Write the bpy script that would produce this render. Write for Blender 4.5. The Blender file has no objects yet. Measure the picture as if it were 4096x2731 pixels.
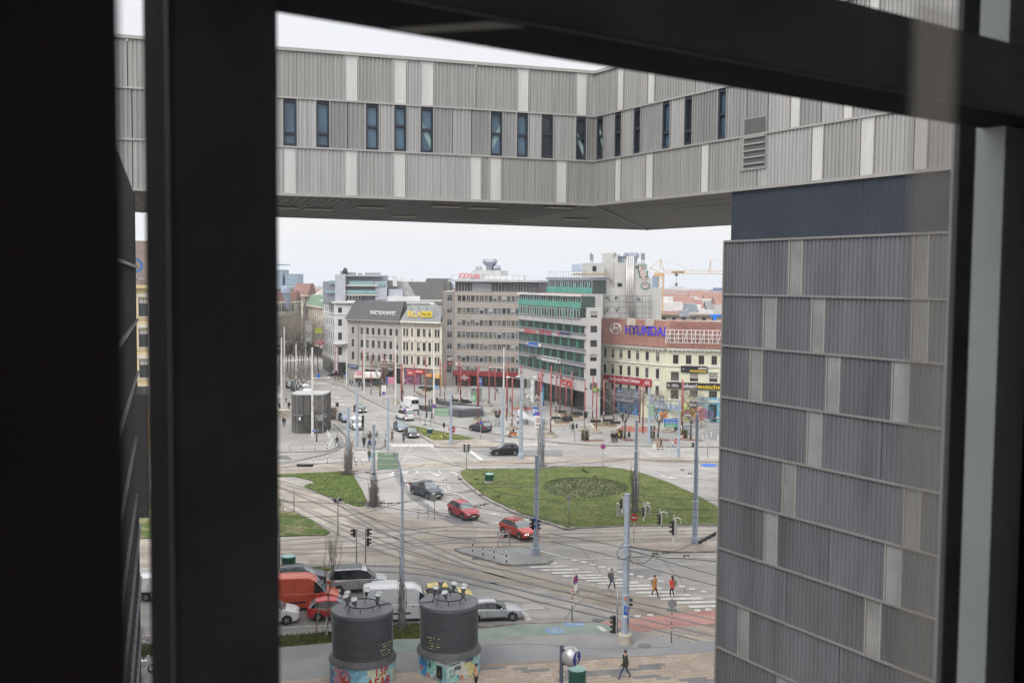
import bpy,math,random
from mathutils import Vector,Matrix
D=bpy.data;S=bpy.context.scene;C=S.collection
rnd=random.Random(7)
V=Vector
# ---------------------------------------------------------------- camera, sky, sun, exposure
FPX=4050.0;CX=2048.0;CY=1365.5;CAMZ=25.0
TH=math.atan((CY - 1125.0) / FPX);ROLL=0.0088
cd=D.cameras.new('camera');cam=D.objects.new('camera',cd);C.objects.link(cam)
RM=Matrix.Rotation(math.pi/2 - TH,3,'X') @ Matrix.Rotation(ROLL,3,'Z')
cam.matrix_world=Matrix.Translation((0,0,CAMZ)) @ RM.to_4x4()
cd.sensor_width=36.0;cd.lens=36.0 * FPX / 4096;cd.clip_start=0.05;cd.clip_end=30000
cd.dof.use_dof=True;cd.dof.focus_distance=110.0;cd.dof.aperture_fstop=3.6
S.camera=cam
SUN_EL,SUN_AZ=math.radians(48),math.radians(215)
w=D.worlds.new("World");S.world=w;w.use_nodes=True
nt=w.node_tree;nt.nodes.clear()
def N(t,k,**kw):
    n=t.nodes.new(k)
    for a,b in kw.items(): setattr(n,a,b)
    return n
sk=N(nt,'ShaderNodeTexSky');sk.sky_type='NISHITA';sk.sun_disc=False
sk.sun_elevation=SUN_EL;sk.sun_rotation=SUN_AZ;sk.dust_density=3.0
hs=N(nt,'ShaderNodeHueSaturation');hs.inputs['Saturation'].default_value=0.1
tc=N(nt,'ShaderNodeTexCoord');sx=N(nt,'ShaderNodeSeparateXYZ')
nt.links.new(tc.outputs['Generated'],sx.inputs[0])
ramp=N(nt,'ShaderNodeValToRGB')          # overcast cloud deck: brighter towards the zenith
e=ramp.color_ramp.elements
e[0].position=0.0;e[0].color=(0.70,0.705,0.71,1);e[1].position=1.0;e[1].color=(2.1,2.11,2.13,1)
for p_,c_ in ((0.06,(0.74,0.735,0.728,1)),(0.16,(0.735,0.732,0.73,1)),(0.23,(0.69,0.697,0.74,1)),(0.3,(0.78,0.79,0.83,1)),(0.45,(1.35,1.36,1.39,1))):
    q=e.new(p_);q.color=c_
mp=N(nt,'ShaderNodeMapping');mp.inputs['Scale'].default_value=(2.0,2.0,7.0)
nz=N(nt,'ShaderNodeTexNoise');nz.inputs['Scale'].default_value=1.6;nz.inputs['Detail'].default_value=5
nt.links.new(tc.outputs['Generated'],mp.inputs[0]);nt.links.new(mp.outputs[0],nz.inputs['Vector'])
mr=N(nt,'ShaderNodeMapRange');mr.inputs['To Min'].default_value=0.92;mr.inputs['To Max'].default_value=1.08
nt.links.new(nz.outputs[0],mr.inputs[0])
ml=N(nt,'ShaderNodeVectorMath',operation='SCALE')
nt.links.new(sx.outputs[2],ramp.inputs[0]);nt.links.new(ramp.outputs[0],ml.inputs[0]);nt.links.new(mr.outputs[0],ml.inputs['Scale'])
b1=N(nt,'ShaderNodeBackground');b1.inputs[1].default_value=0.05
b2=N(nt,'ShaderNodeBackground');b2.inputs[1].default_value=0.90
ad=N(nt,'ShaderNodeAddShader');wo=N(nt,'ShaderNodeOutputWorld')
nt.links.new(sk.outputs[0],hs.inputs['Color']);nt.links.new(hs.outputs[0],b1.inputs[0]);nt.links.new(ml.outputs[0],b2.inputs[0])
b1.inputs[1].default_value=0.006
nt.links.new(b1.outputs[0],ad.inputs[0]);nt.links.new(b2.outputs[0],ad.inputs[1]);nt.links.new(ad.outputs[0],wo.inputs[0])
sl=D.lights.new('sun','SUN');sl.energy=1.5;sl.angle=math.radians(25);sl.color=(1.0,0.96,0.90)
so=D.objects.new('sun',sl);C.objects.link(so)
sdir=V((math.sin(SUN_AZ)*math.cos(SUN_EL),math.cos(SUN_AZ)*math.cos(SUN_EL),math.sin(SUN_EL)))
so.rotation_euler=sdir.to_track_quat('Z','Y').to_euler();so.location=(0,-20,80)
S.view_settings.view_transform='Standard';S.view_settings.look='None'
S.view_settings.exposure=0.44;S.view_settings.gamma=1.0;S.view_settings.use_curve_mapping=False
S.cycles.max_bounces=5;S.cycles.transparent_max_bounces=24
# ---------------------------------------------------------------- surveying: turn sight lines into places
def ray(px,py): return RM @ V(((px-CX)/FPX,(CY-py)/FPX,-1.0))
def G(px,py,z=0.0):
    d=ray(px,py);t=(z-CAMZ)/d.z;return V((d.x*t,d.y*t,z))
def GP(pts,z=0.0): return [G(a,b,z) for a,b in pts]
def zat(px,py,P):                           # height of a point seen above ground place P
    d=ray(px,py);return CAMZ + d.z/d.y*P.y
def pt(px,py,Y): d=ray(px,py);t=Y/d.y;return V((d.x*t,Y,CAMZ+d.z*t))
class Wall:                                   # a vertical plane between two ground places, left to right
    def __init__(s,P0,P1):
        s.P0=V((P0[0],P0[1],0));s.P1=V((P1[0],P1[1],0));s.L=(s.P1-s.P0).length
        s.d=(s.P1-s.P0)/s.L;s.n=V((s.d.y,-s.d.x,0));s.a=math.atan2(s.d.y,s.d.x)
    def uz(s,px,py):
        r=ray(px,py);o=V((0,0,CAMZ));t=(s.P0-o).dot(s.n)/r.dot(s.n);p=o+r*t
        return (p-s.P0).dot(s.d),p.z
    def T(s,u,o,z): return s.P0 + s.d*u + s.n*o + V((0,0,z))
# ---------------------------------------------------------------- materials
MATS={}
def mat(name,col,rough=0.7,var=0.12,vs=0.6,metal=0.0,bump=0.0,bs=20.0,spec=0.4,col2=None,d=4,lo=.35,hi=.65,emit=None,st=(1,1,1),alpha=1.0):
    if name in MATS: return MATS[name]
    m=D.materials.new(name);m.use_nodes=True;t=m.node_tree;b=t.nodes['Principled BSDF']
    b.inputs['Roughness'].default_value=rough;b.inputs['Metallic'].default_value=metal
    b.inputs['Specular IOR Level'].default_value=spec
    c=V(col[:3])
    if var or col2:
        g=N(t,'ShaderNodeNewGeometry');mp=N(t,'ShaderNodeMapping');mp.inputs['Scale'].default_value=st
        t.links.new(g.outputs['Position'],mp.inputs[0])
        n1=N(t,'ShaderNodeTexNoise');n1.inputs['Scale'].default_value=vs;n1.inputs['Detail'].default_value=d;n1.inputs['Roughness'].default_value=.6
        t.links.new(mp.outputs[0],n1.inputs['Vector'])
        r=N(t,'ShaderNodeValToRGB');e=r.color_ramp.elements
        c2=V(col2[:3]) if col2 else c*(1+var)
        c1=c if col2 else c*(1-var)
        e[0].position=lo;e[0].color=(*c1,1);e[1].position=hi;e[1].color=(*c2,1)
        t.links.new(n1.outputs[0],r.inputs[0]);t.links.new(r.outputs[0],b.inputs['Base Color'])
    else: b.inputs['Base Color'].default_value=(*c,1)
    if bump:
        n2=N(t,'ShaderNodeTexNoise');n2.inputs['Scale'].default_value=bs;n2.inputs['Detail'].default_value=3
        g2=N(t,'ShaderNodeNewGeometry');t.links.new(g2.outputs['Position'],n2.inputs['Vector'])
        bp=N(t,'ShaderNodeBump');bp.inputs['Strength'].default_value=bump;bp.inputs['Distance'].default_value=.05
        t.links.new(n2.outputs[0],bp.inputs['Height']);t.links.new(bp.outputs[0],b.inputs['Normal'])
    if emit: b.inputs['Emission Color'].default_value=(*emit[:3],1);b.inputs['Emission Strength'].default_value=emit[3]
    MATS[name]=m;return m
def flat(name,col,rough=.6,**k): return mat(name,col,rough,var=.06,vs=3,**k)
def ground_mat(name,c1,c2,scale=.25,speck=.12,streak=None,tint=None):
    """worn paving or asphalt: large patches, fine grit and darker tyre or drip streaks"""
    if name in MATS: return MATS[name]
    m=D.materials.new(name);m.use_nodes=True;t=m.node_tree;b=t.nodes['Principled BSDF'];b.inputs['Roughness'].default_value=.85
    b.inputs['Specular IOR Level'].default_value=.25
    g=N(t,'ShaderNodeNewGeometry')
    n1=N(t,'ShaderNodeTexNoise');n1.inputs['Scale'].default_value=scale;n1.inputs['Detail'].default_value=6;n1.inputs['Roughness'].default_value=.62
    n2=N(t,'ShaderNodeTexNoise');n2.inputs['Scale'].default_value=9;n2.inputs['Detail'].default_value=3
    vo=N(t,'ShaderNodeTexVoronoi');vo.inputs['Scale'].default_value=scale*.6
    for n in (n1,n2,vo): t.links.new(g.outputs['Position'],n.inputs['Vector'])
    r=N(t,'ShaderNodeValToRGB');e=r.color_ramp.elements;e[0].position=.38;e[0].color=(*c1,1);e[1].position=.62;e[1].color=(*c2,1)
    t.links.new(n1.outputs[0],r.inputs[0]);last=r.outputs[0]
    def mul(fac_out,lo,hi,last):
        k=N(t,'ShaderNodeMapRange');k.inputs['From Min'].default_value=.3;k.inputs['From Max'].default_value=.7
        k.inputs['To Min'].default_value=lo;k.inputs['To Max'].default_value=hi;t.links.new(fac_out,k.inputs[0])
        s=N(t,'ShaderNodeVectorMath',operation='SCALE');t.links.new(last,s.inputs[0]);t.links.new(k.outputs[0],s.inputs['Scale']);return s.outputs[0]
    last=mul(n2.outputs[0],1-speck,1+speck,last)
    last=mul(vo.outputs['Color'],.93,1.06,last)
    if streak:
        mp=N(t,'ShaderNodeMapping');mp.inputs['Rotation'].default_value=(0,0,streak[0]);mp.inputs['Scale'].default_value=(.06,streak[1],1)
        n3=N(t,'ShaderNodeTexNoise');n3.inputs['Scale'].default_value=1;n3.inputs['Detail'].default_value=4
        t.links.new(g.outputs['Position'],mp.inputs[0]);t.links.new(mp.outputs[0],n3.inputs['Vector']);last=mul(n3.outputs[0],.82,1.12,last)
    t.links.new(last,b.inputs['Base Color'])
    bp=N(t,'ShaderNodeBump');bp.inputs['Strength'].default_value=.25;bp.inputs['Distance'].default_value=.02
    t.links.new(n2.outputs[0],bp.inputs['Height']);t.links.new(bp.outputs[0],b.inputs['Normal'])
    MATS[name]=m;return m
# ---------------------------------------------------------------- mesh helpers
W={}
class MB:
    def __init__(s): s.v=[];s.f=[];s.m=[];s.mi=0
    def add(s,vs,fs,m=None):
        k=len(s.v);s.v += [V(a) for a in vs];s.f += [[k+i for i in f] for f in fs];s.m += [s.mi if m is None else m]*len(fs);return s
    def box(s,x0,x1,y0,y1,z0,z1,m=None,F=None):
        p=[(x0,y0,z0),(x1,y0,z0),(x1,y1,z0),(x0,y1,z0),(x0,y0,z1),(x1,y0,z1),(x1,y1,z1),(x0,y1,z1)]
        if F: p=[F(*a) for a in p]
        return s.add(p,[(0,3,2,1),(4,5,6,7),(0,1,5,4),(1,2,6,5),(2,3,7,6),(3,0,4,7)],m)
    def prism(s,poly,z0,z1,m=None,top=None):
        n=len(poly);a=sum(poly[i][0]*poly[(i+1) % n][1]-poly[(i+1) % n][0]*poly[i][1] for i in range(n))
        if a < 0: poly=poly[::-1]
        vs=[(p[0],p[1],z0) for p in poly]+[(p[0],p[1],z1) for p in poly]
        s.add(vs,[tuple(range(n,2*n))],top if top is not None else m)
        s.add(vs,[(i,(i+1) % n,n+(i+1) % n,n+i) for i in range(n)],m);return s
    def tube(s,pts,r,n=6,m=None,cap=True):
        pts=[V(p) for p in pts];k=len(s.v);rs=r if isinstance(r,(list,tuple)) else [r]*len(pts)
        for i,p in enumerate(pts):
            t=(pts[min(i+1,len(pts)-1)]-pts[max(i-1,0)])
            if t.length < 1e-9: t=V((0,0,1))
            t.normalize();a=t.cross(V((0,0,1)) if abs(t.z) < .95 else V((1,0,0))).normalized();b=t.cross(a)
            for j in range(n):
                q=2*math.pi*j/n;s.v.append(p+(a*math.cos(q)+b*math.sin(q))*rs[i])
        for i in range(len(pts)-1):
            for j in range(n):
                s.f.append([k+i*n+j,k+i*n+(j+1) % n,k+(i+1)*n+(j+1) % n,k+(i+1)*n+j][::-1]);s.m.append(s.mi if m is None else m)
        if cap and n > 3:
            s.f += [[k+j for j in range(n)],[k+(len(pts)-1)*n+j for j in range(n)][::-1]];s.m += [s.mi if m is None else m]*2
        return s
    def lathe(s,prof,c=(0,0),n=24,m=None,a0=0,a1=2*math.pi):
        k=len(s.v);full=abs(a1-a0-2*math.pi) < 1e-6;nn=n if full else n+1
        for r,z in prof:
            for j in range(nn):
                q=a0+(a1-a0)*j/n;s.v.append(V((c[0]+r*math.cos(q),c[1]+r*math.sin(q),z)))
        for i in range(len(prof)-1):
            for j in range(n):
                j2=(j+1) % nn;s.f.append([k+i*nn+j,k+i*nn+j2,k+(i+1)*nn+j2,k+(i+1)*nn+j]);s.m.append(s.mi if m is None else m)
        return s
    def build(s,name,mats,parent=None,smooth=False,kind=None,label=None):
        me=s.mesh(name,mats,smooth,center=True);o=D.objects.new(name,me[0]);C.objects.link(o)
        c=me[1];base=W.get(parent.name,V()) if parent else V()
        o.location=c-base;W[o.name]=c
        if parent: o.parent=parent
        if kind: o['kind']=kind
        if label: o['label']=label
        return o
    def mesh(s,name,mats,smooth=False,center=False):
        c=V()
        if center and s.v:
            xs=[v.x for v in s.v];ys=[v.y for v in s.v];c=V(((min(xs)+max(xs))/2,(min(ys)+max(ys))/2,min(v.z for v in s.v)))
        me=D.meshes.new(name);me.from_pydata([tuple(v-c) for v in s.v],[],s.f)
        if not isinstance(mats,(list,tuple)): mats=[mats]
        for m in mats: me.materials.append(m)
        me.polygons.foreach_set('material_index',s.m)
        if smooth:
            me.polygons.foreach_set('use_smooth',[True]*len(me.polygons))
            if smooth is not True: me.set_sharp_from_angle(angle=math.radians(smooth))
        me.update();return (me,c) if center else me
def tag(o,label,cat,group=None,kind=None):
    if label: o['label']=label
    if cat: o['category']=cat
    if group: o['group']=group
    if kind: o['kind']=kind
    return o
def thing(name,label,cat,loc=(0,0,0),rz=0.0,group=None,local=False):
    o=D.objects.new(name,None);C.objects.link(o);o.location=loc;o.rotation_euler[2]=rz;o.empty_display_size=.3
    W[o.name]=V() if local else V(loc);return tag(o,label,cat,group)
def inst(name,me,parent,loc,rz=0.0,sc=None):
    o=D.objects.new(name,me);C.objects.link(o);o.parent=parent
    o.location=V(loc)-(W.get(parent.name,V()) if parent else V());o.rotation_euler[2]=rz
    if sc: o.scale=sc
    W[o.name]=V();return o
KIDS=None
def copy_tree(o,parent=None,label=None,loc=None,rz=None):
    def rec(o,parent):
        c=o.copy();C.objects.link(c)
        if parent: c.parent=parent
        for ch in list(o.children): rec(ch,c)
        return c
    c=rec(o,parent)
    if label: c['label']=label
    if loc is not None: c.location=loc
    if rz is not None: c.rotation_euler[2]=rz
    return c
def text_mb(s,w,h,ext=.02,align='C'):
    """lettering as a mesh, x right and z up, fitted into w by h, its left bottom corner at 0"""
    cu=D.curves.new('lettering','FONT');cu.body=s;cu.size=1;cu.extrude=.01;cu.offset=.014;cu.resolution_u=3
    ob=D.objects.new('lettering',cu);C.objects.link(ob);dg=bpy.context.evaluated_depsgraph_get()
    me=D.meshes.new_from_object(ob.evaluated_get(dg));D.objects.remove(ob)
    xs=[v.co.x for v in me.vertices];ys=[v.co.y for v in me.vertices]
    x0,x1,y0,y1=min(xs),max(xs),min(ys),max(ys)
    m=MB();m.v=[V(((v.co.x-x0)/(x1-x0)*w,-(v.co.z)*ext/.01,(v.co.y-y0)/(y1-y0)*h)) for v in me.vertices]
    m.f=[list(p.vertices) for p in me.polygons];m.m=[0]*len(m.f);D.meshes.remove(me);return m
def letters(s,parent,wall,u,z,w,h,mt,off=.1,ext=.03,name='lettering',shear=0):
    m=text_mb(s,w,h,min(ext,.045));m.v=[wall.T(u+v.x+shear*v.z,off-v.y,z+v.z) for v in m.v];return m.build(name,mt,parent)
def wbox(m,wall,u0,u1,o0,o1,z0,z1,mi=None): return m.box(u0,u1,-o1,-o0,z0,z1,mi,F=lambda a,b,c: wall.T(a,-b,c))
HAZE=0.0002
# ---------------------------------------------------------------- palette
road_m=ground_mat('road_asphalt',(.215,.206,.195),(.295,.282,.266),.12,.07,(.35,.9))
road2_m=ground_mat('fresh_asphalt',(.15,.148,.15),(.185,.182,.182),.2,.08,(.2,.9))
pave_m=ground_mat('plaza_asphalt',(.205,.2,.192),(.26,.252,.24),.15,.06)
conc_m=ground_mat('track_concrete',(.22,.19,.16),(.32,.285,.245),.18,.08,(0.1,1.4))
cob_m=ground_mat('cobble_stone',(.2,.17,.145),(.31,.27,.235),.4,.2)
kerb_m=ground_mat('kerb_granite',(.16,.15,.135),(.26,.245,.225),1.2,.1)
path_m=ground_mat('footpath_asphalt',(.21,.208,.205),(.255,.252,.248),.3,.06)
white_m=ground_mat('road_paint_white',(.38,.37,.35),(.52,.51,.49),1.6,.12)
bgreen_m=mat('bike_lane_green',(.14,.205,.17),.8,col2=(.215,.245,.22),vs=.7,d=8,lo=.35,hi=.62)
bred_m=ground_mat('crossing_red',(.31,.16,.14),(.38,.215,.19),.6,.1)
soil_m=mat('bare_soil',(.12,.085,.06),.95,col2=(.2,.145,.105),vs=1.5,bump=.4,bs=8)
grass_m=mat('grass',(.052,.08,.02),.95,col2=(.132,.142,.052),vs=.45,d=9,lo=.3,hi=.7,bump=.8,bs=6,spec=.1)
grass2_m=mat('thin_grass',(.065,.095,.025),.95,col2=(.23,.185,.13),vs=.5,d=9,lo=.48,hi=.66,bump=.7,bs=6,spec=.1)
blade_m=mat('grass_blades',(.075,.11,.025),.9,col2=(.16,.175,.055),vs=2,spec=.1)
rail_m=flat('rail_steel',(.2,.2,.21),.4,metal=.6)
groove_m=flat('rail_groove',(.07,.066,.062),.8)
tar_m=flat('joint_tar',(.075,.068,.06),.9)
steel_m=mat('painted_pole_grey',(.3,.35,.42),.5,var=.08,vs=1.5)
galv_m=flat('galvanised_steel',(.3,.31,.32),.45,metal=.5)
whitep_m=mat('white_pole',(.62,.6,.56),.5,var=.06,vs=1)
redp_m=mat('red_pole',(.27,.062,.057),.5,var=.15,vs=2)
dark_m=flat('dark_metal',(.02,.021,.024),.5)
black_m=flat('black_plastic',(.012,.012,.013),.5)
concrete_m=mat('cast_concrete',(.42,.38,.32),.85,var=.12,vs=2)
bark_m=mat('bark',(.1,.085,.07),.95,var=.3,vs=3)
twig_m=mat('twig',(.2,.172,.15),.95,var=.25,vs=1)
vine_m=mat('dry_creeper',(.17,.14,.12),.95,var=.35,vs=4)
glass_m=mat('window_glass_dark',(.022,.026,.03),.08,var=.5,vs=.15,spec=.6)
glassb_m=mat('window_glass_blue',(.05,.1,.15),.08,var=.35,vs=.3,spec=.7)
glassc_m=mat('window_glass_curtain',(.11,.11,.108),.25,var=.4,vs=.5,spec=.6)
wframe_m=flat('window_frame_white',(.42,.42,.41),.6)
wframed_m=flat('window_frame_dark',(.035,.03,.028),.5)
red_m=flat('signal_red',(.45,.03,.03),.5);blue_m=flat('sign_blue',(.01,.1,.42),.5);whites_m=flat('sign_white',(.62,.62,.6),.5)
signg_m=flat('sign_back_green',(.24,.36,.25),.6)
# ---------------------------------------------------------------- ground, roads, pavements
m=MB();m.add([(-9000,-400,0),(9000,-400,0),(9000,300,0),(-9000,300,0),(9000,13000,-86),(-9000,13000,-86)],[(0,1,2,3),(3,2,4,5)])
gr=m.build('road',road_m,kind='structure')
def slab(name,px,z,mt,parent=None,kind='structure',z0=-.05,world=None):
    m=MB();m.prism(world or GP(px,z),z0,z);return m.build(name,mt,parent,kind=kind if not parent else None)
stone_me=None
def kerb(px,z=.13,w=.28,closed=False,step=1.6,name='kerb',mt=kerb_m,world=None):
    global stone_me
    P=world or GP(px,z);P=P+[P[0]] if closed else P
    if not stone_me: stone_me=MB().box(0,1,-.5,.5,0,1).mesh('kerb_stone',kerb_m)
    root=thing(name,None,None,P[0]);root['kind']='structure'
    for a,b in zip(P,P[1:]):
        L=(b-a).length;n=max(1,round(L/step));an=math.atan2(b.y-a.y,b.x-a.x)
        for i in range(n):
            p=a.lerp(b,i/n);k=inst('kerb_stone',stone_me,root,(p.x,p.y,.0),an,(L/n-.03,w,z+.012+.006*rnd.random()))
    return root
def smooth_px(pts,n=4,closed=False):          # rounded line through the given places
    out=[];k=len(pts)
    for i in range(k if closed else k-1):
        p=[pts[(i+j) % k] if closed else pts[min(max(i+j,0),k-1)] for j in (-1,0,1,2)]
        for t in range(n):
            t /= n;out.append(tuple(.5*((2*p[1][c])+(-p[0][c]+p[2][c])*t+(2*p[0][c]-5*p[1][c]+4*p[2][c]-p[3][c])*t*t+(-p[0][c]+3*p[1][c]-3*p[2][c]+p[3][c])*t**3) for c in (0,1)))
    if not closed: out.append(pts[-1])
    return out
# far plaza
pe=[(1314,1530),(1368,1542),(1418,1569),(1467,1595),(1511,1616),(1552,1637),(1597,1653),(1650,1666),(1765,1695),(1880,1714),(1968,1731),(2082,1750),(2155,1758),(2236,1768),(2379,1779),(2579,1783),(2736,1785),(2900,1786)]
slab('plaza_pavement',pe+[(3400,1786),(3600,1500),(2700,1480),(1290,1470),(1290,1510)],.12,pave_m)
kerb(pe,step=2.2)
slab('side_road',[(2960,1700),(2880,1710),(2820,1722),(2805,1740),(2830,1757),(2900,1765),(3200,1765),(3200,1700)],.13,road2_m,z0=.05)
# upper left pavement with the lift pavilion, strip island
pl=smooth_px([(1314,1802),(1345,1787),(1358,1768),(1345,1725),(1307,1680)],3)
slab('left_pavement',[(300,1815),(1108,1808)]+pl+[(1160,1590),(1120,1540),(1090,1505),(300,1505)],.12,pave_m)
kerb([(980,1809),(1108,1808)]+pl)
isl=[(1300,1668),(1345,1690),(1400,1722),(1480,1757),(1524,1772),(1536,1783),(1520,1793),(1470,1797),(1425,1798),(1412,1774),(1385,1738),(1350,1706)]
slab('island_pavement',isl,.12,pave_m);kerb(isl,closed=True)
ft=smooth_px([(1624,1697),(1650,1701),(1776,1726),(1925,1756),(1983,1764),(2050,1776),(2059,1782),(2017,1785),(1769,1787),(1738,1775),(1690,1745),(1645,1716)],3,True)
slab('median_island',ft,.11,cob_m);kerb(ft,closed=True)
cobi=smooth_px([(1918,1846),(1994,1833),(2070,1828),(2200,1827),(2262,1838),(2262,1846),(2140,1850)],3,True)
slab('cobbled_island',cobi,.1,cob_m)
lri=smooth_px([(2494,2172),(2550,2168),(2866,2157),(2960,2165),(2960,2195),(2870,2201),(2713,2204),(2610,2197),(2526,2183)],3,True)
slab('cobbled_island',lri,.12,cob_m);kerb(lri,closed=True)
ci=smooth_px([(1822,2193),(2000,2186),(2060,2184),(2116,2191),(2198,2233),(2200,2243),(2176,2250),(2050,2256),(2013,2253),(1971,2241)],3,True)
slab('island_pavement',ci,.12,path_m);kerb(ci,closed=True,step=1.2)
# tram reservation paved with concrete slabs
slab('tram_bed',[(-200,2170),(1109,2158),(1500,2092),(1790,2080),(2267,2110),(2870,2097),(3400,2090),(3400,2156),(2866,2156),(2494,2172),(2300,2172),(1820,2190),(1640,2250),(1109,2262),(-200,2275)],.012,conc_m,z0=0)
slab('tram_bed',[(-200,1900),(1108,1903),(1215,1944),(1368,2003),(1433,2024),(1700,2078),(1822,2150),(1990,2250),(2300,2330),(2900,2450),(3400,2560),(3400,2640),(2850,2545),(2460,2440),(2200,2365),(1950,2320),(1640,2285),(1250,2145),(1109,2040),(-200,2000)],.008,conc_m,z0=0)
slab('tram_bed',[(300,1850),(1108,1855),(1420,1846),(1425,1878),(1380,1884),(1108,1896),(300,1900)],.012,cob_m,z0=0)
slab('tram_bed',[(1420,1848),(1650,1850),(2250,1830),(2600,1826),(3000,1840),(3000,1862),(2600,1846),(2250,1852),(1650,1872),(1425,1880)],.012,conc_m,z0=0)
# individual concrete slabs between the rails
slab_me=[MB().box(-.5,.5,-.5,.5,0,.022).mesh('concrete_slab',ground_mat('slab_tone_%d' % i,tuple(c*.92 for c in a),a,.5,.1)) for i,a in enumerate(((.33,.295,.255),(.3,.27,.235),(.35,.315,.275),(.27,.24,.21),(.3,.26,.215)))]
def slabrow(root,a,b,wd,n,s0=2.0):
    A,B=G(*a),G(*b);L=(B-A).length;k=max(1,int(L/s0));an=math.atan2(B.y-A.y,B.x-A.x)
    nn=V((-math.sin(an),math.cos(an),0))
    for i in range(k):
        for j in range(n):
            p=A.lerp(B,(i+.5+(.5 if j % 2 else 0))/k)+nn*(j-(n-1)/2)*wd
            inst('concrete_slab',rnd.choice(slab_me),root,(p.x,p.y,.0),an,(L/k-.06,wd-.06,1+.05*rnd.random()))
sr=thing('tram_paving',None,None,G(1800,2150));sr['kind']='structure'
slabrow(sr,(1109,2190),(1790,2128),1.1,4,2.6);slabrow(sr,(1790,2124),(2900,2124),1.25,4,2.6)
slabrow(sr,(1130,2020),(1400,2122),1.1,3,2.4);slabrow(sr,(1400,2122),(1690,2226),1.1,3,2.4)
slabrow(sr,(1108,2240),(1640,2246),1.3,2,2.8);slabrow(sr,(2560,2495),(2930,2575),1.2,4,2.2)
# rails: a steel head and a dark groove beside it
def rails(px,off=0.0):
    P=GP(smooth_px(px,5));m=MB();m2=MB()
    for k,(oo,ww,mm,zz) in enumerate(((0,.06,0,.034),(.0,.13,1,.031))):
        L=[]
        for i,p in enumerate(P):
            t=(P[min(i+1,len(P)-1)]-P[max(i-1,0)]).normalized();nn=V((-t.y,t.x,0))
            L.append((p+nn*(oo+off-ww),p+nn*(oo+off+ww)))
        for (a,b),(c,d) in zip(L,L[1:]):
            m.add([(a.x,a.y,zz),(c.x,c.y,zz),(d.x,d.y,zz),(b.x,b.y,zz)],[(0,1,2,3)],mm)
    o=m.build('tram_rail',[rail_m,groove_m],kind='structure');return o
RL=[[(1108,1920),(1200,1945),(1310,1986),(1398,2028),(1589,2126),(1650,2151),(1757,2193),(1897,2252),(2079,2294),(2349,2361),(2484,2394),(2666,2436),(2900,2490)],
 [(1108,1945),(1240,2000),(1380,2065),(1520,2130),(1650,2177),(1864,2261),(1976,2298),(2116,2331),(2302,2377),(2480,2419),(2900,2520)],
 [(1108,2270),(1400,2262),(1650,2270),(1800,2296),(1976,2333),(2139,2373),(2349,2422),(2489,2457),(2900,2555)],
 [(1108,2292),(1400,2284),(1650,2293),(1804,2317),(1986,2359),(2163,2408),(2349,2452),(2526,2494),(2900,2590)],
 [(1108,1990),(1200,2030),(1300,2080),(1400,2130),(1560,2192),(1700,2230),(1900,2278),(2100,2330),(2300,2377)],
 [(1108,2012),(1190,2050),(1290,2103),(1400,2158),(1560,2220),(1700,2262),(1900,2312),(2000,2340)],
 [(900,2168),(1109,2163),(1450,2140),(1790,2105),(2200,2121),(2900,2104)],
 [(900,2188),(1109,2182),(1450,2158),(1790,2122),(2200,2135),(2900,2118)],
 [(900,2206),(1109,2200),(1450,2185),(1790,2150),(2200,2150),(2900,2134)],
 [(900,2224),(1109,2217),(1450,2206),(1790,2172),(2200,2167),(2900,2149)],
 [(900,1866),(1108,1868),(1418,1872),(1650,1859),(2000,1850),(2250,1841),(2550,1836),(2900,1848)],
 [(900,1876),(1108,1878),(1418,1882),(1650,1868),(2000,1858),(2250,1849),(2550,1843),(2900,1857)],
 [(1303,1690),(1360,1725),(1387,1756),(1372,1787),(1314,1812),(1215,1835),(1108,1850)],
 [(1296,1700),(1345,1735),(1370,1762),(1355,1795),(1300,1818),(1200,1842),(1108,1859)],
 [(1310,1986),(1450,2080),(1600,2160),(1700,2170),(1900,2150),(2100,2150)],
 [(1300,2080),(1420,2110),(1600,2120),(1790,2107)],
 [(1400,2130),(1550,2150),(1700,2130),(1790,2122)]]
for r in RL: rails(r)
# grass
oval=smooth_px([(1851,1879),(1956,1875),(2147,1875),(2250,1867),(2401,1867),(2490,1876),(2579,1896),(2691,1937),(2780,1977),(2870,2026),(2940,2066),(2945,2085),(2870,2093),(2646,2097),(2468,2099),(2267,2106),(2222,2088),(2090,2050),(2025,2020),(1948,1982),(1880,1932),(1845,1896)],4,True)
def scatter(px,n,hmin,hmax,mt,name,label,z=.12,wd=.06,cat='grass',colr=None,clump=1):
    P=GP(px,z);xs=[p.x for p in P];ys=[p.y for p in P];m=MB();k=0;q=0
    def inside(x,y):
        c=False;j=len(P)-1
        for i in range(len(P)):
            if (P[i].y > y) != (P[j].y > y) and x < (P[j].x-P[i].x)*(y-P[i].y)/(P[j].y-P[i].y)+P[i].x: c=not c
            j=i
        return c
    while k < n and q < n*20:
        q += 1;x=rnd.uniform(min(xs),max(xs));y=rnd.uniform(min(ys),max(ys))
        if not inside(x,y): continue
        k += 1
        for _ in range(clump):
            a=rnd.uniform(0,6.28);h=rnd.uniform(hmin,hmax);r=wd*rnd.uniform(.6,1.4);x2=x+rnd.uniform(-.15,.15)*(clump > 1);y2=y+rnd.uniform(-.15,.15)*(clump > 1)
            dx,dy=math.cos(a)*r,math.sin(a)*r;lx,ly=rnd.uniform(-.6,.6)*h,rnd.uniform(-.6,.6)*h
            m.add([(x2-dx,y2-dy,z),(x2+dx,y2+dy,z),(x2+lx,y2+ly,z+h)],[(0,1,2)],rnd.randrange(len(mt)) if isinstance(mt,list) else 0)
    o=m.build(name,mt,kind='stuff');return tag(o,label,cat)
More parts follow.
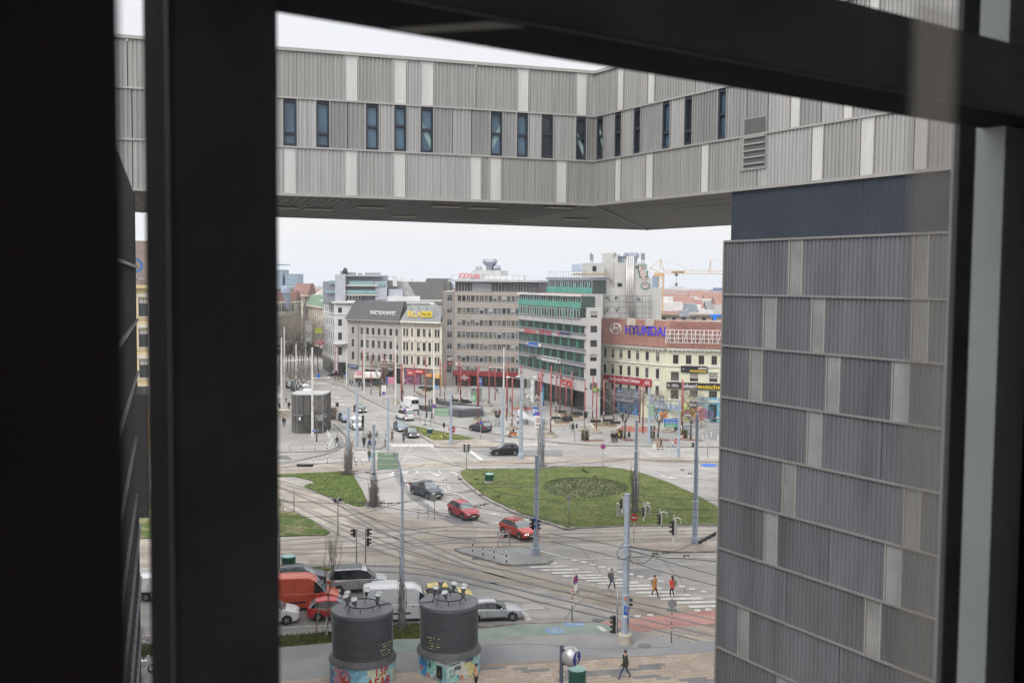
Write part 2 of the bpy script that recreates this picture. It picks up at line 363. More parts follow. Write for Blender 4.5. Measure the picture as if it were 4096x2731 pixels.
def lawn(px,label,n,mt=grass_m,z=.12):
    o=slab('lawn',px,z,mt);scatter(px,n,.03,.1,[blade_m,grass_m],'grass',label,z)
    return o
lawn(oval,'short green grass on the large oval traffic island',9000)
kerb(smooth_px([(2300,2108),(2262,2111),(2215,2094),(2084,2056),(2018,2026),(1940,1988),(1872,1937),(1838,1897),(1846,1877)],3),step=1.5,w=.42,z=.16)
kerb([(1856,1876),(1956,1872),(2147,1872),(2250,1864),(2401,1864),(2490,1873),(2579,1893),(2691,1934),(2780,1974),(2870,2023),(2940,2063)],step=2.5,z=.13,w=.2)
kerb([(2300,2109),(2468,2102),(2646,2100),(2870,2096)],step=2.5,z=.13,w=.2)
tri=smooth_px([(560,1900),(1100,1896),(1375,1884),(1418,1909),(1467,2001),(1433,2022),(1368,2001),(1215,1942),(1268,1928),(1176,1903),(1100,1905)],2,True)
lawn(tri,'grass on the triangular island between the tram tracks',3500,mat('worn_grass',(.05,.09,.02),.95,col2=(.12,.14,.045),vs=.8,d=9,lo=.35,hi=.7,bump=.8,bs=6,spec=.1))
lawn([(500,1960),(800,1990),(1109,2042),(1170,2044),(1250,2080),(1319,2126),(1300,2137),(1109,2141),(500,2150)],'patchy worn grass beside the left tram tracks',2200,grass2_m)
lawn([(500,2296),(1109,2272),(1250,2266),(1330,2268),(1330,2275),(1109,2285),(500,2312)],'narrow grass verge behind the queue of cars',700)
lawn([(500,2585),(1109,2545),(1324,2527),(1576,2499),(1676,2494),(1850,2488),(1850,2520),(1676,2550),(1576,2553),(1324,2567),(1109,2586),(500,2625)],'grass verge between the road and the footpath behind the ribbed vents',9000)
scatter([(500,2585),(1109,2545),(1324,2527),(1576,2499),(1676,2494),(1676,2548),(1576,2551),(1324,2565),(1109,2584),(500,2622)],2600,.15,.34,[blade_m,grass_m],'long_grass','longer tufts of green grass along the near verge',.12,.05)
lawn([(1634,1700),(1700,1711),(1776,1727),(1900,1752),(1880,1757),(1735,1759),(1690,1738),(1650,1716)],'grass on the narrow median beside the far road',900,z=.13)
for k,px in enumerate(([(1690,1722),(1776,1735),(1840,1750),(1735,1754)],)):
    scatter(px,500,.12,.3,[blade_m,flat('spring_flower',(.6,.55,.15))],'flower_bed','spring flowers on the narrow median',.13,.07,'flowers')
# mound of ivy and flowers on the oval
mound=smooth_px([(2170,1945),(2200,1922),(2280,1913),(2400,1916),(2480,1928),(2515,1950),(2480,1975),(2400,1988),(2290,1990),(2200,1975)],3,True)
MP=GP(mound,.12);mc=sum(MP,V())/len(MP);m=MB();k=len(MP);rings=6
for i in range(rings+1):
    t=i/rings
    for p in MP: q=mc.lerp(p,t);m.v.append(V((q.x,q.y,.1+.8*(1-t*t)*(1+.1*math.sin(q.x*3)*math.cos(q.y*2)))))
for i in range(rings):
    for j in range(k): m.f.append([i*k+j,(i+1)*k+j,(i+1)*k+(j+1) % k,i*k+(j+1) % k]);m.m.append(0)
m.build('flower_mound',mat('mound_soil',(.08,.105,.035),.95,col2=(.155,.15,.075),vs=.5,d=8,lo=.42,hi=.6,bump=.6,bs=5),smooth=True,kind='structure')
m=MB();lm=[mat('ivy_leaf',(.085,.11,.045),.7,var=.4,vs=3),flat('yellow_flower',(.6,.5,.06)),flat('red_flower',(.5,.05,.03))]
for i in range(7000):
    t=math.sqrt(rnd.random());j=rnd.randrange(k);q=mc.lerp(MP[j].lerp(MP[(j+1) % k],rnd.random()),t);z=.1+.8*(1-t*t)
    a=rnd.uniform(0,6.28);r=rnd.uniform(.04,.09);h=rnd.uniform(.05,.16)
    u=rnd.random();m.add([(q.x-r*math.cos(a),q.y-r*math.sin(a),z),(q.x+r*math.cos(a),q.y+r*math.sin(a),z+.02),(q.x+rnd.uniform(-.08,.08),q.y+rnd.uniform(-.08,.08),z+h)],[(0,1,2)],0 if u < .985 or q.x < mc.x else (1 if u < .998 else 2))
tag(m.build('ivy',lm,kind='stuff'),'dark ivy leaves with a few yellow flowers covering the mound on the oval lawn','ground cover')
# near side: footpath, bike lane, brick paving
slab('footpath',[(300,2645),(1109,2588),(1324,2569),(1576,2555),(1676,2552),(1850,2522),(1920,2515),(2070,2495),(2242,2490),(2372,2487),(2461,2503),(2560,2528),(2700,2548),(2860,2585),(3300,2660),(3300,3400),(300,3400)],.1,path_m)
kerb([(300,2585),(500,2580),(1109,2542),(1324,2524),(1576,2496),(1676,2491),(1850,2485),(1920,2503),(2070,2492),(2242,2487),(2372,2484)],step=1.4,z=.12,w=.16)
slab('bike_lane',smooth_px([(1480,2566),(1580,2556),(1676,2553),(1850,2525),(1920,2517),(2070,2498),(2242,2493),(2372,2490)],3)+[(2461,2513),(2466,2527),(2349,2531),(2209,2538),(2069,2543),(1920,2566),(1650,2598),(1580,2606),(1480,2612)],.104,bgreen_m,z0=.05)
slab('bike_crossing',[(2400,2487),(2498,2475),(2750,2447),(2950,2425),(2950,2484),(2759,2503),(2633,2517),(2559,2527),(2461,2503)],.029,bred_m,z0=0)
slab('asphalt_patch',[(1850,2610),(2130,2575),(2560,2570),(2900,2560),(2900,2605),(2601,2619),(2242,2637),(1925,2654),(1800,2660)],.104,ground_mat('grey_patch',(.2,.205,.215),(.235,.238,.245),.3,.05),z0=.05)
slab('brick_pavement',[(200,2790),(1109,2722),(1320,2708),(1925,2655),(2242,2638),(2601,2620),(2850,2608),(3300,2590),(3300,3600),(200,3600)],.106,flat('paver_joint',(.22,.18,.15),.9),z0=.05)
root=thing('brick_paving',None,None,G(2000,2700));root['kind']='structure'
tm=[MB().box(-.5,.5,-.5,.5,0,.018).mesh('paver',ground_mat('paver_tone_%d' % i,tuple(c*.92 for c in a),a,1.5,.08)) for i,a in enumerate(((.345,.285,.235),(.325,.265,.215),(.36,.3,.25),(.335,.28,.23)))]
tg=MB().box(-.5,.5,-.5,.5,0,.018).mesh('paver',ground_mat('paver_grey',(.15,.15,.15),(.19,.188,.185),1.5,.08))
A=G(1109,2722,.106);B=G(2850,2608,.106);an=math.atan2(B.y-A.y,B.x-A.x);dx=V((math.cos(an),math.sin(an),0));dy=V((dx.y,-dx.x,0))
LL=(B-A).length;cnt=0;rest=MB()
for j in range(14):
    for i in range(-4,int(LL/.9)+3):
        c=A+dx*((i+.5+(.5 if j % 2 else 0))*.9)+dy*(.22+j*.44);u=i*.9
        g=11 < u < 17.5 and (8 <= j) and (u-11)*1.2+8 > j or (abs((i*.9-19)*.35+2-j*.44) < .25) or (17 < u < 24 and 2.6+(24-u)*.25 < j < 4.4+(24-u)*.25)
        visible=j < 9
        if cnt < 290 and visible: inst('paver',tg if g else tm[(i*7+j*3) % 4],root,c,an,(.87,.41,1));cnt += 1
        else: rest.box(-.435,.435,-.205,.205,0,.018,1 if g else 0,F=lambda a,b,z,c=c: c+dx*a+dy*b+V((0,0,z)))
o=rest.build('pavers',[tm[0].materials[0],tg.materials[0]],root);o['kind']='stuff'
# ---------------------------------------------------------------- painted markings
def mark(px,z,name='road_marking',mt=white_m): m=MB();m.add([(p.x,p.y,z) for p in GP(px)],[tuple(range(len(px)))]);return m.build(name,mt,kind='structure')
MK=MB()
def strip(a,b,wd=.15,z=.034,M=None):
    A,B=G(*a),G(*b);t=(B-A).normalized();n=V((-t.y,t.x,0))*wd/2
    (M or MK).add([(q.x,q.y,z) for q in (A-n,B-n,B+n,A+n)],[(0,1,2,3)])
def strip_(M,A,B,wd=.05):
    t=(B-A).normalized();n=V((-t.y,t.x,0))*wd/2;M.add([(q.x,q.y,.009+.1*(A.y < 74)) for q in (A-n,B-n,B+n,A+n)],[(0,1,2,3)])
def dash(a,b,on,off,wd=.15):
    A,B=G(*a),G(*b);L=(B-A).length;t=(B-A)/L;n=V((-t.y,t.x,0))*wd/2;s=0
    while s < L:
        p,q=A+t*s,A+t*min(L,s+on);MK.add([(k.x,k.y,.034) for k in (p-n,q-n,q+n,p+n)],[(0,1,2,3)]);s += on+off
for a,b in (((2110,2232),(2277,2236)),((2310,2240),(2560,2227)),((2560,2227),(2870,2230)),((1109,2513),(1324,2501)),((300,2560),(1109,2513)),((2085,2438),(2175,2432)),((1955,2096),(2135,2075)),((2150,2200),(2277,2236)),
             ((1300,1565),(1365,1605)),((2630,1786),(2800,1815)),((2525,1885),(2665,1880)),((2735,1897),(2870,1889)),((1725,2058),(1780,2070))): strip(a,b,.2)
for a,b,on,off in (((1365,1605),(1640,1745),2.5,4),((1330,1545),(1650,1690),2.5,4),((1400,1575),(1560,1650),2.5,4),((1690,1680),(1960,1745),2.5,4),((1664,1880),(1730,2010),2.5,3.5),((1610,1880),(1625,1935),2.5,3.5),((1625,1935),(1780,2062),6,3),((1755,1880),(1800,1960),2.5,3),((1830,1975),(1945,2040),2.5,3),((1905,2018),(2050,2085),2.5,3),
                      ((2230,1770),(2560,1790),1,1),((2540,1812),(2260,1806),1,1),((2420,1860),(2760,1858),1,1),((2270,1775),(2420,1780),1,1),((2560,2240),(2870,2215),3,5),((2610,1890),(2870,1960),2.5,3),((2640,1900),(2870,1990),2.5,4),((1130,1815),(1400,1830),2,2),((2680,2260),(2870,2254),3,4),((2730,2215),(2870,2212),2,2)): dash(a,b,on,off)
# zebra bars
for l,r,y in ((2088,2228,2256),(2121,2270,2268),(2163,2316,2280),(2207,2363,2291),(2251,2410,2303),(2293,2461,2312),(2344,2508,2322),(2391,2554,2333),(2461,2601,2344),(2508,2647,2356),(2545,2699,2370),(2596,2759,2382),(2643,2810,2396),(2703,2872,2410),(2755,2920,2426)): strip((l,y+1),(r,y-3),.52)
for i in range(8): strip((1422,1802+i*5.8),(1518+i*1.5,1801+i*5.8),.55)
for i in range(9): x=1556+i*21;strip((x,1775),(x+28,1787),.6)
for i in range(6): strip((1983+i*16,1760+i*4.2),(2140+i*22,1757+i*4.6),.5)
for i in range(7): strip((2546+i*9,1787+i*6.3),(2690+i*16,1786+i*6.6),.5)
for i in range(5): x=1255+i*14;strip((x,1531),(x+12,1537),.9)
for i in range(9): x=1115+i*16;strip((x,1513+i*1.2),(x+12,1519+i*1.2),.9)
for i in range(5): strip((1430+i*1,1690),(1431,1690),.3)
for x,y in ((210,515),(290,533),(365,552),(445,573),(520,595),(600,615),(690,635),(775,655),(870,675),(950,695),(1040,718),(1130,740),(1220,762),(1320,785),(750,995),(860,985),(1265,945),(1360,938)):
    X,Y=2200+.466*x,2000+.466*y;strip((X-12,Y-.5),(X+12,Y+1.5),.5)
for i in range(9): strip((1724+i*10.5,1790+i*8.5),(1737+i*10.5,1790+i*8.5),.5);strip((1788+i*13.5,1790+i*6.6),(1800+i*13.5,1790+i*6.6),.5)
for i in range(10): strip((1608-i*6,1790+i*8),(1618-i*6,1790+i*8),.5);strip((1650-i*5,1790+i*8),(1640-i*5,1790+i*8),.5)
mark([(1853,1788),(1875,1795),(1936,1838),(1920,1841)],.036)
mark([(2385,2509),(2405,2508),(2430,2527),(2410,2530)],.112)
mark([(2078,2442),(2095,2441),(2130,2481),(2105,2485)],.036)
mark([(1955,2093),(2135,2072),(2135,2078),(1990,2097),(1957,2098)],.035)
def arrow(px,py,ang,L=3.6,wd=.5):
    P=G(px,py);t=V((math.cos(ang),math.sin(ang),0));n=V((-t.y,t.x,0));q=lambda a,b: (P.x+t.x*a+n.x*b,P.y+t.y*a+n.y*b,.035)
    MK.add([q(0,-wd*.25),q(L*.6,-wd*.25),q(L*.6,wd*.25),q(0,wd*.25)],[(0,1,2,3)]);MK.add([q(L*.6,-wd),q(L,0),q(L*.6,wd)],[(0,1,2)])
for x,y,a in ((1576,1885,-1.57),(1629,1882,-1.57),(1715,1885,-1.1),(1803,1886,-1.1),(1760,1962,-.7),(1850,1950,-.7),(1760,2030,-.5),(1985,2030,-.6),(1900,2043,-.6),(1335,1570,2.2),(1370,1592,2.2),(1440,1640,2.2),(1550,1700,-.7),(1545,1752,-1.5),(2610,1905,-.4),(2680,1899,-.4),(2800,1968,-.4),(2830,1915,2.7)): arrow(x,y,a)
CK=MB()
for a in ([(1640,2270),(1850,2330),(2100,2390),(2200,2440)],[(2200,2110),(2330,2200),(2400,2290),(2470,2400)],[(2280,2310),(2420,2330),(2560,2310)],[(1700,2180),(1900,2230),(2080,2330)],[(1108,2440),(1400,2420),(1900,2400),(2200,2410)],[(1500,1950),(1520,2030),(1600,2080)],[(1660,1900),(1800,1960),(1900,2040)],[(2560,1870),(2700,1900),(2900,1930)],[(1450,1640),(1600,1730),(1700,1800)],[(2250,2480),(2330,2400),(2400,2330)],[(1800,2600),(2100,2580),(2400,2600),(2700,2590)],[(2620,2210),(2700,2290),(2760,2400)]):
    q=[G(x+rnd.uniform(-6,6),y+rnd.uniform(-2,2)) for x,y in smooth_px(a,6)]
    for c,d in zip(q,q[1:]): strip_(CK,c,d)
CK.build('tar_joint',tar_m,kind='structure')
for x,y,r in ((1960,2420,1.6),(2250,2380,1.2),(1750,2330,2),(2550,2290,1.5),(1500,1860,1.5),(2350,1820,2),(1700,1780,1.5),(2650,2250,1.3),(2050,2300,1)):
    c=G(x,y);m=MB();m.add([(c.x+r*1.6*math.cos(a*.45)*(1+.2*math.sin(a*2+x)),c.y+r*math.sin(a*.45)*(1+.2*math.cos(a*3+x)),.0045) for a in range(14)],[tuple(range(14))]);m.build('asphalt_patch',ground_mat('repair_%d' % (x % 3),(.17+.02*(x % 3),)*3,(.23,.225,.215),.5,.1),kind='structure')
MK.build('road_marking',white_m,kind='structure')
for x,y in ((2297,2501),(2219,2527)):
    c=G(x,y);m=MB();m.add([(c.x+.72*math.cos(a*.3),c.y+.62*math.sin(a*.3),.112) for a in range(21)],[tuple(range(21))]);m.build('bike_symbol',mat('bike_symbol_blue',(.09,.2,.38),.8,col2=(.2,.3,.42),vs=2),kind='structure')
    for s in (-.3,.3): r=MB();r.tube([(c.x+s+.17*math.cos(a*.5236),c.y+.15*math.sin(a*.5236),.118) for a in range(13)],.03,3);r.tube([(c.x-.3,c.y,.118),(c.x,c.y+.2,.118),(c.x+.3,c.y,.118)],.025,3);r.build('bike_symbol',white_m,kind='structure')
m=MB();c=G(2836,1861);m.add([(c.x+1.2*math.cos(a*.3),c.y+1.1*math.sin(a*.3),.045) for a in range(21)],[tuple(range(21))]);m.build('bike_symbol',blue_m,kind='structure')
slab('asphalt_patch',[(1570,1880),(1606,1883),(1630,1950),(1700,2010),(1790,2072),(1740,2058),(1640,1990),(1590,1930)],.02,road2_m,z0=0)
slab('asphalt_patch',[(1890,1800),(2250,1800),(2250,1822),(1960,1828)],.02,road2_m,z0=0)
slab('asphalt_patch',[(1755,2068),(1850,2062),(1900,2095),(1820,2100)],.02,road2_m,z0=0)
for px in ([(1108,1822),(1152,1822),(1168,1835),(1108,1835)],[(2375,2470),(2422,2476),(2400,2487),(2365,2483)],[(1890,2228),(1915,2230),(1912,2236),(1886,2235)]): slab('manhole_cover',px,.04,flat('iron_grate',(.09,.09,.09),.7),z0=0)
for x,y,r in ((2578,2588,.45),(1700,1700,.4),(2385,1758,.4)): m=MB();c=G(x,y);m.lathe([(0,.125),(r,.125),(r,.1)],(c.x,c.y),20);tag(m.build('manhole_cover',flat('iron_cover',(.14,.135,.13),.7),kind='structure'),None,None)
# ---------------------------------------------------------------- the near building: bridge wing and tower in corrugated metal
alu_m=mat('corrugated_aluminium',(.34,.336,.328),.5,var=.11,vs=.8,st=(4,4,.15),metal=.3)
alul_m=mat('pale_corrugated_aluminium',(.6,.597,.585),.45,var=.06,vs=.8,st=(2,2,.2),metal=.3)
alud_m=mat('darker_corrugated_aluminium',(.27,.268,.266),.5,var=.14,vs=.5,st=(2,2,.15),metal=.3)  # darker cladding tone, mixed at random in the window row
alut_m=mat('tower_corrugated_aluminium',(.127,.133,.146),.5,var=.2,vs=.35,st=(1.5,1.5,.25),metal=.3)
alutl_m=mat('tower_pale_aluminium',(.27,.27,.268),.5,var=.15,vs=.5,metal=.3)
alutb_m=mat('tower_bluish_aluminium',(.3,.305,.32),.5,var=.1,vs=.5,metal=.3)
navy_m=mat('navy_corrugated_metal',(.03,.038,.055),.55,var=.1,vs=.5)
flash_m=flat('flashing_metal',(.36,.35,.335),.4,metal=.4)
core_m=flat('wall_behind_cladding',(.05,.05,.05),.8)
_pc={}
def corr(wd,h,mt,pitch=.25,dep=.055):
    k=(round(wd,1),round(h,2),mt.name,pitch)
    if k in _pc: return _pc[k],k[0]
    m=MB();n=max(2,round(k[0]/pitch));p=k[0]/n;prof=[]
    for i in range(n): x=i*p;prof += [(x,0),(x+.42*p,0),(x+.5*p,-dep),(x+.92*p,-dep)]
    prof.append((k[0],0))
    for x,y in prof: m.v += [V((x,y,0)),V((x,y,k[1]))]
    for i in range(len(prof)-1): m.f.append([2*i,2*i+2,2*i+3,2*i+1]);m.m.append(0)
    _pc[k]=m.mesh('corrugated_panel',mt);return _pc[k],k[0]
def panel(root,wall,u0,u1,z0,z1,mt,pitch=.25,o=.06,name='corrugated_panel',**kw):
    me,w0=corr(u1-u0,z1-z0-.1,mt,pitch,**kw)
    return inst(name,me,root,wall.T(u0,o,z0+.05),wall.a,((u1-u0)/w0,1,1))
def ledge(root,wall,u0,u1,z,h=.1,o=.17,mt=None,name='flashing'):
    m=MB();wbox(m,wall,u0,u1,0,o,z-h/2,z+h/2);return m.build(name,mt or flash_m,root)
Cc=V((5.5,69.1,0));dR=V((.517,-.856,0)).normalized();dL=V((.953,.304,0)).normalized()
WR=Wall(Cc,Cc+dR*48);WL=Wall(Cc-dL*38,Cc)
def zz(px,py,wl): return wl.uz(px,py)[1]
ZR=[zz(2366,y,WR) for y in (298,472,649,821)]     # top, window head, window foot, bottom
bridge=thing('office_wing','grey corrugated metal bridge wing spanning overhead with a band of narrow windows','building',(Cc.x,Cc.y,ZR[3]))
def bay_u(wl,a,z0,z1,side='l'):
    y=1130-(((z0+z1)/2-25)/ (wl.T(0,0,0).y+0)*FPX);py=y
    for _ in range(3):
        u,z=wl.uz(a,py);py -= ((z0+z1)/2-z)/ (wl.T(u,0,0).y)*FPX
    return wl.uz(a,py)[0]
def tone(m0):
    k=rnd.randrange(3);n=m0.name+'_tone_%d' % k
    if n not in MATS:
        MATS[n]=q=m0.copy();q.name=n;e=[x for x in q.node_tree.nodes if x.type == 'VALTORGB'][0].color_ramp.elements;s=(.9,1,1.09)[k];c=(.99,1,1.01)[k]
        for j in e: a=list(j.color);j.color=(a[0]*s,a[1]*s,a[2]*s*c,1)
    return MATS[n]
def clad(root,wl,z0,z1,ua,ub,special,base,pitch=.25,maxw=5.2):
    """special: list of (u0,u1,kind): white panels, windows; the rest is base cladding cut in lengths"""
    sp=sorted(special);cur=ua
    for s in sp+[(ub,ub,None)]:
        a,b,k=s
        if a-cur > .12:
            n=max(1,math.ceil((a-cur)/maxw))
            for i in range(n):
                bm=tone(base if not isinstance(base,list) else rnd.choice(base))
                panel(root,wl,cur+(a-cur)*i/n+.02,cur+(a-cur)*(i+1)/n-.02,z0,z1,bm,pitch)
        if k == 'w' or (k and hasattr(k,'name')):
            panel(root,wl,a+.05,b-.05,z0,z1,alul_m if k == 'w' else k,.11,.075,dep=.035)
            m=MB()
            for q in (a,b): wbox(m,wl,q-.03,q+.03,.0,.15,z0+.05,z1-.05)
            m.build('panel_trim',flash_m,root)
        elif k and k[0] == 'win':
            m=MB();h=z0+(z1-z0)*k[1];c=.11
            wbox(m,wl,a,a+c,-.25,.1,z0+.1,z1-.1);wbox(m,wl,b-c,b,-.25,.1,z0+.1,z1-.1)
            wbox(m,wl,a+c,b-c,-.25,.08,z1-.25,z1-.1);wbox(m,wl,a+c,b-c,-.25,.08,z0+.1,z0+.22);wbox(m,wl,a+c,b-c,-.2,.06,h-.08,h+.08)
            f=m.build('window',flat('navy_window_frame',(.02,.027,.04),.5),root)
            for q0,q1 in ((z0+.22,h-.08),(h+.08,z1-.25)):
                p=MB();wbox(p,wl,a+c,b-c,-.12,-.08,q0,q1);p.build('pane',glassb_m if k[2] else glass_m,f)
            if k[3]:                                   # a pale steel brace stands behind the glass
                p=MB();x0,x1=(a+c,b-c) if k[3] > 0 else (b-c,a+c)
                p.v=[wl.T(x0,-.07,h),wl.T(x1,-.07,z0+.3),wl.T(x1,-.07,z0+.95),wl.T(x0,-.07,h+.6)];p.f=[[0,1,2,3]];p.m=[0]
                p.build('brace',flat('pale_green_steel',(.22,.33,.32),.5),f)
            m=MB()
            for q in (a-.03,b+.03): wbox(m,wl,q-.03,q+.03,.0,.15,z0+.05,z1-.05)
            m.build('window_trim',flash_m,root)
        cur=b
cx=lambda x: 1100+.6378*x
dx4=lambda x: 2300+.8292*x
zt,zh,zf,zb=ZR
U=lambda wl,a,z0,z1: bay_u(wl,a,z0,z1)
def bays(wl,lst,f,z0,z1,kind): return [(U(wl,f(a),z0,z1),U(wl,f(b),z0,z1),kind) for a,b in lst]
idm=lambda x: x
LU=WL.L
clad(bridge,WL,zh,zt,0,LU,bays(WL,[(437,520),(742,825),(912,995),(1517,1590),(1885,1955)],cx,zh,zt,'w'),alu_m)
ws=[(50,135,.28,1,0),(257,340,.3,1,0),(568,648,.5,1,0),(745,822,.55,1,0),(910,990,.5,1,1),(1348,1423,.5,1,-1),(1513,1583,.5,1,0),(1667,1740,.55,0,0),(1883,1947,.5,0,1)]
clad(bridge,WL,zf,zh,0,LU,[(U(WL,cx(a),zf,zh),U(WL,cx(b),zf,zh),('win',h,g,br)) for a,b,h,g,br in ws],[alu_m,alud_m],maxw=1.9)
clad(bridge,WL,zb,zf,0,LU,bays(WL,[(50,135),(433,517),(737,820),(1218,1293),(1343,1418),(1757,1828)],cx,zb,zf,'w'),alu_m)
clad(bridge,WR,zh,zt,0,40,bays(WR,[(2473,2500),(2595,2625),(3480,3522),(3166,3206)],idm,zh,zt,'w')[:4],alu_m)
wr=[(dx4(110),dx4(143),.55,0,1),(dx4(198),dx4(230),.55,0,0),(dx4(290),dx4(323),.55,0,0),(dx4(428),dx4(465),.35,1,0),(dx4(535),dx4(573),.3,0,0),(dx4(697),dx4(737),.5,1,0)]
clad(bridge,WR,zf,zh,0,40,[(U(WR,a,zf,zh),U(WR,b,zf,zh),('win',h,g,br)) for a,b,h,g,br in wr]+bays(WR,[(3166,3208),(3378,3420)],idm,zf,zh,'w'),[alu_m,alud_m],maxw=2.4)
clad(bridge,WR,zb,zf,0,40,bays(WR,[(dx4(197),dx4(228)),(dx4(345),dx4(383)),(dx4(612),dx4(652)),(dx4(1145),dx4(1205)),(dx4(1380),dx4(1450)),(dx4(1640),dx4(1710))],idm,zb,zf,'w'),alu_m)
for z,h,o in ((zt,.2,.22),(zh,.11,.18),(zf,.11,.18),(zb,.16,.2)):
    ledge(bridge,WL,0,LU-.0,z,h,o);ledge(bridge,WR,.0,40,z+.003,h,o)
# louvred opening beside the tower
lu0,lu1=WR.uz(dx4(808),560)[0],WR.uz(dx4(935),560)[0];lz0,lz1=zf-1.9,zf+1.0
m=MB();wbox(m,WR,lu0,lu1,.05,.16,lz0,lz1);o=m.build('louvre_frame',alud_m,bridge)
m=MB();wbox(m,WR,lu0+.3,lu1-.1,.16,.165,lz0+.15,lz1-.1);m.build('louvre_opening',flat('opening_shade',(.09,.09,.088),.8),bridge)
for i in range(5): m=MB();wbox(m,WR,lu0+.3,lu1-.1,.165,.24,lz0+.3+i*.36,lz0+.38+i*.36);m.build('louvre_blade',flash_m,bridge)
# body and soffit
bk=[pt(2590,918,1),]
def atz(px,py,z): d=ray(px,py);t=(z-CAMZ)/d.z;return V((d.x*t,d.y*t,z))
b1_,b2_,b0_=atz(2590,918,zb),atz(2911,899,zb),atz(1110,866,zb)
dback=(b1_-b0_).normalized();bl=b0_-dback*22
poly=[WL.T(0,-.3,0),Cc+V((-.05,.3,0)),WR.T(40,-.3,0),WR.T(40,-22,0),b2_+(b2_-b1_)*.0,b1_,bl]
m=MB();m.prism([(p.x,p.y) for p in poly],zb+.02,zt-.15);m.build('body',core_m,bridge)
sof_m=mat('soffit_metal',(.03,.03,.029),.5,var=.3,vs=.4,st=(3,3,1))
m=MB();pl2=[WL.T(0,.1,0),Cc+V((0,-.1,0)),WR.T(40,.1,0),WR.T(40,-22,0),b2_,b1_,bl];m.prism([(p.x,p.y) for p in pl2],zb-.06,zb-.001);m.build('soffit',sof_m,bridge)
seam=MB()
for i in range(1,9):
    o=-i*2.6;wbox(seam,WL,0,LU+o*.2,o-.025,o+.025,zb-.08,zb-.06)
for i in range(1,8):
    o=-i*3.0;wbox(seam,WR,2.4*i*.25,13,o-.03,o+.03,zb-.085,zb-.06)
q=(b1_-Cc);seam.tube([(Cc.x,Cc.y,zb-.07),(b1_.x,b1_.y,zb-.07)],.06,4);seam.build('soffit_seam',flat('seam_metal',(.16,.16,.155),.5),bridge)
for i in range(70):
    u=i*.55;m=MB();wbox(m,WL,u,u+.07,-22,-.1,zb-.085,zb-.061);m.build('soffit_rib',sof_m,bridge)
for a,b,c,d in ((18,77,1283,1310),(220,330,1293,1320),(545,655,1285,1305),(750,870,1343,1360),(1020,1140,1278,1300),(1250,1380,1288,1312),(1720,1850,1285,1305),(1820,1940,1362,1378),(1400,1520,1390,1402)):
    p=atz(cx((a+b)/2),.6378*(c+d)/2,zb);m=MB();m.box(-1,1,-.6,.6,-.11,-.06,F=lambda x,y,z,p=p: p+dL*x+V((-dL.y,dL.x,0))*y+V((0,0,z)))
    m.build('soffit_light',flat('light_fitting',(.25,.23,.2),.5),bridge)
for a in (1243,2480): m=MB();p=pt(a,185 if a < 2000 else 295,72);m.tube([(p.x,p.y,zt-.1),(p.x,p.y,zt+1.0)],.03,4);m.build('lightning_rod',galv_m,bridge)
# tower
PT=V((12.2,58.0,0));WT=Wall(PT,PT+dR*30)
tower=thing('office_tower','tall tower clad in dark grey corrugated metal filling the right of the view','building',PT)
ty=[967,1177,1380,1585,1789,1989,2190,2390,2590,2790,2990]
TZ=[zz(2890,y,WT) for y in ty]
lp={0: [(3163,3215,alutl_m),(3660,3720,alutl_m)],1: [(3061,3111,alutb_m),(3253,3304,alutl_m),(3653,3720,alutl_m)],2: [(3008,3055,alutl_m),(3312,3365,alutb_m),(3575,3642,alutb_m)],3: [(3236,3293,alutb_m),(3800,3850,alutl_m)],4: [(3138,3188,alutl_m),(3622,3687,alutl_m)],5: [(3065,3115,alutb_m),(3546,3611,alutb_m)],6: [(3467,3528,alutl_m)],7: [(2960,3000,alutl_m)],8: [(3114,3168,alutb_m)],9: []}
for i in range(10):
    z1,z0=TZ[i],TZ[i+1]
    clad(tower,WT,z0,z1,0,28,[(U(WT,a,z0,z1),U(WT,b,z0,z1),k) for a,b,k in lp[i]],alut_m,pitch=.27,maxw=7)
    ledge(tower,WT,-.05,28,z1,.11,.2,flat('tower_flashing',(.24,.235,.23),.45,metal=.4))
m=MB();wbox(m,WT,.35,28,-.5,.0,TZ[0]+.06,zb-.1);m.build('band_backing',core_m,tower)
for i in range(6):
    panel(tower,WT,.35+i*4.6,.35+(i+1)*4.6-.02,TZ[0]+.02,zb-.03,navy_m,.13,.02,'navy_panel',dep=.03)
m=MB();wbox(m,WT,.05,28,-18,-.001,0,TZ[0]);wbox(m,WT,.5,28,-17.5,-.5,TZ[0],zb-.05);m.build('body',core_m,tower)
m=MB();wbox(m,WT,-.06,.04,-.4,.22,0,TZ[0]+.02);m.build('corner_trim',flat('tower_flashing',0),tower)
m=MB();wbox(m,WT,-.04,.05,-18,-.4,0,TZ[0]);m.build('side_cladding',alut_m,tower)
# dark wing at the left, seen edge on
lw=thing('office_wing','dark edge-on facade of the left wing seen through the narrow left window gap','building',(-23.2,62,0))
m=MB();m.prism([(-23.15,62),(-11.9,29),(-30,20),(-45,60)],0,zb-.1);m.build('body',flat('dark_cladding',(.035,.035,.036),.6),lw)
WS=Wall((-23.15,62),(-11.9,29));WS.n=V((.946,.323,0));WS.n=V((-WS.d.y,WS.d.x,0))
for i in range(9):
    m=MB();o=.04;wbox(m,WS,0,34,0,.25,3.2*i,3.2*i+.12);m.build('flashing',alut_m,lw)
for i in range(26): m=MB();wbox(m,WS,.6+i*1.3,.68+i*1.3,0,.14,0.2,zb-.2);m.build('mullion',core_m,lw)
m=MB();wbox(m,WS,1.5,6,.0,.8,11.5,18.5);m.build('canopy',flat('dark_canopy',(.06,.06,.06),.6),lw)
m=MB();wbox(m,WS,2,5,.81,.84,15.0,17.2);m.build('yellow_panel',flat('yellow_panel',(.5,.3,.03),.6),lw)
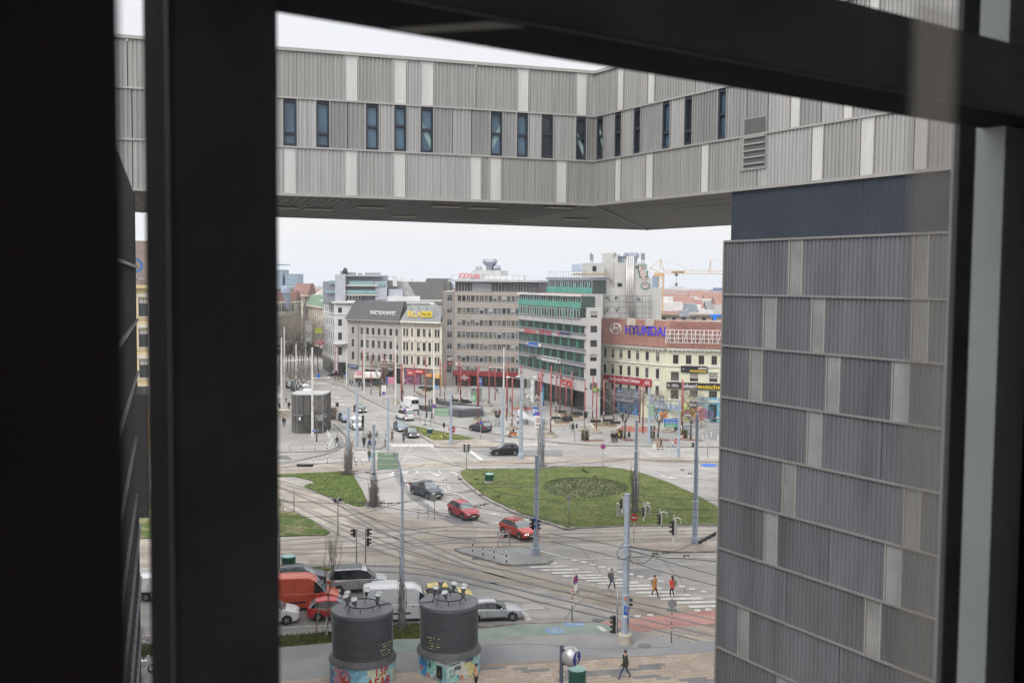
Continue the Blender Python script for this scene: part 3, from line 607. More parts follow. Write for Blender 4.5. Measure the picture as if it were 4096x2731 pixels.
# ---------------------------------------------------------------- the window we look through and the dark room behind us
WF=Wall((-.41,1.77),(-.41+.824*2,1.77+.566*2))
fr_m=mat('window_profile_black',(.012,.012,.014),.8,var=.25,vs=4,bump=.1,bs=60,spec=.05)
frf_m=mat('charcoal_profile_face',(.16,.165,.18),.7,var=.2,vs=3,spec=.1);frl_m=flat('window_profile_edge',(.09,.09,.092),.5)
win=thing('room_window','dark blurred window frame close to the camera with broad post and slanting transom','window',(-.41,1.77,24.3))
def fb(u0,u1,o0,o1,z0,z1,name,mt=fr_m,par=None): m=MB();wbox(m,WF,u0,u1,o0,o1,z0,z1);return m.build(name,mt,par or win)
fb(-.220,-.046,.0,.12,22.6,26.6,'mullion',frf_m);fb(-.2225,-.2202,-.002,.118,22.6,26.6,'dark_cover',fr_m);fb(-.222,-.210,.121,.127,22.6,26.6,'edge_bead',frl_m)  # thin black cover paints shade onto the mullion's sky-lit side
fb(-2.6,-.475,.75,.9,22.6,26.6,'jamb',flat('brown_black_profile',(.1,.088,.078),.7,spec=.1))
fb(-.22,2.6,.0,.193,25.46,25.639,'transom',frf_m);fb(-.22,2.6,.0,.192,25.457,25.4595,'dark_cover',fr_m);fb(-.3,2.6,.193,.197,25.457,25.463,'edge_bead',frl_m)  # thin black cover paints the transom underside as shaded
m=MB();a,b=WF.uz(1480,120)[0],WF.uz(1690,62)[0]
m.v=[WF.T(.20,.02,25.455),WF.T(.26,.02,25.455),WF.T(.40,.18,25.455),WF.T(.33,.18,25.455)];m.f=[[0,1,2,3]];m.m=[0];m.build('bracket',flat('bracket_plate',(.08,.078,.072),.5),win)
fb(2.16,2.345,-.02,.07,22.6,26.6,'outer_post',flat('grey_green_profile',(.3,.33,.32),.5));fb(2.213,2.24,-.13,-.12,22.6,26.6,'outer_post',flat('pale_profile',(.3,.31,.31),.5))
fb(2.158,2.2,-.07,-.0205,22.6,26.6,'dark_cover',fr_m)
fb(2.315,3.6,.071,.3,22.6,26.6,'jamb');fb(-2.6,3.6,-.02,.2,22.6,23.3,'parapet');fb(-2.6,3.6,-.02,.2,26.6,27.2,'lintel')
sm=D.materials.new('reflection_strip');sm.use_nodes=True;t=sm.node_tree;t.nodes.clear();tr=N(t,'ShaderNodeBsdfTransparent');tl=N(t,'ShaderNodeBsdfTranslucent');tl.inputs[0].default_value=(.5,.47,.42,1);mx=N(t,'ShaderNodeMixShader');mx.inputs[0].default_value=.3;oo=N(t,'ShaderNodeOutputMaterial')
t.links.new(tr.outputs[0],mx.inputs[1]);t.links.new(tl.outputs[0],mx.inputs[2]);t.links.new(mx.outputs[0],oo.inputs[0]);fb(-.165,-.126,1.35,1.352,24,25.155,'reflection_strip',sm)  # translucent strip stands in for a blurred post reflection in the glass
room=thing('interior_room','plain room interior around the camera behind the window','room',(-1,-1,23.3))
room['kind']='structure';del room['category']
rm_=flat('light_interior',(.72,.71,.7),.8)
for nm,a in (('floor',(-2.6,3.6,.2,6,22.2,22.3)),('ceiling',(-2.6,3.6,.2,6,26.6,26.7)),('wall',(-2.7,-2.6,.2,6,22.2,26.7)),('wall',(3.6,3.7,.2,6,22.2,26.7)),('wall',(-2.7,3.7,6,6.1,22.2,26.7))): fb(*a,nm,rm_,room)
# ---------------------------------------------------------------- city buildings round the square
_wc={};blind_me=MB().box(-.5,.5,-.006,.006,0,1).mesh('blind',flat('window_blind',(.33,.32,.3)))
def win_mesh(wd,h,st):
    """frame with casement bars and sill, pane apart; local x along the wall, -y outward"""
    k=(round(wd,2),round(h,2),st)
    if k in _wc: return _wc[k]
    fm={'w': wframe_m,'d': wframed_m,'b': flat('window_frame_brown',(.12,.055,.03),.6),'s': flat('window_frame_silver',(.5,.5,.5),.5)}[st[0]]
    m=MB();t=.07 if wd < 2 else .09;hw=wd/2;y0,y1=.08,.16
    m.box(-hw,-hw+t,y0,y1,0,h);m.box(hw-t,hw,y0,y1,0,h);m.box(-hw+t,hw-t,y0,y1,0,t);m.box(-hw+t,hw-t,y0,y1,h-t,h)
    if 'v' in st: m.box(-t/2,t/2,y0+.01,y1,t,h-t)
    if 'h' in st: m.box(-hw+t,hw-t,y0+.015,y1,h*.66,h*.66+t)
    if 'S' in st: m.box(-hw-.12,hw+.12,-.16,.0,-.14,-.02,1)
    if 'L' in st: m.box(-hw-.14,hw+.14,-.2,.0,h+.25,h+.42,1);m.box(-hw-.1,-hw,-.07,.0,-.02,h+.25,1);m.box(hw,hw+.1,-.07,.0,-.02,h+.25,1)
    if 'A' in st: m.add([(hw*1.25*math.cos(a*.3927),-.14,h+.42+.42*math.sin(a*.3927)) for a in range(9)]+[(hw*1.25*math.cos(a*.3927),0,h+.42+.42*math.sin(a*.3927)) for a in range(9)],[[i,i+1,10+i,9+i] for i in range(8)]+[list(range(9))[::-1]],1)
    me=m.mesh('window',[fm,MATS.get('trim_'+st[1:2],wframe_m)]);p=MB();p.box(-hw+t,hw-t,.12,.14,t,h-t);pm=p.mesh('pane',glass_m)
    _wc[k]=(me,pm);return _wc[k]
def window(root,wall,u,z,wd,h,st,pane=None):
    me,pm=win_mesh(wd,h,st);o=inst('window',me,root,wall.T(u,0,z),wall.a)
    p=inst('pane',pm,o,(0,0,0))
    if rnd.random() < .22: b=inst('blind',blind_me,o,(0,.11,h*(1-(k_ := rnd.choice((.25,.4,.6))))-.06));b.scale=(wd-.16,1,h*k_)
    if pane is None: pane=rnd.choice([glass_m,glass_m,glass_m,glassc_m])
    p.material_slots[0].link='OBJECT';p.material_slots[0].material=pane
    return o
def facade(root,wall,z0,z1,rows,mt,name='wall',rev=.22):
    """wall face with real openings; rows = [(za, zb, [(u, w), ...])]"""
    m=MB();T=wall.T;L=wall.L;cur=z0
    def q(u0,u1,a,b):
        if u1-u0 > .005 and b-a > .005: m.add([T(u0,0,a),T(u1,0,a),T(u1,0,b),T(u0,0,b)],[(0,1,2,3)])
    for za,zb_,cols in sorted(rows,key=lambda r: r[0]):
        q(0,L,cur,za);c=0
        for u,wd in sorted(cols):
            a,b=u-wd/2,u+wd/2;q(c,a,za,zb_);c=b
            m.add([T(a,0,za),T(b,0,za),T(b,0,zb_),T(a,0,zb_),T(a,-rev,za),T(b,-rev,za),T(b,-rev,zb_),T(a,-rev,zb_)],[(0,1,5,4),(1,2,6,5),(2,3,7,6),(3,0,4,7)])
        q(c,L,za,zb_);cur=zb_
    q(0,L,cur,z1);return m.build(name,mt,root)
def wins(root,wall,rows,st,pane=None,skip=None):
    for r,(za,zb_,cols) in enumerate(rows):
        s=st[r] if isinstance(st,list) else st
        for u,wd in cols: window(root,wall,u,za,wd,zb_-za,s,pane(u,r) if pane else None)
def body(root,walls,depth,z0,z1,mt,name='body',inset=.3):
    P=[walls[0].T(0,-inset,0)]+[w_.T(w_.L,-inset,0)-(walls[i+1].n*inset if i+1 < len(walls) else V()) for i,w_ in enumerate(walls)]
    P += [P[-1]+V((0,depth,0)),P[0]+V((0,depth,0))]
    m=MB();m.prism([(p.x,p.y) for p in P],z0,z1);return m.build(name,mt,root),P
def sidewalls(root,walls,depth,z0,z1,mt):
    for w_,u in ((walls[0],0),(walls[-1],walls[-1].L)):
        m=MB();wbox(m,w_,u-.0 if u == 0 else u-.05,u+.05 if u == 0 else u,-depth,-.005,z0,z1);m.build('side_wall',mt,root)
def band(root,wall,z,h,o,mt,name='cornice',u0=0,u1=None): m=MB();wbox(m,wall,u0,wall.L if u1 is None else u1,-.02,o,z,z+h);return m.build(name,mt,root)
def shop(root,wall,u0,u1,z0,z1,mt,name='shop_window',dep=.1,bars=2):
    m=MB();wbox(m,wall,u0,u1,.01,.05,z0,z1);o=m.build(name,mt,root)
    m=MB();k=max(1,int((u1-u0)/bars))
    for i in range(k+1): u=u0+(u1-u0)*i/k;wbox(m,wall,u-.05,u+.05,.05,.12,z0,z1)
    wbox(m,wall,u0,u1,.05,.12,z1-.1,z1);m.build('shopfront_frame',wframed_m,o);return o
def roofhip(root,walls,depth,z,h,mt,over=.5,rt=.35,name='roof'):
    m=MB();F=[walls[0].T(0,over,z)]+[w_.T(w_.L,over,z) for w_ in walls];K=lambda p,d,h_=0: p+V((0,d,h_));e0=walls[0].T(0,0,z);e1=walls[-1].T(walls[-1].L,0,z);B=[K(e1,depth),K(e0,depth)]
    t=[K(walls[0].T(1.5,0,z),depth*rt,h)]+[K(w_.T(w_.L,0,z),depth*rt,h) for w_ in walls]+[K(e1,depth*(1-rt),h),K(walls[0].T(1.5,0,z),depth*(1-rt),h)]
    n=len(F)+2;m.add(F+B+t,[[i,(i+1) % n,n+(i+1) % n,n+i] for i in range(n)]+[list(range(n,2*n))]);return m.build(name,mt,root)
def sign_on(wall,px0,py0,px1,py1,bg,label,txt=(),o=.25,th=.12,cat='sign',frame=None):
    """flat sign standing off a wall; txt = list of (string, material, x0, z0, x1, z1 fractions)"""
    u0,z1=wall.uz(px0,py0);u1,z0=wall.uz(px1,py1)
    z1=wall.uz((px0+px1)/2,(py0+py1)/2)[1]+abs(z1-z0)/2*1;z0=z1-abs(wall.uz(px0,py0)[1]-wall.uz(px0,py0+(py1-py0))[1])
    root=thing('wall_sign',label,cat,wall.T((u0+u1)/2,o,z0));L=u1-u0;H=z1-z0
    if bg: m=MB();wbox(m,wall,u0,u1,o-th,o,z0,z1);m.build('board',bg,root)
    for s,mt,a,b,c,d in txt: letters(s,root,wall,u0+a*L,z0+b*H,(c-a)*L,(d-b)*H,mt,o+.02,.03)
    return root,(u0,u1,z0,z1)
# --- white corner house
wht=mat('white_render',(.6,.6,.61),.8,var=.05,vs=.3);gz=mat('grey_zinc',(.25,.27,.31),.5,var=.08,vs=.4,metal=.2)
MATS['trim_w']=wht
cor=G(1338,1504);A1=Wall(G(1291,1476),cor);A2=Wall(cor,G(1720,1504)+V((0,0,0)))
zt1=A2.uz(1400,1213)[1]
hA=thing('corner_house','white corner house with rounded bay and grey glazed penthouse floors','building',cor)
def rows_px(wall,px,lst): return [(wall.uz(px,b)[1],wall.uz(px,a)[1]) for a,b in lst]
R=rows_px(A2,1360,[(1230,1251),(1277,1303),(1330,1359),(1388,1420)])
cols=[(A2.uz(x,1290)[0],.95) for x in (1360,1411,1453,1484,1520,1560,1600)]
rw=[(a,b,cols) for a,b in R];facade(hA,A2,0,zt1,rw,wht);wins(hA,A2,rw,'dwv')
n5=[(A1.L*(i+.5)/6,1.2) for i in range(6)];rw1=[(a,b,n5) for a,b in R];facade(hA,A1,0,zt1,rw1,wht);wins(hA,A1,rw1,'dwv')
body(hA,[A1,A2],16,0,zt1,wht)
for w_ in (A1,A2):
    band(hA,w_,zt1,.5,.6,wht);band(hA,w_,R[3][0]-1.2,.25,.2,wht,'string_course');band(hA,w_,R[1][1]+1.2,.2,.15,wht,'string_course')
    shop(hA,w_,1,w_.L-1,.3,3.6,glass_m)
m=MB();p=A2.T(A2.uz(1360,1300)[0],0,0);m.lathe([(0,R[3][1]-.2),(1.6,R[3][1]+.3),(2.0,R[3][1]+.8),(2.0,R[3][1]+1.0),(0,R[3][1]+1.0)],(p.x,p.y+.6),16,a0=math.pi,a1=2*math.pi);m.build('bay_console',wht,hA)
zp=A2.uz(1400,1100)[1]
def pent(px0,px1,py0,py1,o,mt,name,dep=8):
    u0,z1=A2.uz(px0,py0);u1,z0=A2.uz(px1,py1);m=MB();wbox(m,A2,u0,u1,o-dep,o,z0,z1);return m.build(name,mt,hA)
bal=mat('balcony_glass',(.25,.38,.4),.15,var=.1,vs=.5);gzl=mat('light_zinc',(.42,.44,.48),.5,var=.06,vs=.5)
pent(1290,1340,1125,1212,-1.2,gz,'penthouse');pent(1340,1382,1098,1216,.3,gzl,'glazed_bay',5);pent(1382,1548,1100,1204,-2.2,gz,'penthouse')
pent(1384,1527,1100,1106,-.6,gzl,'roof_slab');pent(1500,1547,1126,1200,-.9,gzl,'penthouse')
for y in (1139,1176): pent(1384,1507,y,y+6,-.3,whites_m,'balcony_slab',2.4)
for y0,y1,x0,x1,o in ((1124,1139,1397,1497,-.35),(1160,1174,1382,1506,-.35),(1130,1146,1512,1541,-.7),(1160,1172,1300,1339,-.5),(1122,1136,1316,1342,-.6)): pent(x0,x1,y0,y1,o,bal,'balcony_glass',.1)
def prow(px0,px1,py0,py1,n,o=-2.15,st='sw'):
    u0,z1=A2.uz(px0,py0);u1,z0=A2.uz(px1,py1)
    for i in range(n):
        me,pm=win_mesh((u1-u0)/n*.96,z1-z0,st);w_=inst('window',me,hA,A2.T(u0+(u1-u0)*(i+.5)/n,o,z0),A2.a);inst('pane',pm,w_,(0,0,0))
prow(1409,1465,1112,1124,3);prow(1397,1500,1146,1160,6);prow(1385,1443,1183,1198,5,-.3);prow(1443,1508,1183,1198,5,-2.15);prow(1510,1545,1183,1199,3,-.85)
prow(1347,1375,1108,1122,2,.32);prow(1347,1375,1124,1140,1,.32);prow(1346,1374,1182,1196,2,.32);prow(1346,1374,1198,1212,1,.32)
pent(1548,1680,1186,1205,-1,wht,'attic');pent(1553,1610,1157,1192,-2,gzl,'dormer');prow(1556,1606,1166,1183,4,-1.95)
m=MB();a_,b_=A2.uz(1500,1100),A2.uz(1675,1205);m.add([A2.T(a_[0],-5,b_[1]),A2.T(b_[0],-2,b_[1]),A2.T(b_[0]-3,-9,b_[1]+5),A2.T(a_[0],-9,a_[1]-1)],[(0,1,2,3)]);m.build('roof',mat('grey_roof',(.2,.2,.2),.8,var=.15,vs=.5),hA)
pent(1570,1586,1105,1146,-4,wht,'chimney');pent(1530,1586,1104,1108,-4,wht,'roof_frame',.5)
for x0,x1,y0 in ((1355,1367,1083),(1378,1418,1088),(1427,1443,1092),(1455,1520,1090)): pent(x0,x1,y0,1100,-5,galv_m,'roof_plant',2)
m=MB();p=A2.T(A2.uz(1376,1084)[0],-4,0);z_=A2.uz(1376,1096)[1];m.lathe([(0,z_),(.6,z_),(.7,z_+.8),(.35,z_+1.6),(0,z_+1.7)],(p.x,p.y),8);m.build('vent',dark_m,hA)
# --- grey long house
grr=mat('grey_render',(.37,.35,.33),.85,var=.06,vs=.25);slate=mat('dark_roof_tiles',(.065,.062,.062),.8,var=.25,vs=1.2,st=(1,1,3))
B0=G(1392,1516);B1=G(1433,1521);B2=G(1606,1537);Wb0=Wall(B0,B1);Wb=Wall(B1,B2);MATS['trim_g']=grr
hB=thing('long_house','long grey four storey house with dark hipped roof and scaffold letter frames','building',B1)
zb1=Wb.uz(1600,1288)[1]
R=[(Wb.uz(1475,1337)[1],Wb.uz(1475,1311)[1]),(Wb.uz(1475,1390)[1],Wb.uz(1475,1360)[1]),(Wb.uz(1475,1442)[1],Wb.uz(1475,1411)[1])]
cols=[(Wb.uz(1100+.3827*x,1370)[0],.9) for x in (908,967,1026,1087,1148,1209,1272)];rw=[(a,b,cols) for a,b in R]
facade(hB,Wb,0,zb1,rw,grr);wins(hB,Wb,rw,'dgvh');c0=[(Wb0.L*.48,.9)];rw0=[(a,b,c0) for a,b in R];facade(hB,Wb0,0,zb1,rw0,grr);wins(hB,Wb0,rw0,'dgvh')
body(hB,[Wb0,Wb],15,0,zb1,grr);roofhip(hB,[Wb0,Wb],16,zb1+.35,4.3,slate,.9)
for w_ in (Wb0,Wb):
    band(hB,w_,zb1,.35,.8,grr);band(hB,w_,R[0][0]-.5,.15,.12,grr,'string_course');band(hB,w_,R[2][0]-1.3,.4,.3,grr,'string_course')
    for i in range(int(w_.L/.9)): m=MB();wbox(m,w_,i*.9+.3,i*.9+.55,0,.6,zb1-.45,zb1-.02);m.build('bracket',grr,hB)
band(hB,Wb,0,R[2][0]-1.4,.03,mat('shop_render',(.5,.5,.5),.8,var=.05),'ground_storey')
shop(hB,Wb,2,6,.3,3,glass_m);shop(hB,Wb,7,12,.3,3,glass_m);shop(hB,Wb,Wb.L-6.5,Wb.L-.3,.2,4.6,flat('black_shopfront',(.02,.02,.025),.4))
dpipe=MB();p=Wb.T(.1,.15,0);dpipe.tube([(p.x,p.y,0),(p.x,p.y,zb1)],.08,6);dpipe.build('downpipe',galv_m,hB)
for i in range(5): m=MB();u=3+i*4.2;m.add([Wb.T(u,-2,zb1+2.0),Wb.T(u+.9,-2,zb1+2.0),Wb.T(u+.9,-2.8,zb1+2.7),Wb.T(u,-2.8,zb1+2.7)],[(0,1,2,3)]);m.build('skylight',bal,hB)
# --- ornate cream house
crm=mat('cream_stucco',(.52,.47,.4),.85,var=.06,vs=.4);crt=mat('cream_trim',(.62,.59,.53),.8,var=.04,vs=.4);MATS['trim_c']=crt
Wc=Wall(G(1606,1537)+V((.05,0,0)),G(1768,1547));hC=thing('ornate_house','narrow cream stucco house with pedimented windows above bright shopfronts','building',Wc.P0)
zc=Wc.uz(1700,1292)[1]
R=[(Wc.uz(1690,b)[1],Wc.uz(1690,a)[1]) for a,b in ((1317,1347),(1371,1404),(1427,1460))]
cols=[(Wc.uz(x,1390)[0],1.2) for x in (1617,1629,1651,1674,1697,1720,1743,1754)];cols=[(u,.6 if k in (0,1,6,7) else .85) for k,(u,_) in enumerate(cols)]
rw=[(a,b,cols) for a,b in R];facade(hC,Wc,0,zc,rw,crm);wins(hC,Wc,rw,['dcvhSL','dcvhSLA','dcvhSL'])
body(hC,[Wc],14,0,zc,crm);roofhip(hC,[Wc],15,zc+.4,3.6,mat('zinc_roof',(.16,.17,.17),.6,var=.15,vs=.8,st=(4,4,1)),.9)
band(hC,Wc,zc,.4,.9,crt);band(hC,Wc,zc-.75,.3,.25,crm,'frieze')
for r in R: band(hC,Wc,r[0]-.75,.22,.22,crt,'string_course')
for i in range(int(Wc.L/.7)): m=MB();wbox(m,Wc,i*.7+.2,i*.7+.42,0,.7,zc-.4,zc-.01);m.build('bracket',crm,hC)
for k in (.1,3.2,Wc.L-3.0,Wc.L-.5): m=MB();wbox(m,Wc,k,k+.35,0,.12,4.6,zc-.8);m.build('pilaster',crt,hC)
# --- brown concrete office block
brn=mat('brown_cladding',(.33,.3,.272),.8,var=.07,vs=.5);brl=flat('brown_joint',(.2,.165,.14))
Wd0=Wall(G(1769,1545),G(1817,1542));Wd=Wall(G(1817,1542),G(2105,1553));hD=thing('office_block','brown stone clad office block with continuous ribbon windows and flat roof terrace','building',Wd.P0)
zd=Wd.uz(1850,1166)[1];yr=[(605,668),(733,795),(860,920),(985,1050),(1108,1168),(1235,1300),(1350,1420)]
R=[(Wd.uz(1902,950+.3827*b)[1],Wd.uz(1902,950+.3827*a)[1]) for a,b in yr]
n=15;wdt=(Wd.L-1.2)/n;cols=[(.6+wdt*(i+.5),wdt) for i in range(n)]
facade(hD,Wd,0,zd,[(a,b,[(.6+wdt*n/2,wdt*n)]) for a,b in R],brn,rev=.35)
pm=[glass_m,mat('window_glass_grey',(.07,.075,.08),.12,var=.5,vs=.3,spec=.6),glassc_m,mat('window_glass_warm',(.07,.065,.05),.2,var=.5,vs=.6),glassc_m]
for r,(a,b) in enumerate(R):
    for u,wd in cols: window(hD,Wd,u,a,wd-.12,b-a,'sw'+('v' if (r*7+int(u)) % 3 == 0 else 'h' if r == 3 else ''),rnd.choice(pm))
    m=MB();wbox(m,Wd,.5,Wd.L-.5,.05,.1,a-.05,a+.05);m.build('railing',galv_m,hD)
facade(hD,Wd0,0,zd,[(a,b,[(Wd0.L*.6,Wd0.L*.42)]) for a,b in R],brn,rev=.5)
for a,b in R: window(hD,Wd0,Wd0.L*.6,a,Wd0.L*.42,b-a,'swvh',glass_m)
body(hD,[Wd0,Wd],22,0,zd,brn)
for r in R:
    for z in (r[0]-.9,): m=MB();wbox(m,Wd,0,Wd.L,.0,.02,z,z+.05);m.build('cladding_joint',brl,hD)
# terrace storey
def blk(root,wall,px0,px1,py0,py1,o,mt,name,dep=8):
    u0,z1=wall.uz(px0,(py0+py1)/2)[0],wall.uz(px0,py0)[1];u1,z0=wall.uz(px1,(py0+py1)/2)[0],wall.uz(px0,py1)[1];m=MB();wbox(m,wall,u0,u1,o-dep,o,z0,z1);return m.build(name,mt,root)
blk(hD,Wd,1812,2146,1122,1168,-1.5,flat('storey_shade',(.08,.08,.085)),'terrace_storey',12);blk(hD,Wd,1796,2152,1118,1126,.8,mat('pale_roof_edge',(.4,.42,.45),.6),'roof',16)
u0,z1=Wd.uz(1815,1131);u1,z0=Wd.uz(2140,1131);z0=Wd.uz(1815,1165)[1];n=26
for i in range(n):
    if 7 <= i <= 11: continue
    me,pmm=win_mesh((u1-u0)/n*.97,z1-z0,'swv');w_=inst('window',me,hD,Wd.T(u0+(u1-u0)*(i+.5)/n,-1.2,z0),Wd.a);inst('pane',pmm,w_,(0,0,0))
blk(hD,Wd,1882,1960,1131,1165,-1.15,flat('white_panel',(.42,.43,.46)),'solid_panel',.2)
blk(hD,Wd,1859,1980,1080,1118,-5,mat('plant_room_white',(.45,.45,.44),.8),'plant_room',6);blk(hD,Wd,1925,2080,1101,1118,-3,flat('white_duct',(.55,.55,.55)),'roof_duct',2)
vent_m=flat('vent_metal',(.28,.31,.36),.4,metal=.4)
m=MB();p=Wd.T(Wd.uz(1930,1060)[0],-6,0);zv=Wd.uz(1930,1080)[1];m.lathe([(.9,zv-.2),(.9,zv+.8),(1.9,zv+2.0),(1.6,zv+2.7),(0,zv+2.7)],(p.x,p.y),6);m.lathe([(.9,zv-.2),(1.1,zv+.6),(.7,zv+1.3),(0,zv+1.3)],(p.x+1.6,p.y-.3),8);m.build('roof_ventilator',vent_m,hD)
m=MB()
for i in range(13): u=-0.5+i*Wd.L/12;wbox(m,Wd,u,u+.05,.3,.35,Wd.uz(1815,1118)[1],Wd.uz(1815,1118)[1]+1.1)
wbox(m,Wd,-.5,Wd.L-.5,.3,.35,Wd.uz(1815,1118)[1]+1.05,Wd.uz(1815,1118)[1]+1.1);m.build('roof_railing',galv_m,hD)
for i in range(5): m=MB();p=Wd.T(Wd.uz(1876+i*6,1075)[0],-5.5,0);m.tube([(p.x,p.y,zv-.1),(p.x,p.y,zv+.9)],.12,6);m.build('vent_pipe',vent_m,hD)
rd=mat('restaurant_red',(.2,.022,.025),.6,var=.1,vs=1)
zr=R[6][0]-.5;m=MB();wbox(m,Wd,0,Wd.L+.5,.0,.9,3.7,zr);m.build('red_fascia',rd,hD);shop(hD,Wd,.4,Wd.L,.1,3.6,mat('restaurant_glass',(.02,.014,.012),.15),bars=2.2)
blk(hD,Wd,1847,1887,1490,1560,1.4,rd,'entrance_portal',1.3);blk(hD,Wd,1853,1880,1520,1562,1.45,flat('doorway_dark',(.02,.012,.01)),'entrance',.2)
# --- green glass office block
tealg=mat('teal_glass',(.015,.045,.04),.08,var=.6,vs=.2,spec=.7);tealc=mat('teal_curtain',(.05,.16,.14),.25,var=.2,vs=1);tealb=mat('teal_spandrel',(.09,.29,.24),.2,var=.12,vs=.6)
cgr=mat('pale_grey_panel',(.4,.39,.385),.7,var=.05,vs=.5)
We=Wall(G(2072,1589),G(2341,1668));hE=thing('office_block','pale grey office block with green tinted ribbon glazing and stepped glass top','building',We.P0)
pr=lambda a: 950+.3827*a
ue=We.uz(1650+.3827*1300,1300)
ZE=lambda a: We.uz(1650+.3827*1300,pr(a))[1]
rows5=[(873,945),(1003,1092),(1133,1222),(1262,1365)]
Lm=We.uz(2340,1400)[0];RE=[(ZE(b),ZE(a)) for a,b in rows5];um=We.uz(2338,1400)[0]
facade(hE,We,4.6,ZE(800),[(a,b,[(um/2+.1,um-.4)]) for a,b in RE],cgr,rev=.5)
for r,(a,b) in enumerate(RE):
    n=26;wd=(um-.4)/n
    for i in range(n):
        pm_=tealc if (i+r) % 3 == 0 else tealg;me,pmm=win_mesh(wd*.98,b-a,'d');w_=inst('window',me,hE,We.T(.3+wd*(i+.5),.12,a),We.a);p=inst('pane',pmm,w_,(0,0,0));p.material_slots[0].link='OBJECT';p.material_slots[0].material=pm_
    band(hE,We,a-.12,.14,.35,gz,'sill_profile');band(hE,We,b,.1,.35,gz,'sill_profile')
body(hE,[We],5,4.6,ZE(800),cgr,inset=.6)
m=MB();wbox(m,We,.5,We.L-.5,-6,-4,0,4.6);m.build('body',flat('lobby_dark',(.05,.055,.05)),hE)
shop(hE,Wall(We.T(.5,-3.6,0),We.T(We.L*.62,-3.6,0)),0,We.L*.6,.1,4.4,mat('lobby_glass',(.05,.07,.06),.15,var=.8,vs=.8))
# stepped green top
def top(z0_,z1_,o,u0,u1,n,dep,glass=True,spandrel=None):
    m=MB();wbox(m,We,u0,u1,o-dep,o-.1,z0_,z1_);m.build('storey',flat('storey_core',(.05,.07,.065)),hE)
    if spandrel: m=MB();wbox(m,We,u0,u1,o-.05,o+.25,z0_,z0_+spandrel);m.build('glass_balustrade',tealb,hE)
    for i in range(n):
        wd=(u1-u0)/n;me,pmm=win_mesh(wd*.97,z1_-z0_-.15,'sw');w_=inst('window',me,hE,We.T(u0+wd*(i+.5),o+.05,z0_),We.a);p=inst('pane',pmm,w_,(0,0,0));p.material_slots[0].link='OBJECT';p.material_slots[0].material=tealc if (i*5) % 3 == 0 else tealg
top(ZE(810),ZE(715),.3,0.2,We.uz(2322,1250)[0],24,3,spandrel=0);top(ZE(712),ZE(598),.0,.2,We.L-2.6,26,3,spandrel=1.15)
band(hE,We,ZE(598),.3,.5,flat('white_coping',(.6,.6,.6)),'coping',.0,We.L-2.4);top(ZE(573),ZE(442),-2.2,We.uz(2152,1100)[0],We.L-2.5,20,3,spandrel=1.2)
m=MB();wbox(m,We,We.uz(2152,1100)[0]-.3,We.L-2.4,-6,-1.9,ZE(440),ZE(415));m.build('roof',gz,hE)
m=MB()
for i in range(15): u=We.uz(2152,1100)[0]+i*1.25;wbox(m,We,u,u+.05,-2.3,-2.25,ZE(415),ZE(415)+1.2)
wbox(m,We,We.uz(2152,1100)[0],We.uz(2152,1100)[0]+18,-2.3,-2.25,ZE(415)+1.15,ZE(415)+1.2);m.build('roof_railing',galv_m,hE)
m=MB();wbox(m,We,We.uz(2235,1100)[0],We.uz(2335,1100)[0],-5,-3,ZE(395),ZE(375));m.build('facade_gondola',flat('tan_gondola',(.35,.3,.2)),hE)
for i in range(8):
    a,b=2078+i*31,0;p0=We.uz(a,1215);m=MB();m.tube([We.T(p0[0],1.0,ZE(690)),We.T(p0[0]+.1,.9,ZE(800)),We.T(p0[0]+.15,.3,ZE(850))],.05,4);m.build('facade_strut',galv_m,hE)
# right hand stair bay of the same block
zs=We.uz(2375,1290)[1];us0,us1=We.L,We.L+4.6
Wst=Wall(We.T(We.L,0,0),We.T(We.L,0,0)+V((2.7,-.3,0)));sr_=[(Wst.uz(2375,b)[1],Wst.uz(2375,a)[1],[(Wst.L*.5,1.2)]) for a,b in ((1246,1270),(1303,1330),(1360,1387),(1417,1444),(1474,1503),(1532,1558))]
facade(hE,Wst,0,Wst.uz(2360,1232)[1],sr_,cgr);wins(hE,Wst,sr_,'dwv');body(hE,[Wst],4,0,Wst.uz(2360,1232)[1],cgr)
for k,px in enumerate((2093,2136)):
    c=We.T(We.uz(px,1560)[0],.2,0);m=MB();m.lathe([(.45,0),(.45,4.6)],(c.x,c.y),20);m.build('column',whites_m,hE,smooth=True)
    m=MB();m.lathe([(.455,2.0),(.455,2.12)],(c.x,c.y),20);m.lathe([(.455,3.6),(.455,3.72)],(c.x,c.y),20);m.build('column_stripe',flat('cyan_stripe',(.1,.4,.5)),hE)
c=We.T(We.uz(2187,1570)[0],1.0,0);m=MB();m.lathe([(.42,.0),(.42,4.3)],(c.x,c.y),16);m.lathe([(.43,0),(.43,.9)],(c.x,c.y),16,1);m.lathe([(.43,3.9),(.43,4.4)],(c.x,c.y),16,1);tag(m.build('advertising_column',[flat('cyan_column',(.01,.4,.62)),flat('dark_blue_column',(.01,.04,.25))],smooth=True),'bright cyan advertising column with dark blue ends by the green glass block','column')
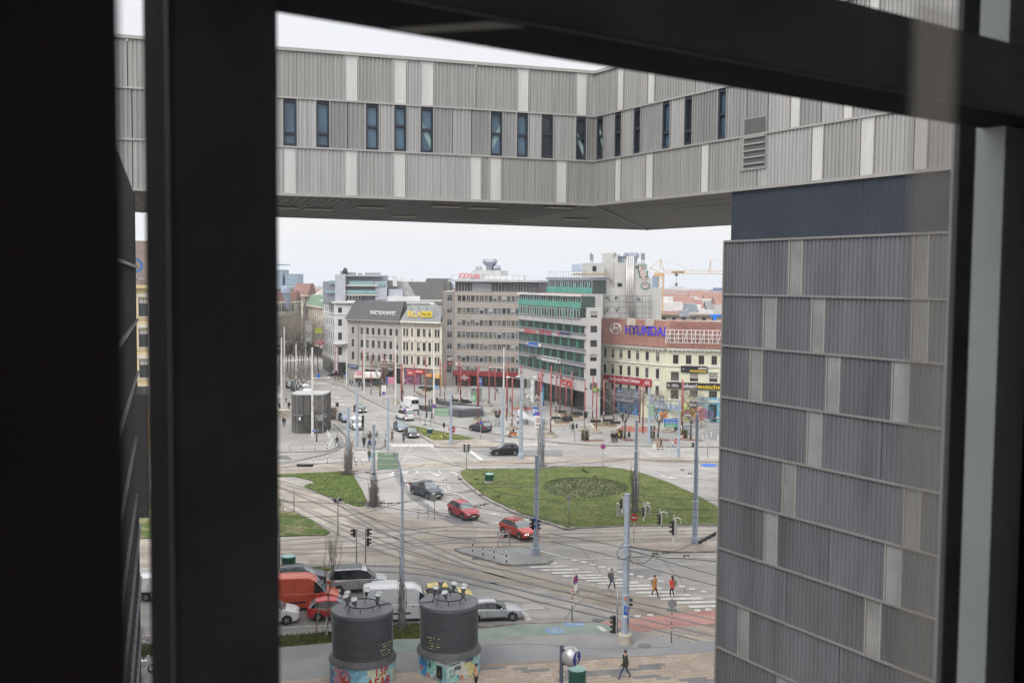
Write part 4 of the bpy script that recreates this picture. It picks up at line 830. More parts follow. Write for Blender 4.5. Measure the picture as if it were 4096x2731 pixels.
# --- tall white party wall building behind
Yw=214.0;pw=mat('white_party_wall',(.46,.455,.44),.85,var=.07,vs=.12,bump=.1)
hF=thing('tower_house','tall white windowless party wall with silver flues and a billboard frame','building',pt(2500,1320,Yw)*1)
W['tower_house']=hF.location.copy()
def fr(px0,px1,py0,py1,Y,mt,name,dep=10,root=None):
    a=pt(px0,(py0+py1)/2,Y);b=pt(px1,(py0+py1)/2,Y);z1=pt(px0,py0,Y).z;z0=pt(px0,py1,Y).z if py1 else 0;m=MB();m.box(a.x,b.x,Y,Y+dep,z0,z1);return m.build(name,mt,root or hF)
fr(2404,2500,1149,0,Yw,pw,'wall',12);fr(2468,2593,1050,0,Yw+.02,pw,'wall',12);fr(2416,2471,1012,1152,Yw+1,pw,'lift_tower',6);fr(2593,2617,1112,0,Yw+.04,pw,'wall',12);fr(2617,2657,1153,0,Yw+.06,pw,'wall',12)
fr(2339,2417,1052,1153,Yw-2,pw,'plant_room',8);fr(2342,2410,1150,1600,Yw-1.5,pw,'wall',8);fr(2370,2385,1064,1084,Yw-2.1,dark_m,'vent_grille',.1);fr(2470,2488,1132,1147,Yw-.02,dark_m,'opening',.1)
fr(2294,2338,1056,1085,Yw+40,mat('bluish_block',(.4,.45,.55),.6),'rear_block',8)
for i in range(4):
    x=2509+i*8;m=MB();a=pt(x,1025,Yw-.6);b=pt(x+(i-1.5)*.5,1160+i*8*-1+30,Yw-.6);c_=pt(2521+i*6,1270,Yw-.9)
    m.tube([(a.x,Yw-.6,a.z),(a.x,Yw-.6,b.z),(c_.x,Yw-.9,c_.z)],.17,8);m.build('flue_pipe',flat('flue_steel',(.52,.51,.5),.3,metal=.4),hF,smooth=True)
m=MB()
for k,x in enumerate((2415,2440,2478,2504,2545,2570,2596,2604)): a=pt(x,1179,Yw-.9);b=pt(x,1272,Yw-.9);m.box(a.x-.05,a.x+.05,Yw-.95,Yw-.85,b.z,a.z)
for y in (1183,1207,1227,1252,1270): a=pt(2414,y,Yw-.9);b=pt(2606,y,Yw-.9);m.box(a.x,b.x,Yw-.96,Yw-.9,a.z-.05,a.z+.05)
m.build('billboard_frame',flat('frame_grey',(.16,.17,.19)),hF)
gr1=flat('graffiti_pink',(.55,.4,.36));gr2=flat('graffiti_teal',(.05,.35,.36));gr3=flat('graffiti_black',(.03,.03,.03))
for i,ch in enumerate('FUTO'):
    for mt_,o_,sc in ((gr2,-.03,1.5),(gr3,-.05,1.3),(gr1,-.1,1.12)):
        a=pt(2556+i*4,1084+i*23,Yw);t_=text_mb(ch,1.35*sc,1.05*sc,.02);t_.v=[V((a.x-(sc-1)*.6+v.x,Yw+o_+v.y,a.z-(sc-1)*.5+v.z)) for v in t_.v];t_.build('graffiti',mt_,hF)
m=MB()
for x,y in ((2438,1125),(2545,1070),(2425,1195),(2460,1190),(2425,1240),(2465,1240),(2552,1195),(2415,1335),(2455,1020),(2410,1245)):
    for k in range(3):
        a=pt(x+k*4,y+rnd.uniform(-4,4),Yw-.05 if y > 1060 else Yw+.9);m.tube([a+V((rnd.uniform(-.3,.3),0,rnd.uniform(-.5,.5))) for _ in range(5)],.035,3)
m.build('graffiti',gr3,hF)
for x,y in ((2363,1012),(2370,1018),(2568,1012),(2576,1014)):
    m=MB();a=pt(x,y,Yw);b=pt(x,1052,Yw);m.tube([(a.x,Yw,b.z-.5),(a.x,Yw,a.z)],.06,5);m.box(a.x-.2,a.x+.2,Yw-.2,Yw+.1,a.z-1.4,a.z);m.build('antenna',galv_m,hF)
for x in (2476,2491): m=MB();a=pt(x,1050,Yw+2);m.lathe([(.5,a.z),(.5,a.z+.9),(.9,a.z+1.4),(.6,a.z+2),(0,a.z+2)],(a.x,Yw+3),8);m.build('roof_ventilator',vent_m,hF)
m=MB();a=pt(2530,1050,Yw+2);m.lathe([(1.2,a.z),(1.3,a.z+.8),(1.7,a.z+1.4),(1.5,a.z+2.1),(0,a.z+2.1)],(a.x,Yw+4),6);m.build('roof_ventilator',vent_m,hF)
# --- pale yellow house with tiled roof
yel=mat('pale_yellow_render',(.55,.55,.42),.85,var=.04,vs=.3);tile=mat('red_brown_tiles',(.19,.09,.07),.85,var=.3,vs=1.5,st=(1,1,3));MATS['trim_y']=flat('yellow_trim',(.62,.62,.56))
H0,H1,H2=G(2394,1645),G(2662,1684),G(2930,1695);Wg=Wall(H0,H1);Wh=Wall(H1,H2)
hG=thing('corner_house','pale yellow four storey house with red tiled roof and rooftop sign letters','building',H1)
zg=Wg.uz(2396,1378)[1]
rg=[(Wg.uz(2420,b)[1],Wg.uz(2420,a)[1]) for a,b in ((1393,1426),(1457,1492),(1522,1556))]
cols=[(Wg.uz(2200+.4464*x,1475)[0],.85) for x in (493,563,635,709,784,870,965)];rw=[(a,b,cols) for a,b in rg]
facade(hG,Wg,0,zg,rw,yel);wins(hG,Wg,rw,'dyvhSL')
rh=[(Wh.uz(2780,b)[1],Wh.uz(2780,a)[1]) for a,b in ((1422,1457),(1491,1525),(1561,1598))]
ch_=[(Wh.uz(2200+.4464*x,1475)[0],1.0) for x in (1125,1240,1355,1470,1585)];c2_=[(Wh.uz(2200+.4464*x,1475)[0],1.45) for x in (1120,1292,1465,1620)]
rwh=[(*rh[0],ch_),(*rh[1],c2_),(*rh[2],c2_)];facade(hG,Wh,0,zg,rwh,yel);wins(hG,Wh,rwh,['byvhSL','byvhSL','byvhSL'])
body(hG,[Wg,Wh],13,0,zg,yel)
for w_ in (Wg,Wh):
    band(hG,w_,zg,.35,.6,MATS['trim_y']);band(hG,w_,rg[0][0]-.75,.25,.2,MATS['trim_y'],'string_course');band(hG,w_,rg[2][0]-.7,.15,.12,MATS['trim_y'],'string_course')
    for i in range(int(w_.L/.8)): m=MB();wbox(m,w_,i*.8+.2,i*.8+.45,0,.45,zg-.3,zg-.01);m.build('dentil',MATS['trim_y'],hG)
roofhip(hG,[Wg,Wh],13,zg+.36,4.6,tile,.75,.45)
tl=MB()                                   # tile courses
for w_ in (Wg,Wh):
    for i in range(18): f=i/18;tl.tube([w_.T(.2,.75-f*6.4,zg+.42+4.6*f),w_.T(w_.L,.75-f*6.4,zg+.42+4.6*f)],.045,3)
o=tl.build('roof_tile_course',tile,hG);o['kind']='stuff'
for x,y in ((2525,1278),(2600,1282),(2657,1285),(2722,1288),(2860,1295)): fr(x-17,x+17,y,y+22,Wh.P0.y+6,concrete_m,'chimney',1.2,hG);fr(x-14,x+14,y-5,y,Wh.P0.y+6.1,concrete_m,'chimney_cap',1,hG)
shopsG=MB();shop(hG,Wg,Wg.uz(2458,1620)[0],Wg.uz(2562,1640)[0],.3,5.2,mat('blue_shopfront',(.02,.06,.2),.35,col2=(.14,.25,.38),vs=1.2,d=6),'shop_window')
shop(hG,Wg,Wg.uz(2600,1640)[0],Wg.L-.4,.3,4.5,mat('blue_posters',(.08,.22,.4),.4,col2=(.45,.5,.5),vs=1.5),'shop_window')
shop(hG,Wg,Wg.uz(2400,1620)[0],Wg.uz(2430,1640)[0],.3,4.6,flat('green_shopfront',(.1,.35,.03)),'shop_window')
band(hG,Wh,0,4.6,.03,mat('street_mural',(.5,.5,.2),.7,col2=(.12,.3,.42),vs=.28,d=2,lo=.42,hi=.58),'mural',Wh.uz(2728,1660)[0],Wh.L)
for px,cl,r in ((2740,(.35,.45,.1),1.4),(2755,(.5,.15,.35),1.0),(2790,(.55,.3,.2),1.6),(2812,(.5,.2,.3),1.2),(2850,(.1,.3,.4),1.5),(2772,(.6,.4,.1),.8),(2835,(.45,.25,.55),.9)):
    u,z=Wh.uz(px,1655);m=MB();m.v=[Wh.T(u,.05,z)]+[Wh.T(u+r*(1+.25*math.sin(a*3))*math.cos(a*.393),.05,z+r*.9*math.sin(a*.393)) for a in range(16)];m.f=[[0,i+1,(i+1) % 16+1] for i in range(16)];m.m=[0]*16;m.build('mural_shape',flat('mural_%d' % px,cl),hG)
shop(hG,Wh,Wh.uz(2835,1660)[0],Wh.uz(2865,1660)[0],.2,3.4,glass_m)
# --- signs
def letters_roof(s,root,wall,px0,px1,py0,py1,mt,o,ext=.2): u0=wall.uz(px0,(py0+py1)/2)[0];u1=wall.uz(px1,(py0+py1)/2)[0];z1=wall.uz((px0+px1)/2,py0)[1];z0=wall.uz((px0+px1)/2,py1)[1];letters(s,root,wall,u0,z0,u1-u0,z1-z0,mt,o,ext);return u0,u1,z0,z1
def frame_grid(root,wall,u0,u1,z0,z1,o,n,mt,t=.05,rows=2,diag=False):
    m=MB()
    for i in range(n+1): u=u0+(u1-u0)*i/n;wbox(m,wall,u-t,u+t,o-.05,o+.05,z0,z1)
    for j in range(rows+1): z=z0+(z1-z0)*j/rows;wbox(m,wall,u0,u1,o-.11,o-.05,z-t,z+t)
    if diag:
        for i in range(0,n,2): m.tube([wall.T(u0+(u1-u0)*i/n,o,z0),wall.T(u0+(u1-u0)*(i+1)/n,o,z1)],t,4)
    return m.build('steel_frame',mt,root)
sg=thing('roof_sign','blue HYUNDAI letters with a silver oval emblem on the tiled roof','sign',Wg.T(5,-2,zg+1));hb=flat('hyundai_blue',(.03,.03,.5),.4)
Wgs=Wall(Wg.T(0,-.8,0),Wg.T(Wg.L,-.8,0));silver=flat('emblem_silver',(.55,.56,.58),.3,metal=.3)
_,_,gz0,gz1=letters_roof('HYUNDAI',sg,Wgs,2501,2661,1303,1341,hb,0,.25);frame_grid(sg,Wgs,Wgs.uz(2440,1340)[0],Wgs.uz(2662,1350)[0],gz0-2.4,gz0-.05,-.3,14,galv_m)
e_=Wgs.uz(2463,1315);m=MB();m.tube([Wgs.T(e_[0]+1.38*math.cos(a*.2618),0,e_[1]+1.0*math.sin(a*.2618)) for a in range(25)],.11,5)
for pts_ in (((-.95,-.55),(-.55,-.1),(-.3,.75)),((-.55,-.1),(.1,.1),(.55,.12)),((.95,.55),(.55,.12),(.3,-.75))): m.tube([Wgs.T(e_[0]+a,0,e_[1]+b) for a,b in pts_],[.09,.2,.12],5)
m.build('emblem',silver,sg)
fg=thing('roof_sign','empty white steel sign frame on the tiled roof right of the blue letters','sign frame',Wh.T(2,-1.6,zg+1));Whs=Wall(Wh.T(0,-.4,0),Wh.T(Wh.L,-.4,0))
frame_grid(fg,Whs,Whs.uz(2664,1340)[0],Whs.L,Whs.uz(2750,1388)[1],Whs.uz(2750,1320)[1],0,16,whites_m,.05,4,True)
def simple_sign(*a,**k): return sign_on(*a,**k)[0]
yl=flat('sign_yellow',(.72,.5,.02));blk_=flat('sign_black',(.015,.017,.022));kfr=flat('chicken_red',(.33,.02,.05));cream=flat('sign_cream',(.65,.62,.58))
def board(wall,px0,px1,py0,py1,bg,label,txt=(),o=.3,th=.15,name='wall_sign',ratio=0):
    pm_=(px0+px1)/2;u0=wall.uz(px0,(py0+py1)/2)[0];u1=wall.uz(px1,(py0+py1)/2)[0];z1=wall.uz(pm_,py0)[1];z0=wall.uz(pm_,py1)[1]
    root=thing(name,label,'sign',wall.T((u0+u1)/2,o,z0));L=u1-u0;H=z1-z0
    if bg: m=MB();wbox(m,wall,u0,u1,o-th,o,z0,z1);m.build('board',bg,root)
    for s,mt_,a,b,c,d in txt: letters(s,root,wall,u0+a*L,z0+b*H,(c-a)*L,(d-b)*H,mt_,o+.02,.03)
    return root
board(Wg,2418,2609,1508,1536,kfr,'long dark red sign reading 20 m Kentucky Fried Chicken KFC on the yellow house',[('20m',kfr,.045,.36,.1,.64),('Kentucky Fried Chicken',cream,.14,.2,.77,.82),('KFC',cream,.88,.25,.98,.75)])
bx=Wg.uz(2418,1520);m=MB();L_=Wg.uz(2609,1520)[0]-bx[0];zm=bx[1];m.v=[Wg.T(bx[0]+.02*L_,.315,zm),Wg.T(bx[0]+.045*L_,.315,zm+.35),Wg.T(bx[0]+.12*L_,.315,zm+.3),Wg.T(bx[0]+.12*L_,.315,zm-.3),Wg.T(bx[0]+.045*L_,.315,zm-.4)];m.f=[[0,1,2,3,4][::-1]];m.m=[0];tag(m.build('arrow_plate',cream),'cream arrow plate at the left end of the long red restaurant sign','arrow')
board(Wh,2724,2831,1463,1489,blk_,'smaller black sign with white arrow and yellow lettering reading sehen! wutscher',[('←',whites_m,.06,.4,.15,.6),('sehen!',whites_m,.65,.5,.98,.92),('wutscher',yl,.33,.08,.98,.5)])
board(Wh,2667,2895,1531,1556,blk_,'long black sign reading 107m sehen! wutscher on the yellow house',[('← 107m',whites_m,.02,.25,.21,.75),('sehen!',whites_m,.27,.2,.53,.85),('wutscher',yl,.54,.15,1.0,.82)])
board(We,2101,2147,1313,1333,None,'red Adecco lettering on the grey band of the green glass block',[('Adecco',flat('adecco_red',(.5,.05,.05)),0,0,1,1)],ratio=1)
board(We,2161,2209,1318,1337,None,'dark red DIS AG lettering on the grey band of the green glass block',[('DIS AG',flat('dis_red',(.35,.02,.06)),0,0,1,1)])
board(We,2246,2284,1326,1342,None,'small dark blue company lettering with round emblem right of the red lettering',[('mmmmmm',flat('dark_blue_letter',(.03,.03,.12)),0,.3,.85,.7),('O',flat('dark_blue_letter',0),.86,0,1,1)])
board(We,2234,2244,1325,1340,None,'small pink round emblem beside the dark blue lettering',[('@',flat('pink_emblem',(.5,.08,.2)),0,0,1,1)])
board(We,2110,2158,1366,1386,blue_m,'blue car park sign with white P and street name on the green glass block',[('P',whites_m,.05,.2,.2,.85),('Mariahilfer Straße',whites_m,.22,.15,.97,.42)])
board(We,2158,2169,1371,1388,whites_m,'small white plate at the right end of the blue car park sign',())
board(We,2172,2246,1427,1448,whites_m,'white banner with small dark text on the green glass block',[('Flexible Büroflächen. Sofort verfügbar.',dark_m,.04,.5,.82,.75),('HB',dark_m,.87,.35,.96,.8)])
board(We,2125,2150,1424,1434,None,'dark emblem lettering left of the white banner',[('■ ●■',dark_m,0,0,1,1)])
board(Wst,2372,2397,1550,1566,flat('lime_sign',(.08,.4,.03)),'small bright green projecting shop sign at the stair bay',[('Grünwald',whites_m,.1,.3,.9,.7)])
board(We,2264,2302,1519,1542,flat('adecco_board',(.45,.04,.03)),'red square sign reading Adecco above the entrance',[('Adecco',whites_m,.1,.3,.9,.65)],o=1)
board(Wg,2391,2433,1580,1608,flat('lime_sign',0),'bright green shop sign with white script at the left end of the yellow house',[('Fresh',whites_m,.1,.2,.65,.8)])
board(Wg,2462,2545,1592,1608,flat('shop_navy',(.02,.05,.2)),'dark blue shop sign with white lettering below the long red sign',[('Kreativ-Bastel-Markt',whites_m,.05,.2,.95,.8)])
board(Wg,2601,2728,1612,1636,mat('poster_blue',(.05,.2,.4),.5,col2=(.5,.5,.48),vs=2),'blue and white striped shop awning sign on the yellow house',())
board(Wh,2758,2790,1606,1630,flat('club_dark',(.05,.03,.07)),'dark shop sign with pale lettering over the mural',[('Balkan',cream,.1,.3,.9,.75)])

board(Wh,2641,2668,1647,1672,flat('shop_orange',(.6,.2,.02)),'orange cash machine panel in the ground floor of the yellow house',())
# rooftop signs on the long house and ornate house
Wbs=Wall(Wb.T(0,-.6,0),Wb.T(Wb.L,-.6,0));Wcs=Wall(Wc.T(0,-.3,0),Wc.T(Wc.L,-.3,0))
mj=thing('roof_sign','white steel letter frame spelling MOJAWE on the dark roof of the long house','sign frame',Wbs.T(8,0,zb1+1))
u0,u1,z0,z1=letters_roof('MOJAWE',mj,Wbs,1482,1580,1246,1263,whites_m,.0,.1);m=MB()
wbox(m,Wbs,u0-.3,u1+.3,-.15,-.05,z1,z1+.12);wbox(m,Wbs,u0-.3,u1+.3,-.15,-.05,z0-.12,z0)
for i in range(7): u=u0+(u1-u0)*i/6;wbox(m,Wbs,u-.04,u+.04,-.2,-.15,z0-1,z1)
m.build('steel_frame',whites_m,mj)
bs=thing('roof_sign','yellow BILLA PLUS letters on the roof of the ornate cream house','sign',Wcs.T(3,0,zc+1));letters_roof('BILLA',bs,Wcs,1631,1684,1243,1267,yl,.05,.25)
u0,z1=Wcs.uz(1686,1245);u1,z0=Wcs.uz(1728,1269);m=MB();wbox(m,Wcs,u0,u1,-.1,.1,z0,z1);m.build('board',yl,bs);letters('PLUS',bs,Wcs,u0+.3,z0+.35,u1-u0-.6,z1-z0-.7,flat('plus_green',(.03,.15,.06)),.13,.03)
frame_grid(bs,Wcs,Wcs.uz(1631,1270)[0],u1,z0-1.6,z0,-.3,12,galv_m);m=MB()
for i in range(6): u=Wcs.uz(1640,1250)[0]+i*2.2;m.tube([Wcs.T(u,-.3,z0),Wcs.T(u,-.3,z1+1.2)],.05,4);m.tube([Wcs.T(u,-.3,z1+1),Wcs.T(u+.3,-2.5,z0-.5)],.05,4)
m.build('sign_brace',galv_m,bs)
xx=thing('roof_sign','red and white XXXLutz letters on the roof edge of the brown office block','sign',Wd.T(2,0,zd+3));lr=flat('letter_red',(.6,.05,.08))
for mt_,o_,g_ in ((lr,.35,0),):
    u0=Wd.uz(1836,1100)[0];u1=Wd.uz(1922,1100)[0];z1=Wd.uz(1880,1092)[1];z0=Wd.uz(1880,1112)[1];letters('XXXLutz',xx,Wd,u0+g_,z0,u1-u0,z1-z0,mt_,o_,.1)
m=MB();wbox(m,Wd,u0,u1,.0,.1,z0-.15,z0-.02);m.build('steel_frame',galv_m,xx)
board(Wd,1845,1888,1495,1519,rd,'dark red portal sign reading XXXL RESTAURANT',[('XXXL',whites_m,.35,.68,.65,.9),('RESTAURANT',whites_m,.12,.36,.88,.62),('Café',whites_m,.38,.1,.62,.28)],o=1.6)
board(Wd0,1788,1807,1444,1461,rd,'small dark red sign on the narrow left bay of the brown block',[('XXXL',whites_m,.2,.4,.8,.7)])
board(Wd0,1789,1806,1430,1441,whites_m,'small white and green sign above the small dark red sign',[('tmg',flat('plus_green',0),.2,.3,.8,.7)])
board(Wd,1824,1850,1449,1461,whites_m,'small white sign on the brown block above the restaurant',[('MEIN',flat('plus_green',0),.3,.3,.9,.7)])
board(Wc,1662,1698,1478,1494,flat('bright_red',(.5,.03,.02)),'red shop sign with white lettering BERITEL on the ornate house',[('BERITEL',whites_m,.15,.3,.85,.75)])
board(Wc,1632,1656,1480,1500,flat('pink_red',(.5,.08,.08)),'pinkish red shop sign left of the red shop sign',[('Bora',whites_m,.2,.3,.8,.7)])
board(Wc,1703,1730,1493,1507,flat('shop_orange',0),'orange shop sign on the ornate house',[('Snack',whites_m,.2,.3,.8,.7)])
shop(hC,Wc,.8,5.2,.2,4.4,mat('colourful_shop',(.05,.03,.1),.4,col2=(.4,.15,.2),vs=1.5),'shop_window');shop(hC,Wc,5.4,9.2,.2,3.9,mat('shop_interior',(.05,.03,.03),.3,col2=(.3,.28,.25),vs=1.3),'shop_window')
blk(hC,Wc,1737,1766,1495,1548,.3,flat('ochre_front',(.6,.38,.12)),'ochre_shopfront',.3);blk(hC,Wc,1741,1762,1512,1546,.34,glass_m,'door',.1);blk(hC,Wc,1706,1734,1510,1546,.15,glassc_m,'shop_window',.1)
board(Wb,1397,1432,1458,1470,flat('shop_navy',0),'navy bank sign with white lettering on the long grey house',[('Austrian Anadi Bank',whites_m,.1,.3,.95,.7)])
board(Wb,1553,1578,1465,1485,blk_,'black sign with white script Glory above the black shopfront',[('Glory',whites_m,.1,.2,.95,.8)],o=.35)

# ---------------------------------------------------------------- houses up the street, behind, and the distant city
beige=mat('beige_stucco',(.5,.44,.35),.85,var=.07,vs=.3);ivory=mat('ivory_stucco',(.5,.48,.44),.85,var=.06,vs=.3);ochre=mat('yellow_stucco',(.55,.44,.26),.85,var=.06,vs=.3)
redr=mat('red_roof',(.2,.105,.085),.85,var=.25,vs=.6);grn=mat('copper_green_roof',(.12,.2,.13),.7,var=.2,vs=.8)
MATS['trim_i']=ivory;MATS['trim_b']=beige
def house(px0,px1,Y0,Y1,eave,wallm,roofm,label,cat='building',ncol=4,storeys=4,rh=4,name='street_house',trim='i',st='vSL',wd=1.3):
    P0=pt(px0,1130,Y0);P1=pt(px1,1130,Y1);wl=Wall(P0,P1);z=pt((px0+px1)/2,eave,(Y0+Y1)/2).z
    r=thing(name,label,cat,(P0.x,P0.y,0));fh=(z-4.2)/storeys
    cols=[(wl.L*(i+.5)/ncol,wd) for i in range(ncol)];rw=[(4.6+fh*k,4.6+fh*k+fh*.58,cols) for k in range(storeys)]
    facade(r,wl,0,z,rw,wallm);wins(r,wl,rw,'d'+trim+st);body(r,[wl],13,0,z,wallm);band(r,wl,z,.5,.8,wallm);band(r,wl,4.2,.25,.2,wallm,'string_course')
    for k in range(1,storeys): band(r,wl,4.2+fh*k-.1,.15,.12,wallm,'string_course')
    if rh: roofhip(r,[wl],13,z+.5,rh,roofm,.6)
    shop(r,wl,.8,wl.L-.8,.2,3.3,glass_m);return r,wl,z
h1,w1,z1_=house(1233,1292,345,318,1228,beige,grn,'beige street house with green copper corner roof beyond the white corner house',ncol=7,rh=3.4)
h2,w2,z2_=house(1172,1236,372,352,1184,beige,redr,'pale beige street house with steep firewall roof in the row up the street',ncol=7,storeys=5,rh=4)
h3,w3,z3_=house(1085,1175,330,345,1212,ivory,redr,'greyish ivory street house with a small domed corner turret',ncol=9,storeys=4,rh=3.5)
p=w3.T(w3.L*.62,0,0);m=MB();m.lathe([(1.5,z3_-2),(1.5,z3_+3),(1.8,z3_+3.2),(1.6,z3_+4.6),(.9,z3_+5.6),(.2,z3_+6),(.1,z3_+8),(0,z3_+8)],(p.x,p.y),12);m.build('dome',mat('slate_dome',(.2,.23,.3),.6,var=.1,vs=1),h3,smooth=40)
m=MB();a_=pt(1225,1215,350);b_=pt(1292,1215,340);m.add([(a_.x,350,a_.z),(b_.x,340,a_.z),(b_.x,341,pt(1292,1155,341).z),(a_.x+2,351,a_.z+3)],[(0,1,2,3)]);m.build('firewall',ivory,h2)
h4,w4,z4_=house(1060,1195,420,420,1150,mat('glass_office',(.34,.39,.44),.3,var=.1,vs=.3),mat('blue_grey_metal',(.22,.27,.33),.5),'modern blue grey rooftop block with glass tower rising behind the street houses',ncol=10,storeys=6,rh=0)
for a,b,c,d in ((1060,1130,1078,1150),(1140,1190,1095,1150),(1062,1136,1056,1060)):
    m=MB();p0=pt(a,c,425);p1=pt(b,d,425);m.box(p0.x,p1.x,425,437,p1.z,p0.z);m.build('rooftop_block',mat('blue_grey_metal',0),h4)
house(330,760,158,158,1152,ochre,mat('brown_roof',(.13,.1,.085),.8,var=.15,vs=1),'ornate yellow stucco house seen through the narrow left window gap',ncol=8,storeys=4,rh=7,st='vhSLA',wd=1.5)
ys=Wall(pt(500,1100,156.5),pt(700,1100,156.5));rs=thing('roof_sign','round blue letter O of a roof sign on the yellow house in the left gap','sign',ys.T(3,0,31));letters('O',rs,ys,ys.uz(523,1060)[0],ys.uz(545,1089)[1],2.0,2.1,flat('round_sign_blue',(.02,.12,.35)),.3,.2)
m=MB();wbox(m,ys,ys.uz(530,1060)[0],ys.uz(580,1060)[0],.1,.2,ys.uz(545,1118)[1],ys.uz(545,1112)[1]);wbox(m,ys,ys.uz(545,1060)[0],ys.uz(548,1060)[0],.1,.2,ys.uz(545,1118)[1],ys.uz(545,1089)[1]);m.build('steel_frame',galv_m,rs)
# infill behind the square
house(770,930,188,222,1190,ivory,redr,'pale old house row beside the yellow house, behind the broad window post',ncol=10,storeys=4,rh=4)
house(935,1062,232,290,1190,beige,slate,'beige old house row nearer the avenue, behind the broad window post',ncol=10,storeys=4,rh=4)
for a in ((1600,1775,290,285,1205,ivory,slate,'cream house with dark mansard roof behind the yellow supermarket letters',6,5,5),(1690,1800,340,330,1180,beige,slate,'house with dark ridge roof and round gable behind the brown block',6,5,5),
          (2640,2960,290,285,1262,mat('old_brick_wall',(.3,.24,.19),.9,var=.25,vs=.5),slate,'old house with weathered firewalls behind the tiled yellow house',8,5,0),(2660,3000,235,232,1245+45,ivory,flat('white_flat_roof',(.5,.5,.5)),'low white flat roofed house right behind the tiled roof',8,4,0)):
    house(*a[:8],ncol=a[8],storeys=a[9],rh=a[10])
def rbox(px0,px1,py0,py1,Y,mt,name,label,cat,dep=6,sl=0):
    a=pt(px0,py0,Y);b=pt(px1,py1,Y);m=MB();m.box(a.x,b.x,Y,Y+dep,b.z,a.z)
    if sl: m.v[4].x += sl;m.v[5].x -= sl;m.v[4].z += 0
    return tag(m.build(name,mt),label,cat)
rbox(2745,2797,1215,1250,240,vent_m,'roof_duct','large blue grey angular ventilation duct on the roofs at the right','duct',4,1);rbox(2724,2760,1243,1266,238,vent_m,'roof_duct','smaller angular ventilation duct below the large roof duct','duct',3,.6)
rbox(2845,2885,1258,1266,236,mat('blue_tarp',(.0,.15,.6),.5,var=.1,vs=2),'tarpaulin','bright blue tarpaulin hanging over the roof near the tower edge','tarpaulin',2);rbox(2853,2866,1266,1290,235.8,MATS['blue_tarp'],'tarpaulin','hanging end of blue tarpaulin below the bright blue sheet','tarpaulin',.3)
rbox(2858,2960,1160,1200,1300,flat('violet_block',(.13,.07,.2)),'office_building','distant violet box building on the horizon beside the tower edge','building',40);rbox(2870,2960,1151,1164,1320,flat('far_blue',(.05,.12,.2)),'office_building','distant dark blue block above the violet box','building',30)
rbox(2674,2750,1150,1170,2400,flat('hospital_white',(.5,.5,.5)),'hospital','wide pale slab building on the horizon below the crane','building',50);rbox(2690,2735,1144,1151,2400,flat('hospital_white',0),'hospital','upper floors of the pale slab building on the horizon','building',40)
rbox(2617,2632,1102,1160,1500,flat('far_tower_blue',(.12,.18,.26)),'office_tower','distant bluish tower beside the crane mast','building',20);rbox(2652,2657,1100,1165,1900,flat('chimney_pale',(.5,.42,.4)),'chimney','distant striped power station chimney beside the crane','chimney',4)
rbox(1755,1808,1133,1165,900,flat('far_blue_block',(.1,.17,.32)),'office_building','distant blue office tower behind the brown block','building',30);rbox(1643,1648,1113,1165,1500,flat('chimney_pale',0),'chimney','distant pale slim chimney left of the brown block','chimney',4)
m=MB();cm=[mat('far_wall',(.42,.4,.38),.9),mat('far_red_roof',(.24,.13,.105),.9),mat('far_grey_roof',(.2,.2,.21),.9),mat('far_light',(.55,.54,.53),.9)]
for i in range(4200):
    Y=470*(4600/470)**rnd.random();a=rnd.uniform(-.38,.42);x=a*Y
    if Y < 450 and a < -.15 and Y < 440: continue
    wd=rnd.uniform(10,26);zg_=-max(0,Y-300)*.00677;h=12.5+rnd.uniform(-4,3.5)-.0062*(Y-400)+Y*.0012;d=rnd.uniform(10,22);k=0 if rnd.random() < .6 else 3
    m.box(x,x+wd,Y,Y+d,zg_-2,h,k);t=rnd.random()
    if t < .65: m.add([(x,Y,h),(x+wd,Y,h),(x+wd,Y+d,h),(x,Y+d,h),(x,Y+d/2,h+4),(x+wd,Y+d/2,h+4)],[(0,1,5,4),(2,3,4,5),(1,2,5),(3,0,4)],1 if t < .4 else 2)
    else: m.box(x+wd*.3,x+wd*.7,Y+2,Y+6,h,h+2.5,3)
tag(m.build('distant_city',cm,kind='stuff'),'sea of distant pale city houses with red and grey roofs reaching the horizon','city')
m=MB()
for i in range(30): a=-.5+i/29.0;m.v += [V((a*9000,9000+200*math.sin(i),-80)),V((a*9000,9000,-22+16*math.sin(i*.55)+8*math.sin(i*1.7)))]
for i in range(29): m.f.append([2*i,2*i+2,2*i+3,2*i+1]);m.m.append(0)
m.build('hills',flat('far_hill',(.1,.13,.14),.9),kind='structure')
